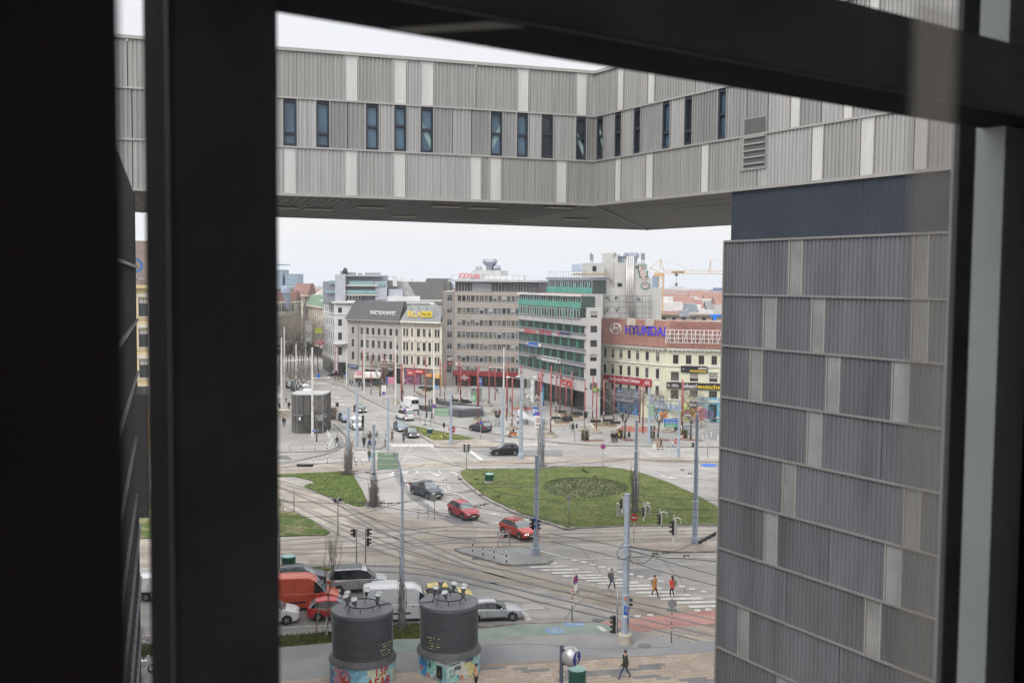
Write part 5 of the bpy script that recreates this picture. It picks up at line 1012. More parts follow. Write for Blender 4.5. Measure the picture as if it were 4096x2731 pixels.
# cranes
orm=flat('crane_orange',(.5,.33,.16));orp=flat('crane_pale',(.6,.42,.25))
def crane(pxm,ytop,ybase,Y,px0,px1,yj,label,mt,apex,sc=1.0,hook=None):
    b=pt(pxm,ybase,Y);root=thing('tower_crane',label,'crane',(b.x,Y,0));z=pt(pxm,yj,Y).z;w_=.9*sc;m=MB()
    for sx_ in (-w_,w_):
        for sy in (-w_,w_): m.box(b.x+sx_-.12*sc,b.x+sx_+.12*sc,Y+sy-.12*sc,Y+sy+.12*sc,0,z)
    k=0;zz_=0
    while zz_ < z-2*sc: m.tube([(b.x-w_,Y-w_,zz_),(b.x+w_,Y-w_,zz_+2*sc)],.07*sc,3);m.tube([(b.x+w_,Y-w_,zz_),(b.x-w_,Y-w_,zz_+2*sc)],.07*sc,3);zz_ += 2*sc
    m.build('mast',mt,root);a=pt(px0,yj,Y);c=pt(px1,yj,Y);m=MB();h=1.3*sc
    m.tube([(a.x,Y,z),(c.x,Y,z)],.13*sc,4);m.tube([(a.x,Y-.5,z+h),(c.x,Y-.5,z+h)],.1*sc,4);x=a.x;f=0
    while x < c.x-1.5*sc: m.tube([(x,Y,z if f else z+h),(x+1.5*sc,Y,z+h if f else z)],.06*sc,3);x += 1.5*sc;f ^= 1
    m.build('jib',mt,root);m=MB();t=pt(apex,ytop,Y);m.tube([(b.x-.6,Y,z+h),(t.x,Y,t.z)],.14*sc,4);m.tube([(b.x+1,Y,z+h),(t.x,Y,t.z)],.14*sc,4);m.build('apex_frame',mt,root)
    m=MB();m.tube([(t.x,Y,t.z),(a.x,Y,z+h)],.05*sc,3);m.tube([(t.x,Y,t.z),((b.x+c.x)/2,Y,z+h)],.05*sc,3);m.build('stay_cable',galv_m,root)
    if hook: hx=pt(hook[0],yj,Y).x;m=MB();m.tube([(hx,Y,z),(hx,Y,pt(hook[0],hook[1],Y).z)],.07*sc,3);m.box(hx-.6*sc,hx+.6*sc,Y-.3,Y+.3,z-1.1*sc,z-.1);m.box(hx-.5*sc,hx+.5*sc,Y-.3,Y+.3,z-5.2*sc,z-4.0*sc);m.build('hook_block',flat('hook_dark',(.1,.07,.05)),root)
    return root,z,b
cr,zc_,bc=crane(2643,1038,1165,420,2652,2905,1093,'orange tower crane with long jib reaching right toward the tower',orm,2643,1.0,(2706,1150))
m=MB();a=pt(2600,1071,420);t=pt(2643,1038,420);q=pt(2601,1110,420);m.tube([(t.x,420,t.z),(a.x,420,a.z)],.12,4);m.tube([(a.x,420,a.z),(pt(2640,1095,420).x,420,zc_+.5)],.15,4);m.tube([(a.x,420,a.z),(q.x,420,q.z)],.07,3);m.box(bc.x-2.8,bc.x+1.2,419,421,zc_-1.3,zc_+.2);m.build('counter_jib',orm,cr)
m=MB();t=pt(2843,1038,420);a=pt(2833,1092,420);b=pt(2842,1092,420);m.tube([(a.x,420,a.z),(t.x,420,t.z)],.12,4);m.tube([(b.x,420,a.z),(t.x,420,t.z)],.12,4);m.tube([(t.x,420,t.z),(pt(2905,1050,420).x,420,pt(2905,1055,420).z)],.05,3);m.build('jib_frame',orm,cr)
Wk=Wall((pt(2685,1090,419.3).x,419.3),(pt(2740,1090,419.3).x,419.3));m=MB();wbox(m,Wk,0,Wk.L,-.02,.02,pt(2700,1092,419).z,pt(2700,1084,419).z);m.build('name_board',orp,cr);letters('LIEBHERR',cr,Wk,.3,pt(2700,1091,419).z,Wk.L-.6,.55,dark_m,.05,.02)
crane(1609,1110,1165,700,1590,1683,1130,'small pale distant crane above the ornate cream house',orp,1609,1.1);crane(1783,1142,1165,800,1770,1808,1148,'small distant orange crane in front of the blue tower',orm,1783,.9)
# ---------------------------------------------------------------- poles and street lamps
def dia(px,py): return 1
def lampheads(root,p,z,arms,mt=galv_m):
    for an,L,dz in arms:
        m=MB();q=V((math.cos(an)*L,math.sin(an)*L,0));m.tube([p+V((0,0,z)),p+q*.6+V((0,0,z+dz*.7)),p+q+V((0,0,z+dz))],.05,5);m.build('arm',mt,root)
        m=MB();c=p+q*1.18+V((0,0,z+dz));m.lathe([(0,c.z+.14),(.22,c.z+.1),(.34,c.z),(.28,c.z-.06),(0,c.z-.08)],(c.x,c.y),10);m.build('lamp_head',flat('lamp_housing',(.38,.4,.42)),root,smooth=True)
def pole(px,py,ytop,r0,r1,label,cat='pole',mt=steel_m,name='tram_wire_pole',steps=2,collar=None,lean=0,group=None,arms=()):
    p=G(px,py);z=zat(px,ytop,p);root=thing(name,label,cat,p,group=group);m=MB()
    prof=[(r0,0)];hs_=[z*.34,z*.67][:steps];r=r0
    for i,h in enumerate(hs_): rn=r0+(r1-r0)*(i+1)/(steps);prof += [(r,h-.12),(r+.03,h-.1),(r+.03,h),(rn,h+.05)];r=rn
    prof += [(r1,z),(r1*1.15,z+.02),(r1*1.15,z+.08),(0,z+.12)];m.lathe(prof,(p.x,p.y),14);m.build('shaft',mt,root,smooth=35)
    if collar: m=MB();m.lathe([(collar,0),(collar,.75),(collar*.8,.85),(r0,.85)],(p.x,p.y),14);m.build('base_collar',concrete_m if collar > .42 else mt,root,smooth=35)
    lampheads(root,p,z-.6,arms);return root,p,z
def stickers(root,p,r,n=8,z0=1.2,z1=3.2):
    for i in range(n):
        a=rnd.uniform(-2.6,-.5);z=rnd.uniform(z0,z1);h=rnd.uniform(.15,.4);m=MB();m.lathe([(r+.012,z),(r+.012,z+h)],(p.x,p.y),4,a0=a,a1=a+rnd.uniform(.4,.9));m.build('sticker',rnd.choice([whites_m,flat('sticker_violet',(.15,.08,.35)),flat('sticker_orange',(.5,.15,.05)),flat('sticker_grey',(.35,.33,.3)),blue_m]),root)
def creeper(p,h,r,label,n=60,spread=.35,root=None):
    m=MB()
    for i in range(n):
        a=rnd.uniform(0,6.28);h0=rnd.uniform(0,h*.5)*rnd.random();L=rnd.uniform(.2,.6)*h;rr=r+rnd.uniform(0,spread*.5);pts_=[]
        for k in range(6): t=k/5;pts_.append(p+V((math.cos(a)*rr,math.sin(a)*rr,min(h0+L*t,h))));a += rnd.uniform(-.5,.5);rr=max(r,rr+rnd.uniform(-.12,.12))
        m.tube(pts_,.018,3)
    for i in range(n): a=rnd.uniform(0,6.28);q=p+V((math.cos(a)*r,math.sin(a)*r,rnd.uniform(.1,.5)));m.tube([q,q+V((math.cos(a)*rnd.uniform(.2,1.3)*spread*2,math.sin(a)*rnd.uniform(.2,1.3)*spread*2,rnd.uniform(-.1,.3)))],.02,3)
    for i in range(n*2):
        a=rnd.uniform(0,6.28);z=rnd.uniform(0,h)*rnd.uniform(.2,.9);q=p+V((math.cos(a)*r,math.sin(a)*r,z));e_=q+V((math.cos(a)*rnd.uniform(.1,spread*1.3),math.sin(a)*rnd.uniform(.1,spread*1.3),rnd.uniform(-.6,.15)));m.tube([q,e_],.012,3)
    o=m.build('creeper',vine_m,kind='stuff');tag(o,label,'climbing plant')
P_={}
P_['a']=pole(1608,2522,1935,.17,.1,'street lamp with a curved arm rising from the grass behind the ribbed vents','street lamp',name='street_lamp')
r_,p_,z_=P_['a'];z2=z_;m=MB();q=[pt(1608,1940,p_.y),pt(1604,1890,p_.y),pt(1596,1850,p_.y),pt(1582,1822,p_.y),pt(1565,1810,p_.y)];m.tube(q,[.09,.08,.07,.06,.05],8);m.build('curved_arm',steel_m,r_,smooth=True);m=MB();c=pt(1560,1809,p_.y);m.box(-.35,.3,-.16,.16,-.12,.1,F=lambda x,y,z: c+V((x,y,z+x*.15)));m.build('lamp_head',flat('lamp_housing',(.5,.5,.5)),r_)
creeper(p_,6.5,.18,'dry creeper climbing the street lamp behind the ribbed vents',32,.22)
P_['b']=pole(2500,2578,1978,.26,.2,'thick blue grey tram wire pole with a concrete collar and stickers in the right foreground',collar=.48);stickers(P_['b'][0],P_['b'][1],.27,14,1.2,3.4)
P_['c']=pole(2144,2222,1824,.27,.19,'blue grey tram wire pole on the chained traffic island',collar=.4);stickers(P_['c'][0],P_['c'][1],.28,10,1.0,3.6)
P_['d']=pole(1494,2025,1700,.24,.17,'tram wire pole carrying three green sign backs, overgrown with creeper');creeper(P_['d'][1],5,.25,'dense dry creeper on the pole with the three green sign backs',90,.5)
P_['e']=pole(1393,1900,1628,.24,.16,'tram wire pole at the tip of the triangular lawn, overgrown with creeper');creeper(P_['e'][1],6.2,.25,'dense dry creeper on the pole at the tip of the triangular lawn',100,.5)
pole(1428,1788,1560,.24,.17,'tall plain tram wire pole on the strip island beside the parked white van');pole(1551,1802,1596,.22,.15,'blue grey pole at the left end of the zebra bars beside the cyclists')
P_['h']=pole(1803,1778,1561,.24,.16,'pole with two green sign backs, no entry sign and cameras on the paved median tip');pole(2010,1775,1555,.24,.15,'blue grey pole at the right tip of the paved median')
P_['j']=pole(2083,1836,1500,.3,.14,'tall three armed street lamp at the left end of the cobbled island','street lamp',name='street_lamp',collar=.4,arms=((3.0,1.6,.25),(.15,1.6,.25),(2.2,.7,.3)))
P_['k']=pole(2164,1868,1571,.26,.16,'pole at the far edge of the oval lawn, overgrown with creeper');creeper(P_['k'][1],8.2,.27,'dense dry creeper on the pole at the far edge of the oval lawn',50,.36)
P_['l']=pole(2541,2052,1682,.26,.16,'tall thin pole inside the oval lawn, overgrown with creeper');creeper(P_['l'][1],7,.27,'reddish brown creeper on the thin pole inside the oval lawn',50,.34)
P_['m']=pole(2595,1776,1556,.24,.15,'pole with three stacked green sign backs at the plaza kerb');P_['n']=pole(2713,1828,1600,.24,.15,'pole carrying blue and green direction signs and a yield sign')
P_['o']=pole(2779,2178,1657,.27,.15,'tall street lamp with four flat lamp heads at the right cobbled island','street lamp',name='street_lamp',collar=.36,arms=((3.14,1.7,.25),(0,1.7,.25),(2.3,1.0,.35),(-.8,.9,.1)))
for px,py,yt,lb in ((1127,1630,1352,'white lamp pole at the left frame edge beside the ramp'),(1185,1575,1376,'white lamp pole among bare trees left of the pavilion'),(1250,1750,1392,'white lamp pole in front of the dark glass pavilion'),(1387,1542,1398,'white lamp pole with blue arrow sign near the bus shelter'),(1223,1500,1306,'white lamp pole before the tall star poster'),(1457,1580,1338,'white lamp pole at the right end of the pink signs'),(1582,1622,1352,'white lamp pole behind the white delivery van'),(1735,1676,1368,'white lamp pole beside the sunken entrance wall'),(2014,1640,1389,'tall white lamp pole before the brown office block'),(1138,1560,1310,'thin white lamp pole far up the street')):
    r,p,z=pole(px,py,yt,.2,.12,lb,'street lamp',whitep_m,'lamp_pole',0)
    lampheads(r,p,z*.62+.6,((rnd.choice((0,3.14)) if px not in (1250,1127,1185) else 0,2.2,.15),),whitep_m)
# green sign backs, cabinets
def plates(px0,px1,ys_,py,mt,name,label,cat='road sign',dy=-.3,txt=None,root=None):
    P=G((px0+px1)/2,py);r=root or thing(name,label,cat,pt(px0,ys_[-1][1],P.y+dy))
    for k,(y0,y1) in enumerate(ys_):
        a=pt(px0,y0,P.y+dy);b=pt(px1,y1,P.y+dy);m=MB();m.box(a.x,b.x,P.y+dy-.05,P.y+dy,b.z,a.z);m.build('plate',mt[k] if isinstance(mt,list) else mt,r)
        m=MB();e_=.04;m.box(a.x-e_,b.x+e_,P.y+dy,P.y+dy+.03,b.z-e_,a.z+e_);m.build('plate_edge',galv_m if not txt else whites_m,r)
        if txt and txt[k]: Wt=Wall((a.x,P.y+dy-.05),(b.x,P.y+dy-.05));letters(txt[k],r,Wt,Wt.L*.1,b.z+(a.z-b.z)*.22,Wt.L*.8,(a.z-b.z)*.5,whites_m,.0,.02)
    return r
plates(1511,1592,((1811,1829),(1835,1853),(1857,1875)),2025,signg_m,'road_sign','three pale green sign backs stacked on the creeper covered pole',dy=-.1)
plates(1738,1795,((1633,1647),(1649,1662)),1778,signg_m,'road_sign','two pale green sign backs on the median pole')
plates(2598,2615,((1616,1628),(1630,1643),(1645,1660)),1776,signg_m,'road_sign','three small pale green sign backs at the plaza kerb pole')
plates(2655,2709,((1673,1682),(1683,1692),(1694,1707)),1828,[blue_m,blue_m,flat('sign_green',(.0,.25,.12))],'direction_signs','blue and green direction signs on the pole right of the bare trees',txt=['A23 Praha','A22 Brno','Westbahnhof'])


plates(1425,1451,((1484,1491),(1493,1501)),1560,flat('sign_pink',(.55,.1,.24)),'direction_signs','pink direction plates near the bus shelter',txt=['Westbahn','Zentrum']);plates(1552,1577,((1509,1517),(1518,1526),(1527,1536)),1600,flat('sign_pink',0),'direction_signs','stack of pink direction plates on the plaza edge',txt=['Bahnhof U3','Museum','Stadthalle'])
plates(1545,1551,((1508,1515),(1517,1524),(1526,1534)),1600,blue_m,'direction_signs','blue parking plates left of the pink stack');plates(1526,1545,((1541,1568),),1612,whites_m,'lane_sign','white lane direction board with two black arrows')
plates(1249,1273,((1718,1725),),1765,blue_m,'arrow_sign','blue one way plate with white arrow beside the pavilion',txt=['←']);plates(1268,1281,((1496,1514),),1575,blue_m,'bike_sign','square blue cycle route sign near the parked cars')
plates(1100,1130,((1573,1592),),1640,cream,'street_sign','cream hanging board at the left frame edge')
plates(2131,2151,((1626,1661),),1700,blue_m,'parking_sign','tall blue car park sign with white P on the plaza',txt=['P']);plates(1911,1927,((1511,1540),),1640,blue_m,'parking_sign','blue car park sign with white P before the restaurant',txt=['P'])
plates(1738,1753,((1543,1554),),1600,flat('metro_blue',(.0,.2,.6)),'metro_sign','bright blue underground station sign with white U',txt=['U']);plates(1220,1248,((1285,1340),(1342,1368)),1500,flat('poster_grey',(.3,.3,.31)),'poster_banner','tall grey poster banner with red star above the trees',txt=['MAN','PICK']);plates(1260,1288,((1311,1333),),1500,flat('lime_billboard',(.35,.45,.03)),'billboard','lime green billboard on the street house facade')
plates(1259,1296,((1363,1377),),1500,flat('chicken_red',0),'wall_sign','dark red KFC sign projecting over the street',txt=['KFC'])
P=pt(1233,1297,296);m=MB();m.v=[V((P.x+(.9 if i % 2 == 0 else .38)*math.sin(i*.6283),295.5,P.z+(.9 if i % 2 == 0 else .38)*math.cos(i*.6283))) for i in range(10)];m.f=[list(range(10))[::-1]];m.m=[0];tag(m.build('star_emblem',red_m),'red star emblem on the tall grey poster banner','emblem')
def cabinet(px0,px1,y0,y1,label):
    P=G((px0+px1)/2,y1);w_=pt(px1,y1,P.y).x-pt(px0,y1,P.y).x;h=zat(px0,y0,P);r=thing('control_cabinet',label,'cabinet',P);m=MB();m.box(P.x-w_/2,P.x+w_/2,P.y-.2,P.y+.2,.35,h);m.build('housing',flat('cabinet_cream',(.42,.4,.34)),r)
    m=MB();m.box(P.x-w_/2-.02,P.x+w_/2+.02,P.y-.22,P.y+.22,0,.34);m.build('plinth',concrete_m,r);m=MB();m.box(P.x-.02,P.x+.02,P.y-.215,P.y-.2,.45,h-.1);m.box(P.x+.1,P.x+.16,P.y-.23,P.y-.2,h*.5,h*.62);m.build('door_handle',dark_m,r)
cabinet(2466,2497,2012,2068,'wide cream control cabinet on the oval lawn left of the creeper pole');cabinet(2577,2600,2010,2064,'narrow cream control cabinet on the oval lawn right of the creeper pole')
cabinet(1107,1133,1990,2046,'grey green switch cabinet at the left edge of the tram tracks')
# round ribbed ventilation bins
vg=mat('vent_green',(.02,.085,.06),.45,var=.1,vs=1);vgl=mat('vent_green_lid',(.2,.34,.31),.6,var=.1,vs=1)
def ribvent(px,py,wpx,ytop,label,frac=.36):
    P=G(px,py);r=wpx/FPX*P.y/2*1.0;P=P+V((0,r,0));h=zat(px,ytop,P);rt=thing('ribbed_vent',label,'vent',P);m=MB();m.lathe([(r*.93,0),(r*.93,h*frac)],(P.x,P.y),22);m.build('concrete_base',mat('vent_base_concrete',(.36,.32,.29),.9,var=.12,vs=3),rt,smooth=True)
    n=6;prof=[(r*.9,h*frac)];hh=h*(1-frac)-.16*h
    for i in range(n): z=h*frac+hh*i/n;prof += [(r,z+.01),(r*1.01,z+hh/n*.5),(r*.93,z+hh/n*.75),(r*.93,z+hh/n*.98)]
    m=MB();m.lathe(prof+[(r,h*.85),(r,h-.03)],(P.x,P.y),26);m.build('ribbed_drum',vg,rt,smooth=30);m=MB();m.lathe([(r,h-.03),(r*.98,h),(0,h+.06)],(P.x,P.y),26);m.build('lid',vgl,rt,smooth=30)
ribvent(1956,1937,39,1894,'green ribbed vent on the left part of the oval lawn');ribvent(1148,2275,58,2222,'green ribbed vent behind the black estate car');ribvent(1718,1744,24,1714,'small green ribbed vent in the median flower bed');ribvent(2310,2800,73,2672,'large green ribbed vent beside the silver station sign',.5)
# signs on thin posts
def disc(root,p,r,mt,an=-math.pi/2,mt2=None,r2=.75,bar=None,name='disc'):
    n=V((math.cos(an),math.sin(an),0));a=V((-n.y,n.x,0));up=V((0,0,1))
    def ring(rr,o): return [p+n*o+a*rr*math.cos(k*.3927)+up*rr*math.sin(k*.3927) for k in range(16)]
    m=MB();m.add(ring(r,.0)+ring(r,.03),[list(range(16)),list(range(16,32))]+[[i,(i+1) % 16,16+(i+1) % 16,16+i] for i in range(16)]);m.build(name,mt,root)
    if mt2: m=MB();m.add(ring(r*r2,.034),[list(range(16))]);m.build('face',mt2,root)
    if bar: m=MB();m.add([p+n*.038+a*x+up*y for x,y in ((-r*.7,-r*.16),(r*.7,-r*.16),(r*.7,r*.16),(-r*.7,r*.16))],[(0,1,2,3)]) ;m.build('bar',bar,root)
    if bar == red_m: m=MB();m.add([p+n*.04+a*x+up*y for x,y in ((-r*.55,r*.4),(-r*.4,r*.55),(r*.55,-r*.4),(r*.4,-r*.55))],[(0,1,2,3)]);m.build('slash',red_m,root)
def post(px,py,ytop,label,cat='road sign',stripes=(),r=.04,name='sign_post'):
    p=G(px,py);z=zat(px,ytop,p);rt=thing(name,label,cat,p);m=MB();m.tube([(p.x,p.y,0),(p.x,p.y,z)],r,7);m.build('post',galv_m,rt,smooth=True)
    for k in stripes:
        for j in range(4): m=MB();m.lathe([(r+.01,k+j*.12),(r+.01,k+j*.12+.11)],(p.x,p.y),8);m.build('stripe',red_m if j % 2 else whites_m,rt)
    return rt,p,z
rt,p,z=post(2535,2173,2062,'no entry sign on a striped post before the oval lawn',stripes=(.6,1.5,2.2));disc(rt,V((p.x,p.y-.08,zat(2538,2068,p))),.38,red_m,bar=whites_m)
rt,p,z=post(2411,1868,1785,'no stopping sign at the far edge of the oval lawn',stripes=(.8,1.6));disc(rt,V((p.x,p.y-.08,z)),.36,red_m,mt2=blue_m,bar=red_m)
rt,p,z=post(2288,2485,2296,'no stopping sign seen half edge on by the green bike lane',stripes=(2.1,1.3),r=.05);disc(rt,V((p.x+.22,p.y-.06,zat(2294,2316,p))),.36,red_m,an=-.55,mt2=blue_m,bar=red_m);disc(rt,V((p.x+.2,p.y,zat(2294,2345,p))),.34,whites_m,an=-2.6);disc(rt,V((p.x+.35,p.y,zat(2302,2357,p))),.34,galv_m,an=.2)
rt,p,z=post(2685,2575,2396,'round grey sign back on a striped post by the tram rails',stripes=(1.0,1.7,2.3),r=.05);disc(rt,V((p.x,p.y-.06,zat(2686,2411,p))),.32,galv_m);m=MB();zc2=zat(2686,2437,p);m.box(p.x-.32,p.x+.32,p.y-.09,p.y-.06,zc2-.1,zc2+.12);m.build('plate',galv_m,rt)
rt,p,z=post(1738,2078,1985,'round grey sign back on a striped post behind the dark pickup',stripes=(.6,1.4));disc(rt,V((p.x-.15,p.y-.08,zat(1719,1990,p))),.42,galv_m)
rt,p,z=post(2275,2098,1985,'round grey sign back on a plain post on the oval lawn');disc(rt,V((p.x,p.y-.08,z-.2)),.25,galv_m)
rt,p,z=post(1923,1756,1690,'no stopping sign at the tip of the narrow median',stripes=(.8,));disc(rt,V((p.x,p.y-.08,z)),.33,red_m,mt2=blue_m)
rt,p,z=post(1619,1688,1640,'no stopping sign beside the white minivan');disc(rt,V((p.x,p.y-.08,z)),.33,red_m,mt2=blue_m)
rt,p,z=post(1735,1690,1623,'no stopping sign beside the white lamp pole at the ramp');disc(rt,V((p.x,p.y-.08,z)),.36,red_m,mt2=blue_m)
rt,p,z=post(2150,1752,1660,'thirty zone sign with a no stopping disc above it',stripes=(1.0,));m=MB();m.box(p.x-.5,p.x+.5,p.y-.1,p.y-.06,z-2.0,z-.1);m.build('plate',whites_m,rt);disc(rt,V((p.x,p.y-.12,z-.8)),.36,red_m,mt2=whites_m);disc(rt,V((p.x,p.y-.08,z+.25)),.36,red_m,mt2=blue_m)
W30=Wall((p.x-.5,p.y-.16),(p.x+.5,p.y-.16));letters('30',rt,W30,.33,z-.93,.34,.26,dark_m,0,.01);letters('ZONE',rt,W30,.15,z-1.7,.7,.25,dark_m,0,.01)
rt,p,z=post(1808,1775,1712,'no entry sign fixed low on the median pole');disc(rt,V((p.x,p.y-.3,zat(1805,1716,p))),.55,red_m,bar=whites_m)
rt,p,z=post(2708,1822,1740,'small no entry disc beside the yield sign');disc(rt,V((p.x-.1,p.y-.3,zat(2706,1763,p))),.42,red_m,bar=whites_m);zq=zat(2718,1747,p);m=MB();m.add([(p.x+.02,p.y-.4,zq+.4),(p.x+1.0,p.y-.4,zq+.4),(p.x+.5,p.y-.4,zq-.45)],[(0,2,1)]);m.build('yield_triangle',red_m,rt);m=MB();m.add([(p.x+.2,p.y-.42,zq+.3),(p.x+.82,p.y-.42,zq+.3),(p.x+.5,p.y-.42,zq-.22)],[(0,2,1)]);m.build('yield_face',whites_m,rt)
rt,p,z=post(1387,1540,1494,'round blue arrow sign by the bus shelter');disc(rt,V((p.x,p.y-.25,zat(1387,1501,p))),.42,blue_m,bar=whites_m);disc(rt,V((p.x,p.y-.25,zat(1387,1512,p))),.3,blue_m)
rt,p,z=post(1535,1620,1572,'no stopping sign under the white lane board');disc(rt,V((p.x,p.y-.1,z)),.35,red_m,mt2=blue_m)
# traffic lights
def heads(root,p,z,an,n=3,back=True,s=1.0,plate=False):
    f=V((math.cos(an),math.sin(an),0));a=V((-f.y,f.x,0));F=lambda x,y,zz_: p+a*x*s+f*y*s+V((0,0,z+zz_*s));H=.34*n
    m=MB();m.box(-.15,.15,-.1,.1,0,H,F=F);hd=m.build('signal_head',black_m,root)
    if back: m=MB();m.box(-.17,.17,-.17,-.101,-.03,H+.03,F=F);m.build('backing_plate',flat('signal_back',(.42,.42,.38)),hd)
    for i in range(n):
        m=MB();c=F(0,.1,H-.17-.34*i);m.lathe([(0,0),(.11*s,0)],(0,0),10);m.v=[c+a*v.x+V((0,0,v.y)) for v in m.v];m.build('lens',[flat('lens_red',(.25,.02,.02)),flat('lens_amber',(.25,.12,.01)),flat('lens_green',(.01,.15,.08))][min(i,2)],hd)
        m=MB();m.lathe([(.14,0),(.14,.2)],(0,0),8,a0=0,a1=math.pi);m.v=[F(v.x,.1+v.z,H-.17-.34*i+v.y) for v in m.v];m.build('visor',black_m,hd)
    if plate: m=MB();m.box(-.2,.2,-.02,.02,-.55,-.08,F=F);m.build('arrow_plate',whites_m,hd);m=MB();m.box(-.03,.03,.021,.03,-.48,-.25,F=F);m.add([F(x,.035,y) for x,y in ((-.1,-.27),(.1,-.27),(0,-.12))],[(0,1,2)]);m.build('arrow',dark_m,hd)
    return hd
def tlight(px,py,ytop,hl,label,group=None,r=.06,plate=False):
    p=G(px,py);z=zat(px,ytop,p);rt=thing('traffic_light',label,'traffic light',p,group=group);m=MB();m.tube([(p.x,p.y,0),(p.x,p.y,z)],r,7);m.build('post',galv_m,rt,smooth=True)
    for an,zoff,n in hl: heads(rt,p+V((math.cos(an)*.22,math.sin(an)*.22,0)),z-zoff-.34*n,an,n,plate=plate)
    return rt
tlight(1462,2252,2113,((.2,.0,2),(.1,.85,2)),'black signal heads on a slim post behind the silver van')
tlight(1426,2252,2115,((3.3,0,2),),'cream backed signal post behind the silver van');tlight(1352,2140,1990,((.1,0,1),(3.1,.1,1)),'signal post with two small heads at the patchy lawn tip');tlight(1176,2045,1925,(),'plain slim post at the left tram tracks');tlight(1118,2275,2085,((3.1,.2,2),),'signal post at the left frame edge beside the green ribbed vent')
tlight(2468,2534,2345,((3.2,2.1,4),),'slim post with a four lamp signal left of the thick stickered pole');tlight(2498,2560,2390,((-.1,.0,2),),'two lamp signal fixed to the right side of the thick stickered pole')
tlight(1453,1750,1660,((-1.6,.0,3),(-1.9,.9,3)),'black traffic light on the strip island by the bicycles');tlight(1352,1668,1610,((-1.6,0,2),(3.14,0,2)),'pair of black traffic lights by the leafless hedge');tlight(1680,1692,1638,((2.6,0,3),),'leftmost of three cream backed traffic lights by the ramp');tlight(1700,1700,1647,((.3,0,3),),'middle of three cream backed traffic lights by the ramp');tlight(1721,1705,1652,((.3,0,3),),'rightmost of three cream backed traffic lights by the ramp')
tlight(1866,1878,1777,((3.0,0,3),(.2,0,3)),'cream backed traffic light at the left tip of the oval lawn');tlight(2299,1768,1695,((3.0,0,2),(.1,0,2)),'traffic light with two heads at the plaza kerb');tlight(2338,1768,1645,((-1.6,0,3),(.2,0,3)),'taller traffic light behind the white crossing, black heads');tlight(2490,1730,1653,((-1.7,0,3),),'black traffic light in front of the first bare plaza tree');tlight(2609,1768,1702,((.1,0,2),(3.1,0,2)),'traffic light beside the pole with stacked green sign backs');tlight(2778,1840,1770,((3.1,0,2),),'low traffic light right of the direction sign pole');tlight(2830,1830,1745,(),'slim striped post beside the tower edge')
tlight(2280,1718,1660,((-1.6,0,3),),'black traffic light before the red planters');tlight(1542,1792,1680,(),'plain grey post by the cyclists');tlight(2140,2222,2072,((3.4,0,3),(-.3,.1,3)),'black signal heads on both sides of the chained island pole',r=.03);tlight(1776,1760,1690,((-1.6,0,2),),'signal seen from behind in the median flower bed')
# signals hung from the span wires
WZ=6.2
for px,y0,y1,an,lb in ((2488,1995,2032,2.7,'hanging black traffic light partly behind the thick pole'),(2575,2028,2064,2.8,'hanging black traffic light with an arrow plate below it'),(2640,2056,2098,2.8,'second hanging traffic light from the left, with an arrow plate'),(2695,2080,2138,2.6,'largest hanging black traffic light with a round arrow plate')):
    p=atz(px,y1,5.4);z=5.4;h=(pt(px,y0,p.y).z-z);rt=thing('hanging_traffic_light',lb,'traffic light',(p.x,p.y,z));heads(rt,V((p.x,p.y,0)),z,an,3,s=h/1.05,plate=True)
    m=MB();m.tube([(p.x,p.y,z+h),(p.x,p.y,z+h+.5)],.025,5);m.tube([(p.x,p.y,z+h+.12),(p.x+.3,p.y,z+h+.2),(p.x+.55,p.y,z+h+.08)],.05,6);m.tube([(p.x+.55,p.y,z+h+.08),(p.x+.55,p.y,z+h-.3)],.02,5);m.build('bracket',whites_m,rt)
for px,py,an,lb,sc in ((2828,2150,.5,'tilted black hanging signal with four lamps near the tower edge',1),(2340,1884,-.5,'small dark tilted hanging signal over the oval lawn',.55),(1220,1860,0,'flat dark hanging signal above the left tracks',1.1)):
    p=atz(px,py,6.0);rt=thing('hanging_signal',lb,'traffic light',p);m=MB();ca,sa=math.cos(an),math.sin(an);F_=lambda x,y,z: p+V((x*ca,y,x*sa+z))*sc;m.box(-.75,.75,-.1,.1,-.11,.11,F=F_);m.build('signal_head',black_m,rt)
    for k in range(4): m=MB();x=-.55+k*.37;m.box(x-.1,x+.1,-.3,-.15,-.1,.12,F=F_);m.build('visor',dark_m,rt)
    m=MB();m.tube([p+V((.8*ca,0,.8*sa)),p+V((1.3*ca,0,1.1*sa+.3))],.03,4);m.build('bracket',galv_m,rt)
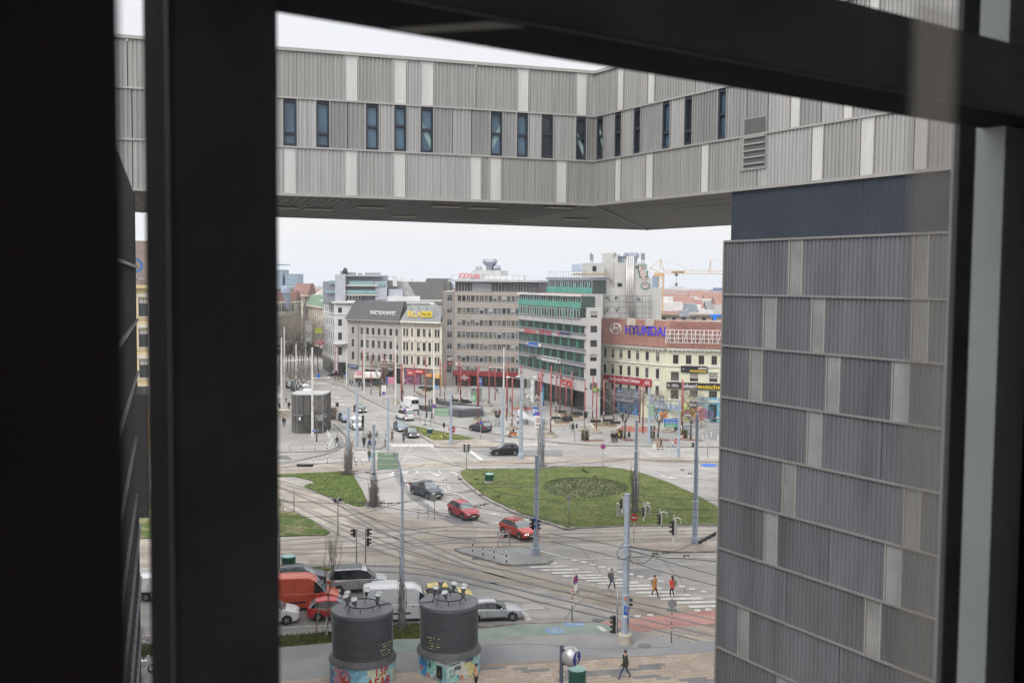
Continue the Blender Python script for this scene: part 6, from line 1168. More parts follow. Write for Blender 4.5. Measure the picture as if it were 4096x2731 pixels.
# ---------------------------------------------------------------- overhead wires
wire_m=flat('wire_black',(.03,.03,.033));wireg_m=flat('wire_grey',(.2,.2,.2))
def wire(px,z=6.2,r=.026,mt=wire_m,n=0,jit=0):
    P=[atz(a,b,z) for a,b in smooth_px(px,4)];m=MB();m.tube(P,r,3);o=m.build('overhead_wire',mt);tag(o,'thin dark tram wire and span cable in the net above the crossing','wire','overhead wires above the crossing');return o
for w_ in ([(1650,1818),(1826,1862),(1918,1883),(2010,1900),(2076,1960)],[(1100,2065),(1400,2060),(1650,1998),(1760,1978),(1985,1948),(2040,1946),(2060,1952),(2090,1946),(2140,1945)],[(2200,2135),(2350,2160),(2500,2192),(2700,2255),(2900,2310)],[(2200,2164),(2400,2212),(2500,2238),(2660,2290),(2900,2350)],
    [(2500,2198),(2620,2225),(2760,2235),(2900,2248)],[(2500,2228),(2600,2222),(2700,2205),(2790,2165),(2880,2130)],[(1100,2003),(1350,2012),(1600,2010),(1700,1995),(1900,1962)],[(1100,1925),(1180,1950),(1320,1985),(1500,2020),(1700,2052)],[(1100,1947),(1300,2003),(1500,2075),(1700,2130),(1900,2160)],
    [(1100,1985),(1220,2030),(1400,2108),(1600,2190),(1760,2240)],[(1425,1884),(1480,1892),(1560,1887),(1700,1860)],[(1420,1905),(1500,1920),(1580,1905),(1660,1885)],[(1700,1990),(1870,2020),(2000,2045),(2130,2062),(2300,2100)],[(1650,2035),(1830,2060),(1950,2095),(2080,2130),(2200,2150)],
    [(1990,2095),(1860,2075),(1700,2050)],[(2146,1880),(2180,1870),(2230,1862)],[(2200,1868),(2330,1853),(2460,1842),(2545,1833)],[(2555,1836),(2640,1843),(2760,1845),(2900,1850)],[(2514,1970),(2600,1984),(2700,1992),(2900,2002)],[(2660,2033),(2760,2036),(2900,2040)],[(2760,2068),(2900,2070)],[(2270,1880),(2360,1870),(2450,1860)],
    [(1650,1915),(1800,1930),(1960,1935),(2100,1935)],[(1960,1960),(2120,1990),(2260,2010)],[(1100,1650),(1300,1612),(1410,1610)],[(1100,1870),(1260,1855),(1360,1848)],[(2200,1628),(2320,1628),(2440,1640),(2560,1605)],[(2230,1640),(2400,1650),(2540,1610),(2570,1600)],[(2505,2040),(2620,2048),(2690,2058)],[(2545,2000),(2640,2030),(2700,2060)]):
    wire(w_)
m=MB();c0_=[atz(2500+28*math.cos(a*.5)-4,2220+24*math.sin(a*.5)-8,6.2) for a in range(14)];m.tube(c0_,.03,4);tag(m.build('cable_loop',wire_m),'loose black cable loop around the thick stickered pole','cable')
m=MB();m.tube([atz(2503,2215,6.2),atz(2530,2250,5.6),atz(2580,2252,5.5),atz(2625,2212,6.2)],.025,4);tag(m.build('cable_loop',wire_m),'sagging black cable hanging right of the thick stickered pole','cable')
for px,py in ((1925,1978),(1470,1888),(1495,1895),(1620,1930),(1640,1930),(1560,2012),(1600,2010),(1530,2010),(1935,1895),(1990,1985),(1840,1915),(2620,2212),(2660,2205),(2745,2222),(2380,1905),(1780,1918),(1930,2018),(1945,2014),(2065,2078),(1905,1915),(2730,1878),(2760,1892)):
    m=MB();p=atz(px,py,6.2);m.tube([p+V((-.22,0,0)),p+V((.22,0,.02))],.04,5);m.tube([p+V((-.12,0,.05)),p+V((-.12,0,-.12))],.04,5);m.tube([p+V((.14,0,.04)),p+V((.14,0,-.1))],.035,5);tag(m.build('wire_insulator',flat('insulator_brown',(.07,.045,.035))),'small dark insulator clamp on the overhead wires','insulator','insulators on the overhead wires')
# ---------------------------------------------------------------- vehicles
carglass=mat('car_glass',(.012,.015,.017),.1,var=.3,vs=1,spec=.45);screen_m=mat('car_screen_glass',(.13,.16,.165),.1,var=.35,vs=1.5,spec=.8);tyre_m=flat('tyre_rubber',(.018,.018,.018),.85);rim_m=flat('alloy_rim',(.38,.38,.39),.35,metal=.6)  # front and rear screens: sky reflection painted in as a paler base
lampw=flat('headlamp_glass',(.6,.62,.65),.15);lampr=flat('tail_lamp',(.4,.02,.02),.25);trim_m=flat('black_trim',(.02,.02,.022),.6);plate_m=flat('number_plate',(.6,.6,.58))
def paint(n,c,metal=.25): return mat('paint_'+n,c,.32,var=.04,vs=1,metal=metal,spec=.55)
def interp(T,x):
    if x <= T[0][0]: return T[0][1]
    for (a,b),(c,d) in zip(T,T[1:]):
        if x <= c: t=(x-a)/(c-a);return b+(d-b)*t
    return T[-1][1]
KIND={  # length, half width, wheel radius, wheel x (front, rear), belt profile, roof profile, cabin (cowl x, screen top x, roof end x, tail x), roof half width
 'hatch': dict(L=4.1,w=.87,wr=.31,wx=(.78,3.3),belt=[(0,.62),(.25,.74),(1.1,.93),(2.6,.96),(4.0,.98),(4.1,.8)],roof=[(1.1,.93),(1.95,1.42),(2.6,1.47),(3.5,1.42),(3.98,1.0)],c=(1.1,1.95,3.5,3.98),rw=.62,pil=(2.55,3.35)),
 'sedan': dict(L=4.75,w=.89,wr=.32,wx=(.9,3.65),belt=[(0,.58),(.3,.72),(1.3,.9),(3.7,.97),(4.65,.98),(4.75,.75)],roof=[(1.3,.9),(2.1,1.38),(2.7,1.43),(3.4,1.36),(4.1,.98)],c=(1.3,2.1,3.4,4.1),rw=.6,pil=(2.75,)),
 'suv': dict(L=4.45,w=.92,wr=.36,wx=(.88,3.55),belt=[(0,.7),(.2,.86),(1.15,1.06),(2.8,1.1),(4.3,1.16),(4.45,.9)],roof=[(1.15,1.06),(1.95,1.55),(2.6,1.64),(3.8,1.58),(4.33,1.16)],c=(1.15,1.95,3.8,4.33),rw=.64,pil=(2.7,3.5)),
 'estate': dict(L=4.75,w=.9,wr=.33,wx=(.9,3.65),belt=[(0,.6),(.3,.74),(1.3,.94),(2.8,.98),(4.6,1.02),(4.75,.8)],roof=[(1.3,.94),(2.1,1.42),(2.8,1.49),(4.1,1.43),(4.6,1.03)],c=(1.3,2.1,4.1,4.6),rw=.62,pil=(2.75,3.7)),
 'mpv': dict(L=4.9,w=.95,wr=.34,wx=(.95,3.95),belt=[(0,.68),(.15,.9),(.95,1.12),(4.8,1.15),(4.9,1.0)],roof=[(.95,1.12),(1.75,1.78),(2.4,1.93),(4.4,1.92),(4.82,1.15)],c=(.95,1.75,4.4,4.82),rw=.78,pil=(2.35,3.6)),
 'van': dict(L=6.1,w=1.0,wr=.36,wx=(1.0,4.7),belt=[(0,.7),(.12,1.0),(1.0,1.3),(6.0,1.35),(6.1,1.1)],roof=[(1.0,1.3),(1.75,2.15),(2.3,2.5),(5.6,2.55),(6.02,2.4)],c=(1.0,1.75,6.0,6.02),rw=.86,pil=(),panel=1.95),
 'smallvan': dict(L=4.4,w=.92,wr=.33,wx=(.85,3.55),belt=[(0,.65),(.15,.88),(.95,1.08),(4.3,1.1),(4.4,.9)],roof=[(.95,1.08),(1.7,1.7),(2.2,1.85),(4.1,1.84),(4.32,1.6)],c=(.95,1.7,4.3,4.32),rw=.76,pil=(),panel=2.1),
 'pickup': dict(L=5.2,w=.93,wr=.39,wx=(.95,4.1),belt=[(0,.75),(.15,.95),(1.3,1.14),(3.5,1.18),(5.1,1.2),(5.2,1.1)],roof=[(1.3,1.14),(2.0,1.68),(2.5,1.76),(3.1,1.72),(3.5,1.19)],c=(1.3,2.0,3.1,3.5),rw=.64,pil=(2.65,),bed=3.6)}
def car(kind,rear,front,pt_,label,cat='car',lights=False,rails_=None,glass_rear=True,loc=None,rz=None,rack=False):
    K=KIND[kind];L,w=K['L'],K['w']
    if loc is None: A,B=G(*rear),G(*front);mid=(A+B)/2;an=math.atan2(A.y-B.y,A.x-B.x);loc=mid+V((0,0,.0));loc=mid-V((math.cos(an),math.sin(an),0))*L/2
    root=thing(cat.replace(' ','_'),label,cat,loc+V((0,0,.015)),an,local=True)
    c0,c1,c2,c3=K['c'];wr=K['wr'];R=wr+.07;xs=set([0,.06,.15,.3,L-.3,L-.15,L-.05,L,c0,c1,c2,c3,c0+(c1-c0)*.5])
    for wx in K['wx']:
        for k in range(9): xs.add(wx+R*math.cos(math.pi*k/8))
    for p in K['pil']: xs |= {p-.05,p+.05}
    x=.5
    while x < L: xs.add(x);x += .35
    if K.get('panel'): xs.add(K['panel'])
    if K.get('bed'): xs |= {K['bed'],K['bed']+.04}
    xs=sorted(v for v in xs if 0 <= v <= L);xs=[a for i,a in enumerate(xs) if i == 0 or a-xs[i-1] > .012]
    sec=[]
    for x in xs:
        e=min(x,L-x);tp=1-.24*max(0,1-e/.42)**2-.03*max(0,1-e/1.2);W2=w*tp;zb=interp(K['belt'],x);lo=.24+.14*max(0,1-e/.3)
        for wx in K['wx']:
            d=abs(x-wx)
            if d < R: lo=max(lo,wr+math.sqrt(R*R-d*d)*.96)
        zr=interp(K['roof'],x) if c0 < x < c3 else zb;cab=max(0,zr-zb);f=min(1,cab/.35)
        rw=W2*.86*(1-f)+K['rw']*f if c0 <= x <= c3 else W2*.86
        lo=min(lo,zb-.08);mid=lo+(zb-lo)*.55
        sec.append([(0,lo),(W2*.8,lo),(W2*.985,lo+.02),(W2,mid),(W2*.975,zb-.04),(W2*.94,zb),(rw,max(zb,zr-.06 if f > .1 else zb)+.0),(rw*.86,max(zb+.012,zr)),(0,max(zb+.03,zr+.035))])
    n=9;m=MB()
    for s,x in zip(sec,xs):
        for y,z in s: m.v.append(V((x,y,z)))
        for y,z in s: m.v.append(V((x,-y,z)))
    G_={'windscreen': MB(),'rear_window': MB(),'side_window': MB()}
    for i in range(len(xs)-1):
        xa,xb=xs[i],xs[i+1];xm=(xa+xb)/2
        for side in (0,1):
            for j in range(n-1):
                a=i*2*n+side*n+j;b=a+2*n;fcs=[a,b,b+1,a+1] if side == 0 else [a,a+1,b+1,b];mi=0;g=None
                if j == 0: mi=1
                elif j == 1: mi=1
                if j == 5 and c0 < xm < c3:
                    if any(abs(xm-p) < .051 for p in K['pil']): mi=1
                    elif K.get('panel') and xm > K['panel']: mi=0
                    elif xm < c0+.12 or xm > c3-.1: mi=0
                    else: g='side_window'
                if j >= 6 and c0 < xm < c1: g='windscreen'
                if j >= 6 and c2 < xm < c3 and not K.get('panel'): g='rear_window'
                if K.get('bed') and xm > K['bed'] and j >= 7: mi=1
                if j == 2 and kind in ('suv','pickup'): mi=0
                if g: k=len(G_[g].v);G_[g].v += [m.v[q] for q in fcs];G_[g].f.append([k,k+1,k+2,k+3]);G_[g].m.append(0)
                else: m.f.append(fcs);m.m.append(mi)
    for e_,i0 in ((0,0),(1,(len(xs)-1)*2*n)):
        f=[i0+j for j in range(n)]+[i0+n+j for j in range(n-1,0,-1)];m.f.append(f if e_ == 0 else f[::-1]);m.m.append(0)
    m.build('body',[pt_,trim_m],root,smooth=32)
    for g,gm in G_.items():
        if gm.v:
            if g == 'side_window':
                for sgn in (1,-1):
                    q=MB();q.v=list(gm.v);q.f=[f for f in gm.f if gm.v[f[0]].y*sgn > 0];q.m=[0]*len(q.f);q.build(g,carglass,root,smooth=True)
            else: gm.build(g,screen_m,root,smooth=True)
    if K.get('panel'):
        m=MB();m.box(L-.0,L+.01,-.7,-.03,1.5,2.2 if kind == 'van' else 1.62);m.box(L,L+.01,.03,.7,1.5,2.2 if kind == 'van' else 1.62);m.build('rear_window',carglass,root)
        m=MB()
        for s in (-1,1): m.box(2.6,L-.2,s*(w+.005)-.01,s*(w+.005)+.01,.62,.74);m.box(K['panel']+.02,K['panel']+.05,s*(w+.002)-.006,s*(w+.002)+.006,.5,1.9 if kind == 'van' else 1.4);m.box(3.4,3.42,s*(w+.002)-.006,s*(w+.002)+.006,.5,2.2 if kind == 'van' else 1.4)
        m.build('side_moulding',trim_m,root)
    for wx in K['wx']:
        for s in (-1,1):
            r=thing('wheel',None,None,(0,0,0));D.objects.remove(r)
            y0,y1=s*(w-.2),s*(w+.0);m=MB();N_=18;pr=[(wr*.62,y1),(wr*.92,y1+s*.012),(wr,y1-s*.03),(wr,y0),(wr*.6,y0)]
            for rr,yy in pr:
                for k in range(N_): m.v.append(V((wx+rr*math.cos(k*2*math.pi/N_),yy,wr+rr*math.sin(k*2*math.pi/N_))))
            for a in range(len(pr)-1):
                for k in range(N_): m.f.append([a*N_+k,a*N_+(k+1) % N_,(a+1)*N_+(k+1) % N_,(a+1)*N_+k]);m.m.append(0)
            wh=m.build('wheel',tyre_m,root,smooth=40);q=MB();W[wh.name]=W[wh.name]
            q.add([(wx+wr*.63*math.cos(k*.349),y1-s*.025,wr+wr*.63*math.sin(k*.349)) for k in range(18)],[list(range(18))],1)
            for k in range(5):
                a=k*1.2566;q.add([(wx+rr*math.cos(a+da),y1+s*.002,wr+rr*math.sin(a+da)) for rr,da in ((wr*.1,-.9),(wr*.62,-.2),(wr*.62,.2),(wr*.1,.9))],[(0,1,2,3)],0)
            q.build('rim',[rim_m,trim_m],wh)
    if not K.get('panel'):
        m=MB()
        for s in (-1,1):
            for xx_ in (c0+.1,*K['pil'][:1],c2-.15): m.box(xx_-.012,xx_+.012,s*(w+.003)-.006,s*(w+.003)+.006,.42,interp(K['belt'],xx_)-.08)
            m.box(K['wx'][0]+R+.05,K['wx'][1]-R-.05,s*(w+.004)-.008,s*(w+.004)+.008,.27,.36)
        m.build('door_seam',trim_m,root)
    hz=interp(K['belt'],.12);tz=interp(K['belt'],L-.1)
    for s in (-1,1):
        m=MB();m.v=[V(a) for a in ((.02,s*w*.45,hz-.16),(.3,s*w*.86+.0*s,hz-.12),(.42,s*w*.93,hz-.03),(.1,s*w*.5,hz-.02),(-.01,s*w*.42,hz-.2),(.18,s*(w*.84),hz-.22),(.4,s*(w*.95),hz-.12),(.03,s*w*.5,hz-.05))]
        m.f=[[0,1,2,3],[4,5,6,7],[4,5,1,0],[5,6,2,1]];m.m=[0]*4
        m=MB();m.box(.0,.34,s*w*.66-.17,s*w*.66+.17,hz-.2,hz-.04);m.v=[V((v.x+abs(v.y)*.22-.12,v.y,v.z+(v.x*.12))) for v in m.v];m.build('headlight',flat('lit_headlamp',(.8,.8,.78),emit=(1,.97,.9,1.2)) if lights else lampw,root)
        m=MB();m.box(L-.22,L+.012,s*w*.78-.12,s*w*.78+.1,tz-.26,tz-.02);m.build('tail_light',lampr,root)
        m=MB();xm=c0+(c1-c0)*.45;zb=interp(K['belt'],xm);m.box(xm,xm+.13,s*(w+.02),s*(w+.2),zb+.0,zb+.14);m.build('wing_mirror',pt_,root,smooth=50)
        m=MB();xh=c1+.55;m.box(xh,xh+.18,s*(w+.0)-.02,s*(w+.0)+.02,zb-.14,zb-.1);m.build('door_handle',trim_m if K.get('panel') else pt_,root)
    m=MB();m.box(-.015,.06,-w*.42,w*.42,hz-.27,hz-.14);m.box(-.012,.05,-w*.6,w*.6,.3,.42);m.build('grille',trim_m,root)
    m=MB();m.box(-.03,-.015,-.26,.26,.43,.54);m.build('number_plate',plate_m,root);m=MB();m.box(L+.012,L+.02,-.26,.26,tz-.34,tz-.23);m.build('number_plate',plate_m,root)
    if rails_:
        for s in (-1,1): m=MB();m.tube([(x,s*(K['rw']*.9),interp(K['roof'],x)+.05) for x in (c1+.1,c1+.5,(c1+c2)/2,c2-.3,c2+.05)],.022,5);m.build('roof_rail',rails_,root)
    if rack:
        for k in range(9): m=MB();z=1.99;m.box(2.1,4.5,-.7+k*.175-.02,-.7+k*.175+.02,z,z+.03);m.build('roof_rack_bar',galv_m,root)
        for k in range(4): m=MB();m.box(2.2+k*.7,2.24+k*.7,-.74,.74,1.95,1.99);m.build('roof_rack_bar',galv_m,root)
    if kind == 'pickup': m=MB();m.box(3.66,5.12,-.7,.7,1.2,1.215);m.build('cargo_bed',trim_m,root)
    return root
sil=paint('silver',(.4,.41,.43),.5);red1=paint('cherry_red',(.3,.025,.03));red2=paint('coral_red',(.42,.05,.035));orr=paint('orange_red',(.52,.075,.03),.1);wp=paint('white',(.6,.61,.63),.0)
blkp=paint('black',(.015,.016,.02));dgy=paint('dark_grey',(.05,.06,.075),.5);gyb=paint('grey_blue',(.13,.17,.22),.5);yp=paint('yellow',(.55,.42,.1),.1);redg=paint('bright_red',(.45,.02,.025),.1)
car('sedan',(1842,2477),(2086,2467),sil,'silver sedan waiting at the stop line right of the ribbed vents')
car('van',(1448,2478),(1780,2464),wp,'tall white delivery van half hidden behind the two ribbed vents','van')
car('hatch',(1234,2472),(1452,2463),redg,'small bright red hatchback behind the young staked tree')
car('smallvan',(955,2492),(1192,2481),wp,'white compact van nosing in at the left frame edge','van')
car('van',(1040,2436),(1355,2420),orr,'orange red panel van beside the black estate car','van')
car('estate',(1475,2405),(1676,2396),wp,'white estate car between the silver van and the white delivery van')
car('hatch',(1684,2412),(1880,2404),yp,'yellow car whose roof shows behind the right ribbed vent')
car('mpv',(1312,2366),(1547,2352),sil,'silver passenger van with a roof rack of bars','van',rack=True)
car('suv',(1098,2345),(1312,2334),dgy,'black estate style car behind the orange red van',rails_=black_m)
car('suv',(1822,2052),(1888,2080),red1,'dark cherry red car, upper of the two red ones on the bend',rails_=silver)
car('suv',(2028,2128),(2120,2160),red2,'coral red car with headlights on beside the thick pole, lower of the two',lights=True,rails_=black_m)
car('pickup',(1672,1972),(1740,1995),dgy,'dark grey pickup truck entering the bend','pickup truck',rails_=black_m)
car('suv',(2078,1817),(1962,1819),blkp,'glossy black compact car crossing before the cobbled island',rails_=galv_m)
car('suv',(1955,1731),(1888,1718),dgy,'dark grey car driving away along the plaza kerb',rails_=black_m)
car('estate',(1588,1711),(1618,1731),gyb,'blue grey estate car waiting at the zebra crossing, rear one',lights=True)
car('hatch',(1630,1736),(1662,1757),blkp,'black hatchback waiting first at the zebra crossing',lights=True)
car('mpv',(1642,1684),(1596,1671),wp,'white people carrier seen from behind on the far road','van')
car('van',(1664,1647),(1612,1630),wp,'tall white van with dark rear windows on the far road','van')
car('hatch',(1424,1640),(1456,1655),blkp,'black car coming down the middle lane of the far road',lights=True)
car('estate',(1368,1676),(1392,1692),gyb,'blue grey car behind the white small van on the far road')
car('smallvan',(1410,1704),(1442,1725),wp,'white small van with black front waiting at the strip island','van')
car('hatch',(1148,1545),(1172,1556),gyb,'grey car, leftmost in the row of parked cars among the trees')
car('smallvan',(1172,1556),(1198,1568),dgy,'dark van, second in the row of parked cars among the trees','van');car('mpv',(1205,1566),(1238,1581),wp,'white van, nearest in the row of parked cars among the trees','van')
car('sedan',(1358,1503),(1327,1505),blkp,'dark car crossing the far zebra at the white corner house')
car('smallvan',(570,2392),(760,2385),wp,'white van seen through the narrow left window gap','van')
# two wheelers
def bicycle(loc,an,label,group=None,mt=dark_m,cat='bicycle',rider=None):
    r=thing('bicycle',label,cat,loc,an,group=group,local=True)
    for x in (-.52,.52): m=MB();m.tube([(x+.33*math.cos(a*.524),0,.34+.33*math.sin(a*.524)) for a in range(13)],.022,4);m.build('wheel',tyre_m,r)
    m=MB();[m.tube(q,.02,4) for q in ([(-.52,0,.34),(-.1,0,.32),(.35,0,.8),(-.2,0,.82),(-.52,0,.34)],[(-.1,0,.32),(-.25,0,.95)],[(.52,0,.34),(.32,0,.98)])];m.build('frame',mt,r)
    m=MB();m.tube([(.28,-.27,1.02),(.34,0,1.0),(.28,.27,1.02)],.02,4);m.build('handlebar',galv_m,r);m=MB();m.box(-.36,-.12,-.07,.07,.95,1.0);m.build('saddle',black_m,r);return r
bc_=[galv_m,dark_m,flat('bike_mint',(.2,.45,.35)),whites_m]
for i,x in enumerate((1945,1955,1965,1975,1985,1996,2006)): bicycle(G(x,1705-(i % 2)*3,.12),1.1+.2*(i % 3),'one of the bicycles parked in a row on the plaza by the kerb','bicycles parked on the plaza',bc_[i % 4])
for i,x in enumerate((1462,1471,1480,1490,1500,1508)): bicycle(G(x,1755-(i % 3)*4,.12),.9+.3*(i % 3),'one of the green bicycles crowded on the strip island','bicycles on the strip island',flat('bike_green',(.05,.3,.1)) if i % 2 else dark_m)
for i,x in enumerate((2095,2105,2113)): bicycle(G(x,1698,.12),.2*i,'one of the bicycles leaning behind the low grey wall','bicycles behind the low wall',dark_m)
for x in (2780,2796,2812): bicycle(G(x,1715,.12),.1,'one of the bicycles in front of the street mural','bicycles before the mural',bc_[x % 3])
# ---------------------------------------------------------------- people
skin_m=flat('skin',(.42,.26,.19),.6);hair_m=flat('dark_hair',(.02,.014,.011),.7);hairb_m=flat('brown_hair',(.1,.055,.03),.7);hairg_m=flat('grey_hair',(.35,.34,.33),.7);shoe_m=flat('dark_shoe',(.02,.018,.017));shoew_m=flat('white_shoe',(.6,.6,.6))
jeans=flat('blue_jeans',(.03,.06,.14));dtr=flat('dark_trousers',(.018,.019,.024))
POSE={}
def pose(name,hip=.94,lean=0.0,ft=((.32,.09),(-.34,-.09)),kn=None,foot_z=(.05,.09),hands=((.28,.24,.88),(-.22,-.24,.86)),elb=None):
    H=hip;sk={};v=[(0,0,H),(lean*.3,0,H+.22),(lean*.7,0,H+.42),(lean,0,H+.54),(lean*1.2+.02,0,H+.66),(lean*1.2+.02,0,H+.79)];r=[(.15,.12),(.135,.11),(.16,.11),(.06,.06),(.088,.08),(.06,.06)];e=[(0,1),(1,2),(2,3),(3,4),(4,5)]
    reg=[2,1,1,0,0,0]
    for k,s in enumerate((1,-1)):
        fx,fy=ft[k];kx,kz=(kn[k] if kn else (fx*.55+.06,H*.53));b=len(v)
        v += [(0,s*.1,H-.06),(kx,s*.1,kz),(fx,s*.1,foot_z[k]+.05),(fx+.15,s*.11,foot_z[k])];r += [(.095,.09),(.062,.062),(.045,.045),(.045,.035)];e += [(0,b),(b,b+1),(b+1,b+2),(b+2,b+3)];reg += [2,2,2,3]
    for k,s in enumerate((1,-1)):
        hx,hy,hz_=hands[k];b=len(v);ex,ey,ez=elb[k] if elb else ((lean*.7+hx)/2-.05,s*.25,(H+.4+hz_)/2)
        v += [(lean*.7,s*.19,H+.43),(ex,ey,ez),(hx,abs(hy)*s,hz_),(hx+.05,abs(hy)*s,hz_-.07)];r += [(.062,.06),(.048,.045),(.033,.033),(.04,.022)];e += [(2,b),(b,b+1),(b+1,b+2),(b+2,b+3)];reg += [1,1,1,0]
    me=D.meshes.new('body');me.from_pydata(v,e,[]);ob=D.objects.new('body',me);C.objects.link(ob);md=ob.modifiers.new('skin','SKIN');md.use_smooth_shade=True
    for i,q in enumerate(me.skin_vertices[0].data): q.radius=r[i];q.use_root=(i == 0)
    sb=ob.modifiers.new('sub','SUBSURF');sb.levels=1
    dg=bpy.context.evaluated_depsgraph_get();out=D.meshes.new_from_object(ob.evaluated_get(dg));D.objects.remove(ob)
    P_v=[V(a) for a in v];regs=[]
    for p in out.polygons:
        c=p.center;best=min(e,key=lambda ab: (lambda A,B: ((c-(A+(B-A)*max(0,min(1,(c-A).dot(B-A)/max((B-A).length_squared,1e-9))))).length))(P_v[ab[0]],P_v[ab[1]]))
        A,B=P_v[best[0]],P_v[best[1]];t=(c-A).dot(B-A)/max((B-A).length_squared,1e-9);g=reg[best[1]] if t > .4 or reg[best[0]] != 0 else reg[best[0]]
        if best[0] == 2 and best[1] == 3: g=1 if t < .75 else 0
        if g == 0 and best[1] > 5 and t < .8: g=1 if best[1] > 5 else 0
        if best[0] == 0 and best[1] == 1: g=1 if t > .1 else 2
        regs.append(g)
    # nose, ears and fingers joined to the same surface
    mv=[q.co.copy() for q in out.vertices];mf=[list(p.vertices) for p in out.polygons];mb=MB();mb.v=mv;mb.f=mf;mb.m=regs;hx=lean*1.2+.02
    mb.add([(hx+.085,0,H+.75),(hx+.12,0,H+.70),(hx+.085,.018,H+.695),(hx+.085,-.018,H+.695)],[(0,2,1),(0,1,3),(1,2,3)],0)
    for s in (1,-1): mb.box(hx-.01,hx+.02,s*.085-.012,s*.085+.012,H+.69,H+.75,0);mb.box(hx+.083,hx+.094,s*.03-.01,s*.03+.01,H+.738,H+.75,3)
    mb.box(hx+.08,hx+.09,-.025,.025,H+.655,H+.663,3)
    for k,s in enumerate((1,-1)):
        q=V((hands[k][0]+.05,abs(hands[k][1])*s,hands[k][2]-.07))
        for f in range(4): mb.tube([q+V((-.025+.017*f,0,0)),q+V((-.022+.018*f,-.008*s,-.05-.006*(f in (1,2)))),q+V((-.014+.018*f,-.02*s,-.085-.01*(f in (1,2)))) ],[.009,.008,.006],4,0)
        mb.tube([q+V((.03,0,.03)),q+V((.055,-.01*s,-.005)),q+V((.055,-.02*s,-.035))],[.011,.009,.007],4,0)
    POSE[name]=(mb,(hx,H),v)
pose('walk');pose('walk2',ft=((-.3,.09),(.34,-.09)),hands=((-.2,.24,.88),(.26,.24,.9)),foot_z=(.12,.05));pose('stand',ft=((.03,0),(-.03,0)),foot_z=(.04,.04),hands=((.06,.24,.83),(.06,.24,.83)))
pose('phone',ft=((.12,0),(-.1,0)),foot_z=(.04,.04),hands=((.2,.1,1.35),(.05,.24,.84)),elb=((.12,.27,1.12),(-.02,-.27,1.1)),lean=.02)
pose('sit',hip=.58,ft=((.46,0),(.42,0)),kn=((.42,.55),(.4,.55)),foot_z=(.08,.08),hands=((.3,.15,.68),(.3,.15,.68)));pose('ride',hip=.98,lean=.12,ft=((.16,0),(-.02,0)),kn=((.32,.74),(.3,.62)),foot_z=(.36,.14),hands=((.42,.2,1.1),(.42,.2,1.1)))
def person(px,py,ang,label,top,legs,ps='walk',hair=hair_m,shoe=shoe_m,coat=None,coat_len=.0,bag=None,h=1.0,z=.12,loc=None,hat=None,long_hair=False,wide=1.0):
    mb,(hx,H),sk=POSE[ps];loc=G(px,py,z) if loc is None else loc
    r=thing('person',label,'person',loc,ang,local=True);r.scale=(h,h*wide,h)
    b=MB();b.v=mb.v;b.f=mb.f;b.m=mb.m;b.build('body',[skin_m,top,legs,shoe],r,smooth=True)
    m=MB();cz=H+.755;pr=[(.0,cz+.092),(.055,cz+.08),(.088,cz+.04),(.097,cz-.01),(.09,cz-.06 if not long_hair else cz-.05)]
    m.lathe(pr,(hx-.018,0),12);m.v=[V((v.x if v.x > hx+.055 and v.z > cz+.0 else min(v.x,hx+.05),v.y,v.z)) for v in m.v]
    if long_hair: m.box(hx-.12,hx-.04,-.08,.08,cz-.28,cz)
    m.build('hair' if not hat else 'hat',hat or hair,r,smooth=True)
    if coat_len:
        m=MB();lx=[0];z0=H-coat_len;prof=[(.15,.2,H+.5,hx*.6),(.17,.225,H+.4,hx*.5),(.155,.19,H+.2,0),(.165,.2,H,0),(.2,.23,z0,.0)]
        for rx,ry,zz_,ox in prof:
            for k in range(14): m.v.append(V((ox+rx*math.cos(k*.4488),ry*.92*math.sin(k*.4488),zz_)))
        for a in range(4):
            for k in range(14): m.f.append([a*14+(k+1) % 14,a*14+k,(a+1)*14+k,(a+1)*14+(k+1) % 14]);m.m.append(0)
        m.build('coat',coat or top,r,smooth=True)
    if bag:
        kind,bm=bag;m=MB()
        if kind == 'back': m.box(-.3,-.15,-.15,.15,H+.08,H+.47)
        elif kind == 'side': m.box(-.22,.12,-.3,-.2,H-.22,H+.08);m.tube([(-.03,-.24,H+.08),(0,-.02,H+.5),(.02,.17,H+.1)],.015,4)
        else: m.box(-.1,.14,-.3,-.22,.5,.82)
        m.build('backpack' if kind == 'back' else 'bag',bm,r,smooth=False)
    return r
c_olive=flat('olive_jacket',(.035,.04,.028));c_grey=flat('grey_coat',(.11,.12,.145));c_must=flat('mustard_coat',(.42,.2,.05));c_red=flat('red_jacket',(.6,.05,.04));c_blk=flat('black_coat',(.014,.015,.018));c_wh=flat('white_jacket',(.55,.54,.52));c_tan=flat('tan_coat',(.32,.22,.15));c_grn=flat('green_parka',(.045,.06,.04));c_blu=flat('blue_jacket',(.03,.06,.18));c_brn=flat('brown_jacket',(.2,.1,.05));khaki=flat('khaki_bag',(.17,.14,.09))
person(2500,2713,3.1,'man in olive jacket and jeans walking left with khaki bag on brick paving',c_olive,jeans,'walk',coat_len=.16,bag=('side',khaki),h=1.04)
person(2446,2358,0.1,'person in grey coat with brown backpack walking right on the near zebra crossing',c_grey,dtr,'walk',hairb_m,flat('beige_shoe',(.4,.3,.22)),coat_len=.28,bag=('back',flat('brown_bag',(.13,.08,.06))),z=.03)
person(2618,2386,-.5,'person in puffy mustard coat with grey backpack on the near zebra crossing',c_must,dtr,'walk2',coat_len=.32,bag=('back',flat('grey_backpack',(.3,.28,.27))),z=.03,wide=1.15)
person(2689,2389,2.5,'person in bright red jacket and black trousers on the near zebra crossing',c_red,dtr,'phone',shoe=shoew_m,coat_len=.1,bag=('back',khaki),z=.03,long_hair=True)
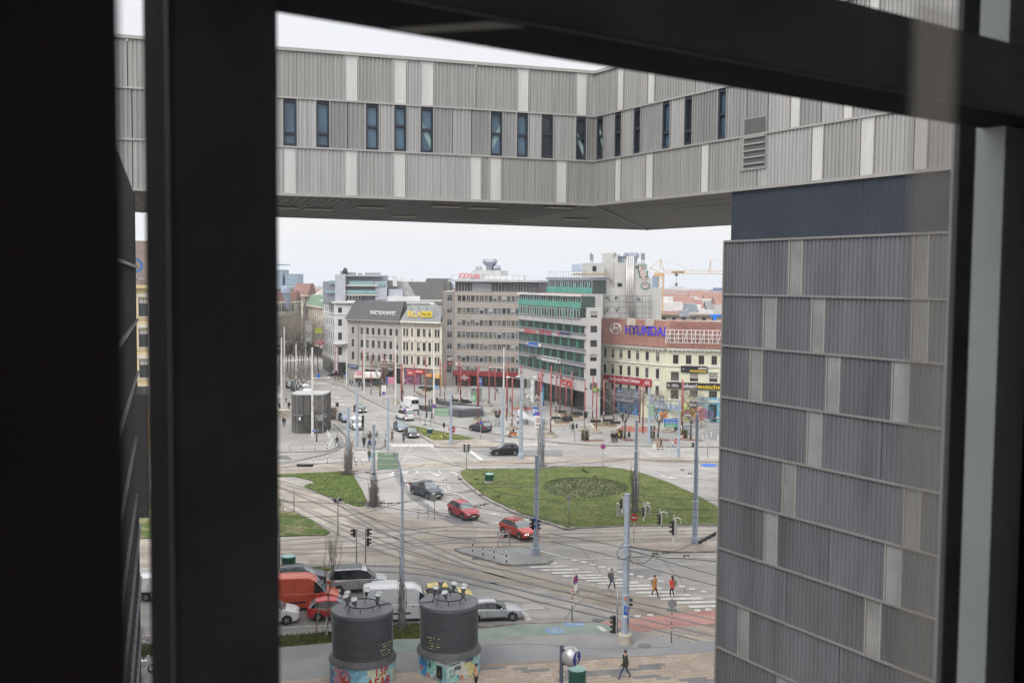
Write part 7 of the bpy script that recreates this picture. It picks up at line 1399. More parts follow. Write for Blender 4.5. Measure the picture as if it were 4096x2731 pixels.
person(1905,2766,3.6,'person in tan top whose head shows at the bottom beside the right ribbed vent',flat('tan_top',(.45,.28,.17)),dtr,'phone')
for a in ((1348,1787,-.5,'man in open black jacket and blue jeans striding off the left pavement',c_blk,jeans,'walk'),(1456,1789,-1.5,'person with pale hair and long black coat waiting at the strip island',c_blk,dtr,'stand',flat('blond_hair',(.5,.42,.3)),shoe_m,None,.5),(1477,1845,1.5,'person in green parka carrying a light blue bag over the left zebra',c_grn,jeans,'walk',hairb_m,shoe_m,None,.2,('hand',flat('light_blue_bag',(.1,.4,.6)))),
          (1479,1772,-1.5,'person in black standing behind the wheelchair',c_blk,dtr,'stand'),(1500,1788,-1.4,'small person in white and blue jacket at the right end of the strip island',c_wh,c_blu,'stand',hairb_m,shoew_m),(1984,1674,-1.4,'man in dark clothes pushing a pram across the plaza',c_blk,dtr,'walk'),(1998,1671,-1.4,'woman in dark red jacket beside the pram',flat('wine_jacket',(.12,.04,.05)),dtr,'walk2',hair_m,shoe_m,None,.2),
          (2071,1706,-1.6,'person in white jacket walking near the low grey wall',c_wh,jeans,'walk2',hairb_m,shoew_m),(2103,1652,0,'man in black walking behind the white wedge shelter',c_blk,dtr,'walk'),(2041,1618,0,'person in grey coat crossing the plaza behind the white pole',c_grey,dtr,'walk2',hair_m,shoe_m,None,.25),(1716,1627,0,'woman in grey coat with pale hair by the sunken entrance',c_grey,dtr,'stand',flat('blond_hair',0),shoe_m,None,.3),
          (1728,1625,2,'person in blue jacket beside the woman in grey coat',c_blu,dtr,'stand'),(1748,1620,2,'dark dressed person left of the grey ticket pillar',c_blk,dtr,'walk'),(1848,1612,0,'person in dark clothes sitting down by the green kiosk',c_blk,dtr,'sit'),(2516,1764,3.1,'man in dark jacket and cap walking left in front of the bare tree',c_blk,dtr,'walk',hair_m,shoe_m,None,.12,None,1.05),
          (2447,1768,-1,'person with camouflage jacket at the left of the waiting group',c_grn,dtr,'stand'),(2454,1770,-1,'person in black second from the left of the waiting group',c_blk,dtr,'stand'),(2462,1770,-1,'tall person in black in the middle of the waiting group',c_blk,dtr,'stand',hairb_m),(2470,1768,3,'person in yellow cap and scarf at the right of the waiting group',c_blk,dtr,'stand',flat('yellow_cap',(.6,.5,.05)),shoe_m,None,.1,('back',flat('yellow_cap',0))),
          (2629,1797,0,'person in long tan coat on the far zebra crossing with a white suitcase',c_tan,c_tan,'stand',flat('blond_hair',0),shoe_m,None,.6),(2643,1798,0,'person in green jacket with a bag beside the tan coat',c_grn,dtr,'walk',hair_m,shoe_m,None,.15,('side',c_brn)),(2690,1804,0,'person in white jacket and light jeans on the far zebra crossing',c_wh,flat('light_jeans',(.2,.28,.42)),'walk',hairb_m,shoew_m),
          (2291,1734,-1.2,'person in black with a bag and white shoes on the plaza',c_blk,dtr,'walk',hair_m,shoew_m),(2425,1661,0,'dark dressed person at the blue shopfront',c_blk,dtr,'walk'),(2652,1690,1.5,'person in tan jacket at the cash machine',c_tan,dtr,'stand'),(1134,1706,-1.5,'person in dark coat with a companion left of the glass pavilion',c_blk,dtr,'walk'),(1140,1698,-1.5,'person in pale jacket left of the glass pavilion',flat('pale_jacket',(.4,.35,.3)),dtr,'stand'),
          (1145,1611,-1.5,'person in light grey jacket on the ramp beside the pavilion',flat('lightgrey_jacket',(.3,.3,.3)),dtr,'stand'),(1156,1640,-1.5,'person in dark jacket with an orange bag beside the pavilion',c_blk,dtr,'stand',hair_m,shoe_m,None,.1,('hand',flat('orange_bag',(.6,.12,.04)))),(1117,1645,-1.5,'dark person at the left frame edge by the ramp',c_blk,dtr,'stand'),(1400,1543,0,'dark dressed person left of a pair before the bus shelter',c_blk,dtr,'walk'),(1409,1543,0,'second dark dressed person of the pair before the bus shelter',c_blk,dtr,'walk2'),
          (1437,1551,3,'two step person in black right of the pair before the bus shelter',c_blk,dtr,'stand'),(1364,1517,0,'dark person by the red round planter',c_blk,dtr,'walk'),(1371,1517,3,'another dark person by the red round planter',c_blk,dtr,'walk2'),(1399,1508,0,'person in pale jacket at the bank entrance',c_wh,dtr,'walk'),(1610,1586,-1,'dark person below the pink plates',c_blk,dtr,'walk'),(1618,1540,0,'person in white top at the ornate house',c_wh,dtr,'stand'),(1595,1535,0,'dark person at the black shopfront',c_blk,dtr,'stand'),(1988,1578,0,'dark person before the restaurant windows',c_blk,dtr,'walk'),(2030,1628,3,'dark person between the red poles',c_blk,dtr,'stand'),(1230,1500,0,'person in blue jacket among the far trees',c_blu,dtr,'stand'),(1275,1502,0,'dark person crossing up the street',c_blk,dtr,'walk')):
    a=list(a);person(*a)
def rider(px,py,an,label,top,kind='bike'):
    p=G(px,py,.02);bicycle(p,an,'bicycle ridden by '+label if kind == 'bike' else 'x',None,dark_m) if kind == 'bike' else None
    return person(0,0,an,label,top,dtr,'ride',loc=p)
rider(1568,1764,-1.2,'cyclist in brown jacket waiting left at the zebra bars',c_brn);rider(1614,1768,-1.3,'cyclist in dark jacket in front of the black hatchback',flat('slate_jacket',(.06,.08,.1)))
p=G(2050,1748,.02);r=thing('motor_scooter','black and orange motor scooter on the far road','scooter',p,2.9,local=True)
for x in (-.5,.55): m=MB();m.tube([(x+.2*math.cos(a*.6283),0,.22+.2*math.sin(a*.6283)) for a in range(11)],.07,6);m.build('wheel',tyre_m,r)
m=MB();m.box(-.7,.1,-.16,.16,.35,.75);m.box(.05,.45,-.18,.18,.25,.38);m.tube([(.52,0,.25),(.38,0,1.0)],.09,6);m.build('body',[flat('scooter_orange',(.45,.14,.02))],r,smooth=40);m=MB();m.box(-.72,.0,-.15,.15,.76,.84);m.build('seat',black_m,r);m=MB();m.tube([(.35,-.3,1.05),(.35,.3,1.05)],.03,5);m.build('handlebar',black_m,r)
person(0,0,2.9,'rider in black on the motor scooter',c_blk,dtr,'sit',loc=p+V((.15,0,.28)),hat=black_m)
p=G(1478,1790,.12);r=thing('wheelchair','wheelchair with its user at the kerb of the strip island','wheelchair',p,-1.5,local=True)
for s in (-1,1): m=MB();m.tube([(.3*math.cos(a*.524),s*.3,.31+.3*math.sin(a*.524)) for a in range(13)],.02,4);m.build('wheel',tyre_m,r)
m=MB();m.box(-.2,.25,-.24,.24,.45,.52);m.box(-.25,-.2,-.24,.24,.5,1.0);m.build('seat',black_m,r);person(0,0,-1.5,'person in dark blue sitting in the wheelchair',c_blu,dtr,'sit',hairg_m,loc=p)
p=G(1990,1680,.12);r=thing('pram','black pram pushed by the couple on the plaza','pram',p,-1.4,local=True);m=MB();m.lathe([(0,.45),(.25,.5),(.34,.7),(.3,.95),(0,1.05)],(0,0),12);m.build('carrycot',black_m,r,smooth=True);m=MB()
for x in (-.3,.3):
    for s in (-1,1): m.tube([(x+.12*math.cos(a*.7),s*.25,.13+.12*math.sin(a*.7)) for a in range(10)],.02,4)
m.build('wheels',tyre_m,r);m=MB();m.tube([(-.3,-.25,.15),(.3,-.2,.6)],.015,4);m.tube([(-.3,.25,.15),(.3,.2,.6)],.015,4);m.tube([(-.3,0,.6),(-.6,0,1.05)],.02,4);m.build('frame',galv_m,r)
p=G(2619,1797,.03);m=MB();m.box(p.x-.28,p.x+.28,p.y-.15,p.y+.15,.05,.75);m.tube([(p.x-.1,p.y,.75),(p.x-.1,p.y,1.0),(p.x+.1,p.y,1.0),(p.x+.1,p.y,.75)],.015,4);tag(m.build('suitcase',whites_m),'white suitcase beside the person in the long tan coat','suitcase')
# ---------------------------------------------------------------- trees
def grow(m,p,d,L,r,lev,md,spread,up=.25):
    n=3 if lev < 2 else 2;pts_=[p];q=p.copy();dd=d.copy()
    for i in range(n): dd=(dd+V((rnd.uniform(-.18,.18),rnd.uniform(-.18,.18),rnd.uniform(-.05,.12)))).normalized();q=q+dd*L/n;pts_.append(q.copy())
    m.tube(pts_,[r*(1-.45*i/n) for i in range(n+1)],6 if lev == 0 else (4 if lev < 3 else 3),0 if lev < 3 else 1,cap=False)
    if lev >= md: return
    k=rnd.choice((3,4)) if lev < md-1 else 4
    for i in range(k):
        t=rnd.uniform(.45,1) if i else 1;b=pts_[0].lerp(pts_[-1],t) if t < 1 else pts_[-1]
        if t < 1: b=pts_[int(t*n)].lerp(pts_[min(n,int(t*n)+1)],t*n-int(t*n))
        a=rnd.uniform(0,6.28);s=V((math.cos(a),math.sin(a),0));nd=(dd*(1-spread)+s*spread*rnd.uniform(.6,1.2)+V((0,0,up))).normalized()
        grow(m,b,nd,L*rnd.uniform(.6,.8),r*.55,lev+1,md,spread,up)
def tree(px,py,ytop,label,md=5,spread=.55,group=None,trunk=.3,r0=.17,up=.2,h=None,loc=None):
    p=G(px,py,.1) if loc is None else loc;H=h or zat(px,ytop,p);rt=thing('bare_tree',label,'tree',p,group=group);m=MB();tp=p+V((rnd.uniform(-.2,.2),rnd.uniform(-.2,.2),H*trunk))
    m.tube([p,p.lerp(tp,.5)+V((rnd.uniform(-.08,.08),0,0)),tp],[r0,r0*.85,r0*.75],8);m.build('trunk',bark_m,rt,smooth=True);m=MB();k=4
    for i in range(k):
        a=i*6.28/k+rnd.uniform(-.5,.5);grow(m,tp-V((0,0,.1)),(V((math.cos(a),math.sin(a),0))*spread+V((0,0,1))).normalized(),H*(1-trunk)*.46,r0*.5,1,md,spread,up)
    m.build('crown',[bark_m,twig_m],rt);return rt
tree(2499,1756,1540,'bare plaza tree left of the thin creeper pole, leftmost of three',r0=.2);tree(2631,1756,1545,'middle one of three bare plaza trees in front of the yellow house',r0=.18);tree(2763,1756,1550,'bare plaza tree nearest the tower, before the mural',r0=.18)
tree(1521,1585,1430,'bare tree behind the glass bus shelter',5);tree(1187,1590,1440,'wide forked bare tree left of the dark glass pavilion',5,.75,trunk=.2,r0=.22);tree(1266,1767,1600,'slim bare tree at the front of the dark glass pavilion',4,.4,trunk=.5,r0=.12);tree(1213,1560,1420,'bare spreading tree behind the pavilion roof',5,.8,trunk=.2)
for i,(x,y,yt) in enumerate(((1115,1540,1250),(1140,1525,1230),(1160,1515,1245),(1178,1505,1240),(1196,1500,1250),(1215,1493,1260),(1235,1488,1280),(1255,1484,1290),(1128,1500,1240),(1272,1480,1310),(1150,1490,1250),(1205,1480,1260))): tree(x,y,yt,'bare street tree in the tangled row up the left street',5,.6,'bare trees up the left street')
tree(560,2000,1640,'bare tree glimpsed through the narrow left window gap, farther one',5);tree(575,2640,2480,'leafless shrub at the bottom of the narrow left window gap',4,.8,trunk=.1,r0=.05);tree(545,1840,1560,'bare tree glimpsed in the left window gap before the yellow house',5)
p=G(1307,2545,.12);rt=tree(1307,2545,2165,'young birch like tree tied to wooden stakes on the near verge',4,.3,trunk=.42,r0=.06,up=.8)
m=MB();b=G(1307,2545,.12);m.lathe([(.065,.1),(.06,1.5)],(b.x,b.y),8);m.build('white_bark',mat('birch_bark',(.45,.43,.4),.8,col2=(.1,.09,.08),vs=5,lo=.55,hi=.7),rt)
st=thing('tree_stakes','three wooden stakes with crossbar supporting the young tree','stakes',b);wood_m=mat('stake_wood',(.22,.19,.16),.85,var=.2,vs=3)
tops=[]
for dx_,dy_ in ((-.75,.2),(.45,-.3),(.35,.65)): m=MB();t=b+V((dx_*.75,dy_*.75,2.0));m.tube([b+V((dx_*1.1,dy_*1.1,0)),t],.05,6);m.build('stake',wood_m,st);tops.append(t)
for i in range(3): m=MB();m.tube([tops[i]-V((0,0,.12)),tops[(i+1) % 3]-V((0,0,.12))],.035,5);m.build('crossbar',wood_m,st)
def bush(px,py,wpx,hpx,label,mt1,mt2,n=900):
    p=G(px,py,.1);rx=wpx/FPX*p.y/2;h=hpx/FPX*p.y*1.02;m=MB()
    for i in range(n):
        a=rnd.uniform(0,6.28);u=rnd.random()**.5;zz_=rnd.random();rr=rx*u*(1-.35*abs(zz_-.5));q=p+V((math.cos(a)*rr,math.sin(a)*rr*.8,zz_*h));s=rnd.uniform(.08,.22)
        m.add([q+V((rnd.uniform(-s,s),rnd.uniform(-s,s),rnd.uniform(-s,s))) for _ in range(3)],[(0,1,2)],rnd.random() < .5)
    m.tube([p,p+V((0,0,h*.6))],.06,5,1);return tag(m.build('bush',[mt1,mt2]),label,'bush')
ob,og=flat('bush_olive',(.11,.11,.035)),flat('bush_brown',(.09,.065,.035))
bush(2340,1760,34,38,'brownish trimmed bush at the left brown bed of the plaza',og,ob);bush(2478,1752,28,32,'olive bush left of the first plaza tree',ob,og);bush(2610,1752,20,28,'olive bush between the first and second plaza tree',ob,og);bush(2736,1752,28,30,'olive bush left of the third plaza tree',ob,og)
bush(1325,1675,50,45,'pale leafless hedge behind the dark glass pavilion',flat('pale_twigs',(.3,.24,.19)),flat('bush_brown',0),1800)
for px in ([(2320,1762),(2412,1756),(2418,1763),(2352,1766)],[(2470,1754),(2540,1756),(2545,1762),(2500,1764)],[(2612,1754),(2682,1756),(2676,1764),(2600,1761)],[(2738,1755),(2814,1757),(2806,1764),(2730,1761)]): slab('planting_bed',px,.14,mat('red_brown_mulch',(.14,.07,.05),.95,var=.2,vs=2),z0=.1)
c=G(2544,1718);m=MB();m.lathe([(0,.135),(3.6,.135),(3.6,.1)],(c.x,c.y),24);m.build('play_disc',flat('brick_red_rubber',(.24,.08,.06)),kind='structure')
c=G(2098,1636);m=MB();m.lathe([(0,.135),(2.6,.135),(2.6,.1)],(c.x,c.y),24);m.build('play_disc',flat('brick_red_rubber',0),kind='structure')
# red poles of the plaza
RPt=[(1657,1310,1601),(1702,1240,1645),(1760,1265,1584),(1779,1315,1611),(1832,1260,1572),(1842,1290,1630),(1910,1350,1672),(1914,1345,1640),(1956,1325,1616),(1980,1375,1600),(2029,1295,1656),(2026,1410,1680),(2048,1470,1706),(2082,1340,1630),(2152,1415,1641),(2168,1370,1640),(2161,1400,1735),(2202,1340,1733),(2225,1390,1649),(2240,1380,1649)]
RP2=[(2225,75,440),(2239,85,440),(2263,120,520),(2286,80,490),(2338,165,595),(2370,118,510),(2385,175,610),(2414,150,560),(2456,110,530),(2557,200,540),(2571,190,635),(2676,190,480),(2726,150,560),(2731,170,610)]
L3=[(x,950+.3827*t,b) for x,t,b in RPt]+[(x,1450+.4464*t,1450+.4464*b) for x,t,b in RP2]+[(1340,1389,1520),(1352,1390,1518),(1450,1400,1560),(1484,1420,1578),(1530,1420,1560),(1541,1425,1560),(1576,1412,1560),(1605,1455,1600),(1608,1455,1602)]
used={}
for x,t,b in L3:
    p=G(x,b,.12);z=zat(x,t,p);rt=thing('red_pole','slender red steel pole standing on the plaza','pole',p,group='slender red poles of the plaza');m=MB();m.tube([(p.x,p.y,.1),(p.x,p.y,z)],.11,8);m.build('shaft',redp_m,rt,smooth=True)
    m=MB();m.box(p.x+.1,p.x+.32,p.y-.1,p.y+.1,z*.82,z*.82+.3);m.build('spotlight',dark_m,rt)
    for k in range(3):
        if rnd.random() < .6: a=rnd.uniform(-2.6,-.6);zz_=rnd.uniform(1,2.6);m=MB();m.lathe([(.118,zz_),(.118,zz_+.35)],(p.x,p.y),4,a0=a,a1=a+1.2);m.build('sticker',whites_m,rt)
def planter(px,py,wpx,label,plant=0,h=.55):
    p=G(px,py,.12);r=wpx/FPX*p.y/2;p=p+V((0,r*.9,0));rt=thing('planter',label,'planter',p);m=MB();m.lathe([(r*.96,.1),(r,.15),(r,h),(r*.9,h),(r*.9,h-.1),(0,h-.08)],(p.x,p.y),24);m.build('ring',concrete_m,rt,smooth=40)
    m=MB();m.lathe([(r*.9,h-.07),(0,h+.05)],(p.x,p.y),20);m.build('earth',soil_m,rt)
    if plant:
        m=MB()
        for i in range(int(160*plant)): a=rnd.uniform(0,6.28);u=rnd.random();q=p+V((math.cos(a)*r*.8*u,math.sin(a)*r*.8*u,h+rnd.uniform(0,.5+plant*.4)*(1-u*.7)));m.add([q+V([rnd.uniform(-.12,.12) for _ in range(3)]) for _ in range(3)],[(0,1,2)],rnd.random() < .5)
        m.build('plants',[ob,MATS['ivy_leaf']],rt)
for i,a in enumerate(((1912,1693,50,1),(2049,1719,50,.2),(2205,1750,54,.6),(1975,1660,42,.5),(2036,1666,42,.2),(1955,1626,28,.2),(2170,1720,44,.5),(2082,1630,34,.3),(2388,1735,50,0),(2338,1726,50,.2),(2370,1690,46,.2),(2555,1711,50,0),(2456,1691,46,.3),(2673,1731,48,.3),(2731,1738,50,.4),(2225,1660,40,.1),(1352,1530,40,.2),(1583,1615,38,.6),(1780,1612,34,.2),(1832,1575,30,.2),(2243,1660,36,0),(1722,1626,30,0))):
    planter(*a[:3],'round pale concrete planter ring on the plaza, number %d' % i if 0 else 'round pale concrete planter ring at the foot of a red pole',a[3])
for o in [o for o in D.objects if o.name.startswith('planter') and o.parent is None]: o['group']='round concrete planters of the plaza'
def planterbox(pts_,label,plant=.5,h=.5):
    P=GP(pts_,.12);rt=thing('planter',label,'planter',P[0]);m=MB();m.prism(P,.1,h);m.build('rim',concrete_m,rt);c=sum(P,V())/len(P);m=MB();m.prism([c.lerp(q,.85) for q in P],h-.05,h+.04);m.build('earth',soil_m,rt);m=MB()
    for i in range(int(500*plant)): a=rnd.randrange(len(P));q=c.lerp(P[a].lerp(P[(a+1) % len(P)],rnd.random()),rnd.random()*.8)+V((0,0,h+rnd.uniform(0,.5)));m.add([q+V([rnd.uniform(-.12,.12) for _ in range(3)]) for _ in range(3)],[(0,1,2)],rnd.random() < .5)
    if m.v: m.build('plants',[grass_m,ob],rt)
    for k in range(3): q=c.lerp(P[k],.6);m=MB();m.box(q.x-.9,q.x+.9,q.y-.2,q.y+.2,h+.3,h+.36);m.box(q.x-.9,q.x+.9,q.y+.2,q.y+.26,h+.36,h+.75);m.build('bench',dark_m,rt)
planterbox([(2229,1661),(2320,1668),(2333,1680),(2290,1684),(2240,1676)],'large flat planter with benches before the green shop door');planterbox([(2208,1688),(2280,1690),(2288,1702),(2212,1706)],'wide planter with a small shrub and a dark bench');planterbox([(2356,1702),(2440,1697),(2486,1712),(2470,1720),(2370,1716)],'long planter with two black benches and shrubs');planterbox([(1800,1615),(1870,1618),(1887,1628),(1840,1633),(1805,1627)],'long planter with sunbathing seats left of the green kiosk');planterbox([(1680,1563),(1730,1566),(1728,1576),(1684,1574)],'planter with shrubs before the ornate house');planterbox([(2208,1693),(2250,1694),(2250,1708),(2208,1706)],'planter beside the blue poles',.3) if 0 else None
planterbox([(1488,1550),(1530,1548),(1545,1556),(1500,1558)],'low planter beside the bus shelter',.4)
# sunken entrance with granite walls
gn=mat('dark_granite',(.075,.078,.088),.5,var=.15,vs=2)
sk_=thing('sunken_entrance','sunken station entrance with dark granite walls on the plaza','entrance',G(1800,1650))
for (a,b,h0,h1) in (((1664,1640),(1745,1651),1.0,1.3),((1745,1650),(1838,1672),.2,1.5),((1838,1672),(1929,1667),1.5,1.3),((1747,1618),(1929,1650),.9,1.3),((1929,1667),(1929,1650),1.3,1.3)):
    A,B=G(*a),G(*b);t=(B-A).normalized();n_=V((-t.y,t.x,0))*.2;m=MB();m.add([A-n_,B-n_,B+n_,A+n_,A-n_+V((0,0,h0)),B-n_+V((0,0,h1)),B+n_+V((0,0,h1)),A+n_+V((0,0,h0))],[(0,1,2,3),(7,6,5,4),(0,4,5,1),(1,5,6,2),(2,6,7,3),(3,7,4,0)]);m.build('granite_wall',gn,sk_)
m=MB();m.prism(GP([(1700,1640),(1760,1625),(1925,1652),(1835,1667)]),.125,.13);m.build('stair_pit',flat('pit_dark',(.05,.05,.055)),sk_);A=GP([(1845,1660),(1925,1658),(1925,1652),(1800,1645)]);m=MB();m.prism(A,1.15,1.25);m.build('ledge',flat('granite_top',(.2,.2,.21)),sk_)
# low grey wall and white wedge shelter
ws_=thing('wedge_shelter','white and blue wedge shaped shelter on the plaza','shelter',G(2090,1674));A=G(2070,1672);z=zat(2070,1641,A);m=MB();q=G(2119,1674)
m.add([(A.x,A.y,0),(A.x+.4,A.y+3.5,0),(q.x,q.y+1,0),(q.x-.3,q.y-1.5,0),(A.x,A.y,z),(A.x+.6,A.y+3.0,z)],[(0,1,5,4),(4,5,2,3),(0,4,3),(1,2,5)]);m.build('canopy',flat('tent_white',(.62,.62,.62)),ws_)
m=MB();m.add([(A.x-.02,A.y-.02,0),(A.x-.02,A.y-.02,z),(A.x+1.9,A.y-.3,0.2)],[(0,2,1)]);m.build('blue_side',flat('tent_blue',(.02,.3,.55)),ws_)
lw2=thing('low_wall','low curved pale grey wall behind the white wedge shelter','wall',G(2140,1690));pts_=GP(smooth_px([(2068,1675),(2090,1690),(2130,1702),(2165,1700),(2180,1688)],3),.12);m=MB();m.prism(pts_,.1,.95);m.build('wall',mat('pale_grey_wall',(.33,.33,.34),.8),lw2)
# kiosk, shelter, bins, pillars
def boxthing(name,label,cat,px0,px1,ytop,ybot,depth,parts,z0=.12):
    p=G((px0+px1)/2,ybot,z0);w_=(px1-px0)/FPX*p.y/2;h=zat((px0+px1)/2,ytop,p);r=thing(name,label,cat,p)
    for nm,mt_,x0,x1,y0,y1,a,b in parts: m=MB();m.box(p.x+w_*x0,p.x+w_*x1,p.y+depth*y0,p.y+depth*y1,z0+(h-z0)*a,z0+(h-z0)*b);m.build(nm,mt_,r)
    return r,p,w_,h
boxthing('kiosk','green and grey ticket kiosk on the plaza','kiosk',1884,1925,1552,1607,2.5,(('wall',flat('kiosk_green',(.14,.3,.12)),-1,.35,0,1,0,.62),('upper_wall',flat('kiosk_grey',(.2,.21,.22)),-1,1,.02,1,.62,.97),('side_wall',flat('kiosk_grey',0),.35,1,0,1,0,.62),('roof',galv_m,-1.05,1.05,-.05,1.05,.97,1),('poster',flat('kiosk_poster',(.35,.5,.45)),-.9,-.2,-.02,0,.08,.45)))
boxthing('bus_shelter','glass pavilion with cream awning before the long grey house','shelter',1420,1524,1492,1544,4,(('glass_wall',mat('shelter_glass',(.12,.15,.14),.2,var=.6,vs=1),-1,1,0,.9,.3,.82),('base_wall',flat('shelter_grey',(.3,.3,.32)),-.98,1,-.03,.95,0,.3),('awning',mat('awning_cream',(.6,.55,.48),.8),-1.0,.98,-.5,.3,.68,.84),('roof',whites_m,-1,1,-.1,1,.86,1.0),('post',dark_m,-.2,-.18,-.05,0,.3,.85),('post',dark_m,.4,.42,-.05,0,.3,.85)))
pvm=mat('pavilion_glass',(.06,.056,.05),.12,var=.6,vs=.5,spec=.6);pvd=mat('pavilion_mesh',(.085,.08,.075),.6,var=.15,vs=2)
p=G(1230,1732,.12);s1=1/FPX*p.y;h=zat(1190,1580,p);pv=thing('lift_pavilion','dark glass lift pavilion with a flat metal roof','pavilion',p);X=lambda px: (px-1230)*s1+p.x
fl=[V((X(1161),p.y+1.2,0)),V((X(1175),p.y+.2,0)),V((X(1191),p.y-.5,0)),V((X(1292),p.y+.0,0)),V((X(1301),p.y+1.5,0))]
for a,b in zip(fl,fl[1:]):
    wl=Wall(a,b);k=max(1,round(wl.L/1.1))
    for i in range(k):
        for z0_,z1_,mt_ in ((.12,h*.48,pvm),(h*.5,h-.1,pvd)): m=MB();wbox(m,wl,wl.L*i/k+.04,wl.L*(i+1)/k-.04,-.03,0,z0_,z1_);m.build('glass_panel',mt_,pv)
        m=MB();wbox(m,wl,wl.L*i/k-.04,wl.L*i/k+.04,-.05,.06,.1,h);wbox(m,wl,wl.L*i/k+.04,wl.L*(i+1)/k-.04,-.04,.04,h*.48,h*.5);m.build('mullion',galv_m if i % 3 == 0 else dark_m,pv)
m=MB();m.prism([fl[0],fl[1],fl[2],fl[3],fl[4],fl[4]+V((0,4,0)),fl[0]+V((0,4,0))],h-.02,h+.18);m.build('roof',flat('pavilion_roof',(.33,.33,.33),.4,metal=.2),pv);m=MB();m.prism([q+V((0,.1,0)) for q in fl]+[fl[4]+V((0,3.8,0)),fl[0]+V((0,3.8,0))],.1,h-.05);m.build('core',flat('pavilion_core',(.03,.03,.03)),pv)
m=MB();m.box(X(1262),X(1292),p.y-.3,p.y,2.2,h*.5);m.build('door_frame',galv_m,pv);m=MB();m.box(X(1198),X(1206),p.y-.56,p.y-.5,2.3,2.8);m.build('notice',whites_m,pv)
wlr=thing('ramp_wall','pale edged ramp wall left of the dark glass pavilion','wall',G(1120,1690));m=MB();A=GP([(1105,1640),(1118,1664),(1160,1664),(1160,1670),(1114,1670),(1100,1648)],0);m.prism(A,.1,1.3);m.build('wall',concrete_m,wlr)
for a in ((2251,1722,1696,10,'pale round litter bin on the plaza before the planters'),(2114,1620,1598,8,'pale litter bin left of the car park sign'),(1863,1583,1562,7,'pale litter bin right of the wide planter'),(1627,1605,1580,8,'litter bin with red band by the white van')):
    p=G(a[0],a[1],.12);r_=a[3]/2/FPX*p.y;h=zat(a[0],a[2],p);rt=thing('litter_bin',a[4],'bin',p);m=MB();m.lathe([(r_,.12),(r_,h*.8)],(p.x,p.y),14);m.build('drum',flat('bin_grey',(.4,.4,.39)),rt,smooth=True);m=MB();m.lathe([(r_*1.02,h*.8),(r_*1.02,h*.9)],(p.x,p.y),14);m.build('band',flat('bin_orange',(.5,.12,.05)),rt);m=MB();m.lathe([(r_,h*.9),(r_*.8,h),(0,h)],(p.x,p.y),14);m.build('lid',flat('bin_grey',0),rt)
boxthing('waste_container','dark green waste container on the plaza before the mural','bin',2700,2722,1706,1728,1.2,(('body',flat('container_green',(.02,.06,.04)),-1,1,0,1,.08,.85),('lid',flat('container_green',0),-1.05,1.05,-.05,1.05,.86,1)));boxthing('utility_box','grey utility cabinets before the mural','cabinet',2737,2770,1700,1736,1.2,(('body',flat('kiosk_grey2',(.28,.31,.33)),-1,1,0,1,.05,.92),('roof',galv_m,-1.04,1.04,-.05,1.05,.92,1)))
boxthing('ticket_pillar','grey ticket machine pillar beside the sunken entrance','ticket machine',1756,1769,1594,1618,.6,(('body',flat('pillar_grey',(.13,.14,.14)),-1,1,0,1,0,1),('screen',galv_m,-.5,.5,-.05,0,.4,.8)))
for x in (1676,1704): boxthing('electric_box','pale switch box beside the white van' if x < 1690 else 'pale switch box right of the first one by the ramp','cabinet',x-8,x+8,1640,1664,.6,(('body',flat('cabinet_cream',0),-1,1,0,1,.1,1),('plinth',concrete_m,-1.02,1.02,-.02,1.02,0,.1))) if 0 else None
boxthing('waste_box','small brown bin at the edge of the strip island','bin',1536,1545,1760,1778,.5,(('body',flat('bin_brown',(.3,.2,.12)),-1,1,0,1,0,.85),('lid',dark_m,-1,1,0,1,.86,1)))
for i in range(9):
    p=G(2100+i*8,1592+(i % 2)*5+i*.6,.12);r=thing('cafe_chair','white cafe chair under the green glass block','chair',p,group='white cafe chairs');m=MB();m.box(p.x-.25,p.x+.25,p.y-.25,p.y+.25,.5,.56);m.build('seat',whites_m,r);m=MB();m.box(p.x-.25,p.x+.25,p.y+.2,p.y+.26,.56,1.05);m.build('backrest',whites_m,r)
    for a in (-.2,.2):
        for b in (-.2,.2): m=MB();m.tube([(p.x+a,p.y+b,.12),(p.x+a,p.y+b,.5)],.025,4);m.build('leg',whites_m,r)
for x,y,an in ((1678,1583,.5),(1690,1588,.4),(1811,1600,1.2),(1817,1612,.2)):
    p=G(x,y,.12);r=thing('lounge_chair','reddish wooden lounge chair on the plaza','chair',p,an,'wooden lounge chairs',local=True);m=MB();m.box(-.3,.5,-.35,.35,.35,.42);m.build('seat',flat('reddish_wood',(.16,.07,.04)),r);m=MB();m.add([(-.3,-.35,.4),(-.3,.35,.4),(-.75,.35,1.05),(-.75,-.35,1.05)],[(0,1,2,3)]);m.build('backrest',flat('reddish_wood',0),r);m=MB();[m.tube([(a,b,0),(a,b,.36)],.03,4) for a in (-.25,.45) for b in (-.3,.3)];m.build('legs',dark_m,r)
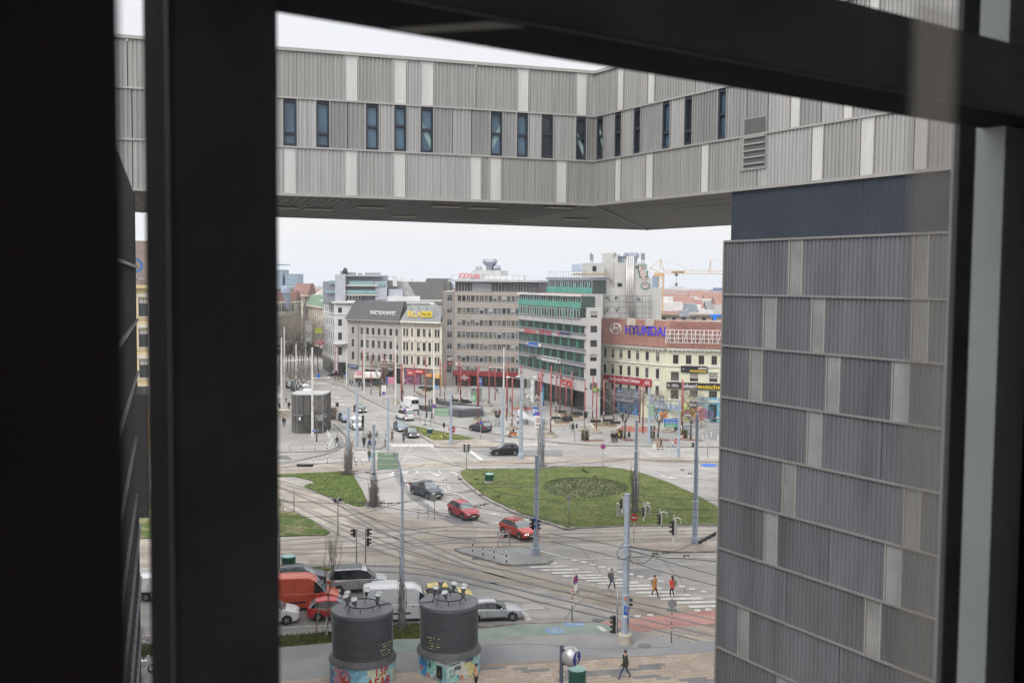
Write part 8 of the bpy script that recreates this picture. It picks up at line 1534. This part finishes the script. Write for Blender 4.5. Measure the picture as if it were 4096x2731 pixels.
# bollards with chains
bwb=[whites_m,black_m]
def bollard(px,py,ytop,group,label,r=.05):
    p=G(px,py,.1);h=zat(px,ytop,p);rt=thing('bollard',label,'bollard',p,group=group)
    for k in range(4): m=MB();a=.1+(h-.1)*k/4;b=.1+(h-.1)*(k+1)/4;m.lathe([(r,a),(r,b)]+([(0,b+.03)] if k == 3 else []),(p.x,p.y),8);m.build('band',bwb[(k+1) % 2],rt,smooth=True)
    return V((p.x,p.y,h-.08))
def chain(T,label):
    for a,b in zip(T,T[1:]): m=MB();m.tube([a.lerp(b,t/8)-V((0,0,.35*math.sin(math.pi*t/8))) for t in range(9)],.018,4);tag(m.build('chain',dark_m),label,'chain',label)
T=[bollard(x,y,t,'black and white bollards of the central island','black and white bollard on the chained traffic island') for x,y,t in ((1890,2206,2161),(1932,2220,2175),(1976,2234,2188),(2025,2249,2204))];chain(T,'sagging chain between the bollards of the central island')
T=[bollard(x,y,t,'black and white bollards of the left pavement','black and white bollard along the left pavement edge') for x,y,t in ((1160,1800,1770),(1209,1799,1770),(1261,1799,1768),(1309,1797,1768))];chain(T,'sagging chain along the left pavement edge')
T=[bollard(x,y,t,'black and white bollards beside the tram stones','black and white bollard beside the cobbled tram bed') for x,y,t in ((1254,1858,1830),(1310,1851,1823),(1367,1848,1823),(1417,1848,1823),(1423,1861,1836))];chain(T,'sagging chain beside the cobbled tram bed')
for x,y,t in ((1317,1785,1765),(1324,1777,1758),(1329,1768,1751),(1309,1742,1719),(1314,1750,1727),(1320,1757,1733),(2725,1721,1703),(2738,1716,1700),(2811,1757,1738),(2826,1751,1734),(2845,1748,1728),(2872,1762,1740),(1742,1573,1562),(1757,1575,1563),(1850,1583,1569),(1877,1583,1568)): p=G(x,y,.1);h=zat(x,t,p);m=MB();m.lathe([(.06,.1),(.06,h),(0,h+.03)],(p.x,p.y),8);tag(m.build('bollard',whites_m,smooth=True),'slim plain white bollard on the pavement','bollard','slim white bollards')
def rackframe(px0,px1,ytop,ybot,label,sign=False):
    a=G(px0,ybot,.05);b=G(px1,ybot-5,.05);h=zat(px0,ytop,a);rt=thing('barrier_frame',label,'barrier',a);m=MB();m.tube([a,a+V((0,0,h)),b+V((0,0,h)),b],.04,6);m.tube([a+V((0,0,h*.42)),b+V((0,0,h*.42))],.03,5);m.build('tube_frame',galv_m,rt,smooth=True)
    if sign:
        wl=Wall(a,b);m=MB();wbox(m,wl,wl.L*.15,wl.L*.85,.02,.05,h*.56,h*.93);m.build('board',whites_m,rt);m=MB();u=wl.L*.3;z=h*.6;m.v=[wl.T(u-.22,.06,z),wl.T(u+.22,.06,z),wl.T(u,.06,z+.42)];m.f=[[0,1,2]];m.m=[0];m.build('warning_triangle',red_m,rt);m=MB();m.v=[wl.T(u-.12,.065,z+.05),wl.T(u+.12,.065,z+.05),wl.T(u,.065,z+.3)];m.f=[[0,1,2]];m.m=[0];m.build('triangle_face',whites_m,rt);m=MB();wbox(m,wl,wl.L*.45,wl.L*.8,.055,.07,h*.63,h*.8);wbox(m,wl,wl.L*.5,wl.L*.75,.055,.07,h*.81,h*.86);m.build('tram_symbol',dark_m,rt)
rackframe(1672,1713,2022,2075,'empty grey tube barrier frame beside the dark pickup');rackframe(1992,2039,2128,2191,'grey tube barrier with a tram warning board on the chained island',True)
m=MB();a=G(1437,1862);m.tube([a+V((.4*math.cos(t*.35)*1,0,.9*math.sin(t*.35))) for t in range(10)],.03,5);tag(m.build('bike_hoop',dark_m),'dark hoop stand beside the left zebra crossing','hoop')
# ---------------------------------------------------------------- ribbed ventilation towers with painted bases
rib_m=mat('dark_ribbed_metal',(.085,.09,.1),.5,var=.1,vs=1);ribt=mat('drum_top_metal',(.12,.125,.14),.5,var=.12,vs=1.2);fl_m=flat('flood_light_grey',(.17,.18,.19),.5);lens_m=flat('flood_light_glass',(.5,.52,.52),.2)
mural=mat('painted_base',(.1,.33,.45),.7,col2=(.5,.62,.6),vs=.8,d=2,lo=.38,hi=.6)
def drum(pxc,pyc_top,wpx,ybase,label,square,spots,scratch):
    # place: centre from the top ellipse
    z_top=4.55;c=atz(pxc,pyc_top,z_top);R=wpx/FPX*math.hypot(c.x,c.y)/2*.985;rt=thing('ventilation_tower',label,'ventilation tower',(c.x,c.y,0));zb0=1.52;n=19;prof=[];zt0=z_top-.22;zb1_=zb0+.28
    for i in range(n): z=zb1_+(zt0-zb1_)*i/n;s=(zt0-zb1_)/n;prof += [(R-.015,z),(R+.0,z+s*.3),(R-.0,z+s*.5),(R-.07,z+s*.62),(R-.07,z+s*.98)]
    m=MB();m.lathe(prof,(c.x,c.y),56);m.build('louvred_drum',rib_m,rt,smooth=35);m=MB();m.lathe([(R+.0,zt0),(R+.01,z_top),(R-.1,z_top+.02),(R-.12,z_top-.0),(0,z_top+.03)],(c.x,c.y),56);m.build('top_plate',ribt,rt,smooth=35)
    m=MB();m.lathe([(R+.22,zb0-.1),(R+.2,zb0+.02),(R-.06,zb1_+.02)],(c.x,c.y),48);m.build('skirt',mat('skirt_metal',(.085,.085,.09),.6,var=.2,vs=2),rt,smooth=35)
    m=MB()
    if square: m.prism([(c.x+(R+.14)*math.cos(a),c.y+(R+.14)*math.sin(a)) for a in [math.radians(q) for q in range(-25,206,10)]]+[(c.x-.0,c.y-R*1.36)],0,zb0-.1);
    else: m.lathe([(R+.14,0),(R+.14,zb0-.1)],(c.x,c.y),48)
    m.build('painted_base',mural,rt,smooth=20)
    if square: m=MB();m.add([(c.x-(R+.2)*.92,c.y-(R+.2)*.42,zb0-.1),(c.x,c.y-R*1.4,zb0-.12),(c.x+(R+.2)*.92,c.y-(R+.2)*.42,zb0-.1),(c.x+.3,c.y-R*.9,zb1_-.02),(c.x-.3,c.y-R*.9,zb1_-.02)],[(0,1,4),(1,3,4),(1,2,3)]);m.build('skirt_corner',MATS['skirt_metal'],rt)
    m=MB();rr=R*.52;m.tube([(c.x+rr*math.cos(a*.2618),c.y+rr*math.sin(a*.2618),z_top+.3) for a in range(25)],.04,5)
    for k in range(8): a=k*.785;q=V((c.x+rr*math.cos(a),c.y+rr*math.sin(a),z_top));m.tube([q+V((0,0,.3)),q+V((.1*math.cos(a),.1*math.sin(a),.0))],.03,4)
    m.build('ring_rail',dark_m,rt)
    for a,tx,ty_ in spots:
        b=V((c.x+rr*math.cos(a),c.y+rr*math.sin(a),z_top+.3));d=V((tx,ty_,1.6)).normalized();q0=b+V((0,0,.15));q1=q0+d*.34;q2=q0+d*.6;m=MB();m.tube([q0,q0+d*.1,q1,q2],[.05,.11,.12,.21],12,cap=False);s=m.build('floodlight',fl_m,rt,smooth=35)
        m=MB();ax=d.cross(V((1,0,0))).normalized();ay=d.cross(ax);m.add([q2-d*.03+ax*.2*math.cos(t*.5236)+ay*.2*math.sin(t*.5236) for t in range(12)],[list(range(12))]);m.build('lens',lens_m,s);m=MB();m.tube([b,q0],.04,5);m.build('bracket',dark_m,s)
    m=MB();m.tube([(c.x+rr*math.cos(scratch),c.y+rr*math.sin(scratch),z_top+.06),(c.x+R*.97*math.cos(scratch),c.y+R*.97*math.sin(scratch),z_top+.05),(c.x+(R+.03)*math.cos(scratch),c.y+(R+.03)*math.sin(scratch),z_top-.3)],.035,4);m.build('cable',dark_m,rt)
    return rt,c,R,zb0
dA,cA,RA,zA=drum(1451,2431,248,2731,'left dark ribbed ventilation tower with round graffiti painted base',False,((2.7,-.3,-.9),(3.7,-.3,-.6),(1.5,.3,-.9),(.4,.3,-.9),(-.3,.2,-.5),(-1.9,-.1,-.9)),.5)
dB,cB,RB,zB=drum(1797,2403,240,2731,'right dark ribbed ventilation tower with a pointed painted base',True,((2.3,.1,.2),(3.2,.35,-.7),(1.35,.2,-.8),(.5,.3,-.6),(-.4,.1,-.2),(-1.7,-.3,-.8)),3.4)
def curvetext(root,s,c,R,a0,z,w_,h,mt,o=.02):
    t=text_mb(s,w_,h,.01);out=[]
    for v in t.v: a=a0+v.x/R;out.append(V((c.x+(R+o-v.y)*math.cos(a),c.y+(R+o-v.y)*math.sin(a),z+v.z)))
    t.v=out;t.build('graffiti',mt,root)
gred=flat('graffiti_red',(.4,.03,.03));gy=flat('graffiti_yellow',(.55,.5,.25))
def splat(root,c,R,a,z,r,cl,o=.012):
    m=MB();k=14;pr=[(1+.35*math.sin(j*2.3+a*9)) for j in range(k)];P0_=[(a,z)]+[(a+r*pr[j]*math.cos(j*6.2832/k)/R,max(.02,min(zA-.16,z+r*pr[j]*math.sin(j*6.2832/k)))) for j in range(k)]
    m.v=[V((c.x+(R+o)*math.cos(u),c.y+(R+o)*math.sin(u),zz_)) for u,zz_ in P0_];m.f=[[0,j+1,(j+1) % k+1] for j in range(k)];m.m=[0]*k;m.build('paint_patch',mat('splat_%d' % int(cl[0]*99+cl[1]*999+cl[2]*77),cl,.7,var=.2,vs=3),root)
Rb=RA+.14
for a,z,r,cl in ((-2.95,.8,.5,(.45,.42,.1)),(-2.6,.6,.5,(.12,.2,.4)),(-2.25,.9,.55,(.5,.25,.3)),(-2.0,.5,.5,(.5,.2,.22)),(-1.7,.9,.45,(.2,.45,.55)),(-1.4,.5,.5,(.25,.5,.6)),(-1.1,.9,.5,(.55,.55,.4)),(-.8,.6,.5,(.6,.55,.3)),(-.5,.9,.45,(.3,.5,.5)),(-.25,.6,.4,(.5,.5,.35)),(-.65,.35,.3,(.1,.25,.5)),(-3.1,.5,.3,(.1,.35,.3))): splat(dA,cA,Rb,a,z,r,cl,.006+abs(a)*.002)
curvetext(dA,'AEAB',cA,Rb,-1.32,.15,1.7,.62,gred);curvetext(dA,'13P',cA,Rb,-1.02,.88,.9,.5,gred);curvetext(dA,'1.312',cA,Rb,-2.3,.05,1.1,.3,gred)
for r_,w_ in ((.36,.035),): m=MB();m.tube([V((cA.x+(Rb+.02)*math.cos(-1.98+r_*math.cos(t*.349)/Rb),cA.y+(Rb+.02)*math.sin(-1.98+r_*math.cos(t*.349)/Rb),.88+r_*math.sin(t*.349))) for t in range(19)],w_,4);m.build('graffiti',gred,dA);splat(dA,cA,Rb,-1.98,.7,.2,(.45,.03,.03),.03);splat(dA,cA,Rb,-1.93,.74,.07,(.6,.6,.58),.04)
def slashes(root,c,R,a0,z0,n):
    m=MB()
    for i in range(n):
        a=a0+rnd.uniform(0,.5);k=rnd.randrange(5);z=z0+k*.172;L=rnd.uniform(.03,.09);m.add([V((c.x+(R+.02)*math.cos(u),c.y+(R+.02)*math.sin(u),zz_)) for u,zz_ in ((a,z),(a+L,z),(a+L+.02,z+.05),(a+.02,z+.05))],[(0,1,2,3)])
    m.build('graffiti',gy,root)
slashes(dA,cA,RA,-.9,2.0,30);slashes(dB,cB,RB,-2.35,2.0,32)
LB=Wall((cB.x-(RB+.14)*math.cos(math.radians(25)),cB.y+(RB+.14)*math.sin(math.radians(-25))),(cB.x,cB.y-RB*1.36));RBw=Wall((cB.x,cB.y-RB*1.36),(cB.x+(RB+.14)*math.cos(math.radians(25)),cB.y-(RB+.14)*math.sin(math.radians(25))))
def flatsplat(wl,u,z,r,cl,o=.01):
    m=MB();k=12;m.v=[wl.T(u,o,z)]+[wl.T(max(.02,min(wl.L-.02,u+r*(1+.3*math.sin(j*2.1+u*5))*math.cos(j*.5236))),o,max(.02,min(zB-.16,z+r*(1+.3*math.cos(j*1.7))*math.sin(j*.5236)))) for j in range(k)];m.f=[[0,j+1,(j+1) % k+1] for j in range(k)];m.m=[0]*k;m.build('paint_patch',mat('fsplat_%d' % int(cl[0]*99+cl[1]*999+cl[2]*77),cl,.7,var=.2,vs=3),dB)
for i,(u,z,r,cl) in enumerate(((.3,.9,.4,(.05,.2,.45)),(.5,.4,.35,(.05,.25,.5)),(.9,.7,.35,(.2,.5,.48)),(1.2,1.0,.3,(.25,.55,.5)),(.75,.2,.25,(.4,.25,.3)),(1.6,.4,.3,(.1,.35,.38)),(1.9,.9,.3,(.25,.52,.48)),(.15,.6,.2,(.4,.2,.22)),(1.35,.2,.25,(.35,.3,.35)))): flatsplat(LB,u*LB.L/2.2,z,r,cl,.008+i*.002)
m=MB();wbox(m,LB,LB.L*.66,LB.L*.86,.03,.05,.35,1.15);m.build('hatch_door',dark_m,dB);m=MB();m.v=[LB.T(LB.L*.74,.06,.62),LB.T(LB.L*.78,.06,.62),LB.T(LB.L*.76,.06,.72)];m.f=[[0,1,2]];m.m=[0];m.build('warning_mark',yl,dB)
for i,(u,z,r,cl) in enumerate(((.3,.8,.45,(.45,.6,.55)),(.8,.9,.5,(.55,.6,.56)),(1.3,.7,.5,(.6,.6,.52)),(1.7,.9,.45,(.62,.58,.3)),(1.9,.5,.4,(.6,.55,.25)),(.5,.3,.35,(.3,.55,.5)),(1.1,.25,.2,(.55,.25,.2)),(2.05,1.1,.25,(.3,.55,.5)))): flatsplat(RBw,u*RBw.L/2.2,z,r,cl,.008+i*.002)
letters('DEIR',dB,RBw,RBw.L*.6,1.12,.7,.28,flat('graffiti_blue',(.05,.06,.35)),.04,.01,'graffiti');letters('Wir machen Kunst',dB,RBw,RBw.L*.08,1.22,.85,.1,flat('ink_dark',(.05,.1,.12)),.04,.01);letters('ARTIS LOVE',dB,RBw,RBw.L*.25,.85,.5,.22,flat('ink_dark',0),.04,.01)
m=MB();m.tube([RBw.T(RBw.L*.18+.2*math.cos(t*.5236),.04,.72+.2*math.sin(t*.5236)) for t in range(13)],.015,4);m.build('graffiti',flat('ink_dark',0),dB)
letters('4',dB,LB,LB.L*.35,.75,.22,.4,dark_m,.04,.01,'graffiti')
# ---------------------------------------------------------------- station sign
p=G(2243,2862);z=zat(2243,2580,p);ss=thing('station_sign','silver ball shaped railway station sign with a blue disc on a dark post','sign',p);m=MB();m.lathe([(.11,0),(.11,z),(0,z+.0)],(p.x,p.y),12);m.build('post',flat('slate_post',(.07,.08,.11)),ss,smooth=35)
c=pt(2283,2624,p.y+.1);ax=V((.80,-.58,-.05)).normalized();u=ax.cross(V((0,0,1))).normalized();v_=u.cross(ax);m=MB();R=.585;prof=[(R*.80*1.0,-.42)]+[(R*math.cos(math.radians(q)),R*math.sin(math.radians(q))) for q in range(-44,45,8)]
N_=28
for rr,xx_ in prof:
    for k in range(N_): a=2*math.pi*k/N_;m.v.append(c+ax*xx_+u*rr*math.cos(a)+v_*rr*math.sin(a))
for i in range(len(prof)-1):
    for k in range(N_): m.f.append([i*N_+k,i*N_+(k+1) % N_,(i+1)*N_+(k+1) % N_,(i+1)*N_+k]);m.m.append(0)
m.build('ball',flat('sign_silver',(.42,.42,.44),.35,metal=.5),ss,smooth=True)
def dsk(o,rr,mt_,nm): m=MB();m.add([c+ax*o+u*rr*math.cos(2*math.pi*k/N_)+v_*rr*math.sin(2*math.pi*k/N_) for k in range(N_)],[list(range(N_))]);return m.build(nm,mt_,ss)
dsk(R*.70,R*.72,flat('logo_blue',(.03,.05,.24)),'disc');dsk(-R*.72,R*.72,flat('slate_post',0),'rear_disc')
m=MB();s=R*.72;Q=[(-.08,.95),(.12,.93),(-.12,.12),(.42,-.12),(.12,-.93),(-.08,-.95),(.12,-.2),(-.42,.05)];Q=[(.05,.97),(.22,.93),(-.08,.1),(.45,-.12),(-.02,-.97),(-.2,-.93),(.12,-.12),(-.42,.1)]
m.v=[c+ax*(R*.72)+u*(-a)*s*.8+v_*b*s for a,b in Q];m.f=[[0,1,2,7],[7,2,3,6],[6,3,4,5]];m.m=[0]*3;m.build('logo',flat('logo_white',(.7,.69,.62)),ss)
for dz in (.3,-.32): m=MB();m.tube([(p.x,p.y,c.z+dz),(c.x-ax.x*.3,c.y-ax.y*.3,c.z+dz)],.05,6);m.build('bracket',flat('slate_post',0),ss)
m=MB();m.box(p.x+.1,p.x+.26,p.y-.08,p.y+.08,c.z-.45,c.z+.45);m.build('bracket_box',dark_m,ss)
# silver scooter in the left gap
p=G(570,2690,.1);r=thing('motor_scooter','silver scooter parked at the bottom of the left window gap','scooter',p,.2,local=True);m=MB();m.box(-.7,.3,-.15,.15,.4,.8);m.tube([(.5,0,.3),(.35,0,1.1)],.08,6);m.build('body',silver,r,smooth=40)
for x in (-.5,.55): m=MB();m.tube([(x+.22*math.cos(a*.6283),0,.25+.22*math.sin(a*.6283)) for a in range(11)],.06,6);m.build('wheel',tyre_m,r)
# ---------------------------------------------------------------- air
hz=D.materials.new('haze_air');hz.use_nodes=True;t=hz.node_tree;t.nodes.clear();o_=N(t,'ShaderNodeOutputMaterial');vv=N(t,'ShaderNodeVolumePrincipled');vv.inputs['Color'].default_value=(.88,.93,1,1);vv.inputs['Density'].default_value=HAZE;t.links.new(vv.outputs[0],o_.inputs['Volume'])
if HAZE:
    m=MB();m.box(-5200,5200,-50,9500,-100,120);m.build('haze',hz,kind='stuff')
# ---------------------------------------------------------------- say which one is meant within rows of look-alikes
LM=[(G(a,b),s) for a,b,s in ((1231,1735,'the dark glass pavilion'),(1410,1715,'the white small van'),(1635,1640,'the tall white van on the far road'),(1470,1540,'the glass bus shelter'),(1904,1605,'the green kiosk'),(1930,1668,'the sunken entrance tip'),(1760,1625,'the grey ticket pillar'),(2094,1674,'the white wedge shelter'),(2141,1700,'the tall blue car park sign'),(2187,1600,'the cyan column'),
  (2020,1560,'the restaurant portal'),(2251,1722,'the pale round litter bin'),(2340,1760,'the brownish trimmed bush'),(2420,1710,'the planter with two black benches'),(2499,1756,'the first bare plaza tree'),(2631,1756,'the middle bare plaza tree'),(2763,1756,'the third bare plaza tree'),(2713,1828,'the direction sign pole'),(2144,2222,'the chained island pole'),(2500,2578,'the thick stickered pole'),(1494,2025,'the green sign back pole'),(1393,1900,'the pole on the triangular lawn'),(1852,2065,'the dark cherry red car'),(2075,2145,'the coral red car'),(1705,1984,'the dark pickup'),(1956,1937,'the vent on the oval lawn'),(2541,2052,'the creeper pole inside the oval lawn'),(2779,2178,'the four headed street lamp'),(1430,2365,'the silver van'),(2018,1818,'the black compact car'),(1690,1540,'the ornate cream house'),(1340,1510,'the white corner house'),(1803,1778,'the median tip pole'),(2570,1700,'the brick red play disc'),(1600,1750,'the waiting cyclists'))]
ORD=['closest to','second closest to','third closest to','fourth closest to','fifth closest to','sixth closest to','seventh closest to','eighth closest to','ninth closest to','tenth closest to','eleventh closest to','twelfth closest to','thirteenth closest to','fourteenth closest to']
bpy.context.view_layer.update()
for grp,word in (('slender red poles of the plaza','slender red steel pole'),('round concrete planters of the plaza','round pale concrete planter'),('slim white bollards','slim plain white bollard'),('bare trees up the left street','bare tree of the street row'),('insulators on the overhead wires','small dark insulator clamp'),('overhead wires above the crossing','thin overhead wire, its middle'),('sagging chain between the bollards of the central island','sagging chain on the central island'),('sagging chain along the left pavement edge','sagging chain at the left pavement'),('sagging chain beside the cobbled tram bed','sagging chain by the tram bed'),('white cafe chairs','white cafe chair'),('wooden lounge chairs','reddish wooden lounge chair'),('bicycles parked on the plaza','bicycle parked by the plaza kerb'),('bicycles on the strip island','bicycle crowded on the strip island'),('bicycles before the mural','bicycle in front of the street mural'),('bicycles behind the low wall','bicycle leaning behind the low wall'),('black and white bollards of the central island','striped bollard on the chained island'),('black and white bollards of the left pavement','striped bollard at the left pavement edge'),('black and white bollards beside the tram stones','striped bollard by the cobbled tram bed')):
    near={}
    for o in [o for o in D.objects if o.get('group') == grp and not o.parent]:
        q=V((o.location.x,o.location.y,0))
        if o.name.startswith('insulator') or o.name.startswith('overhead'): t=CAMZ/(CAMZ-6.2);q=q*t
        k=min(range(len(LM)),key=lambda i: (LM[i][0]-q).length);near.setdefault(k,[]).append(((LM[k][0]-q).length,o))
    for k,l in near.items():
        l.sort(key=lambda a: a[0])
        for i,(_,o) in enumerate(l): o['label']=word+(' ' if 'middle' in word else ', ')+ORD[min(i,13)]+' '+LM[k][1]
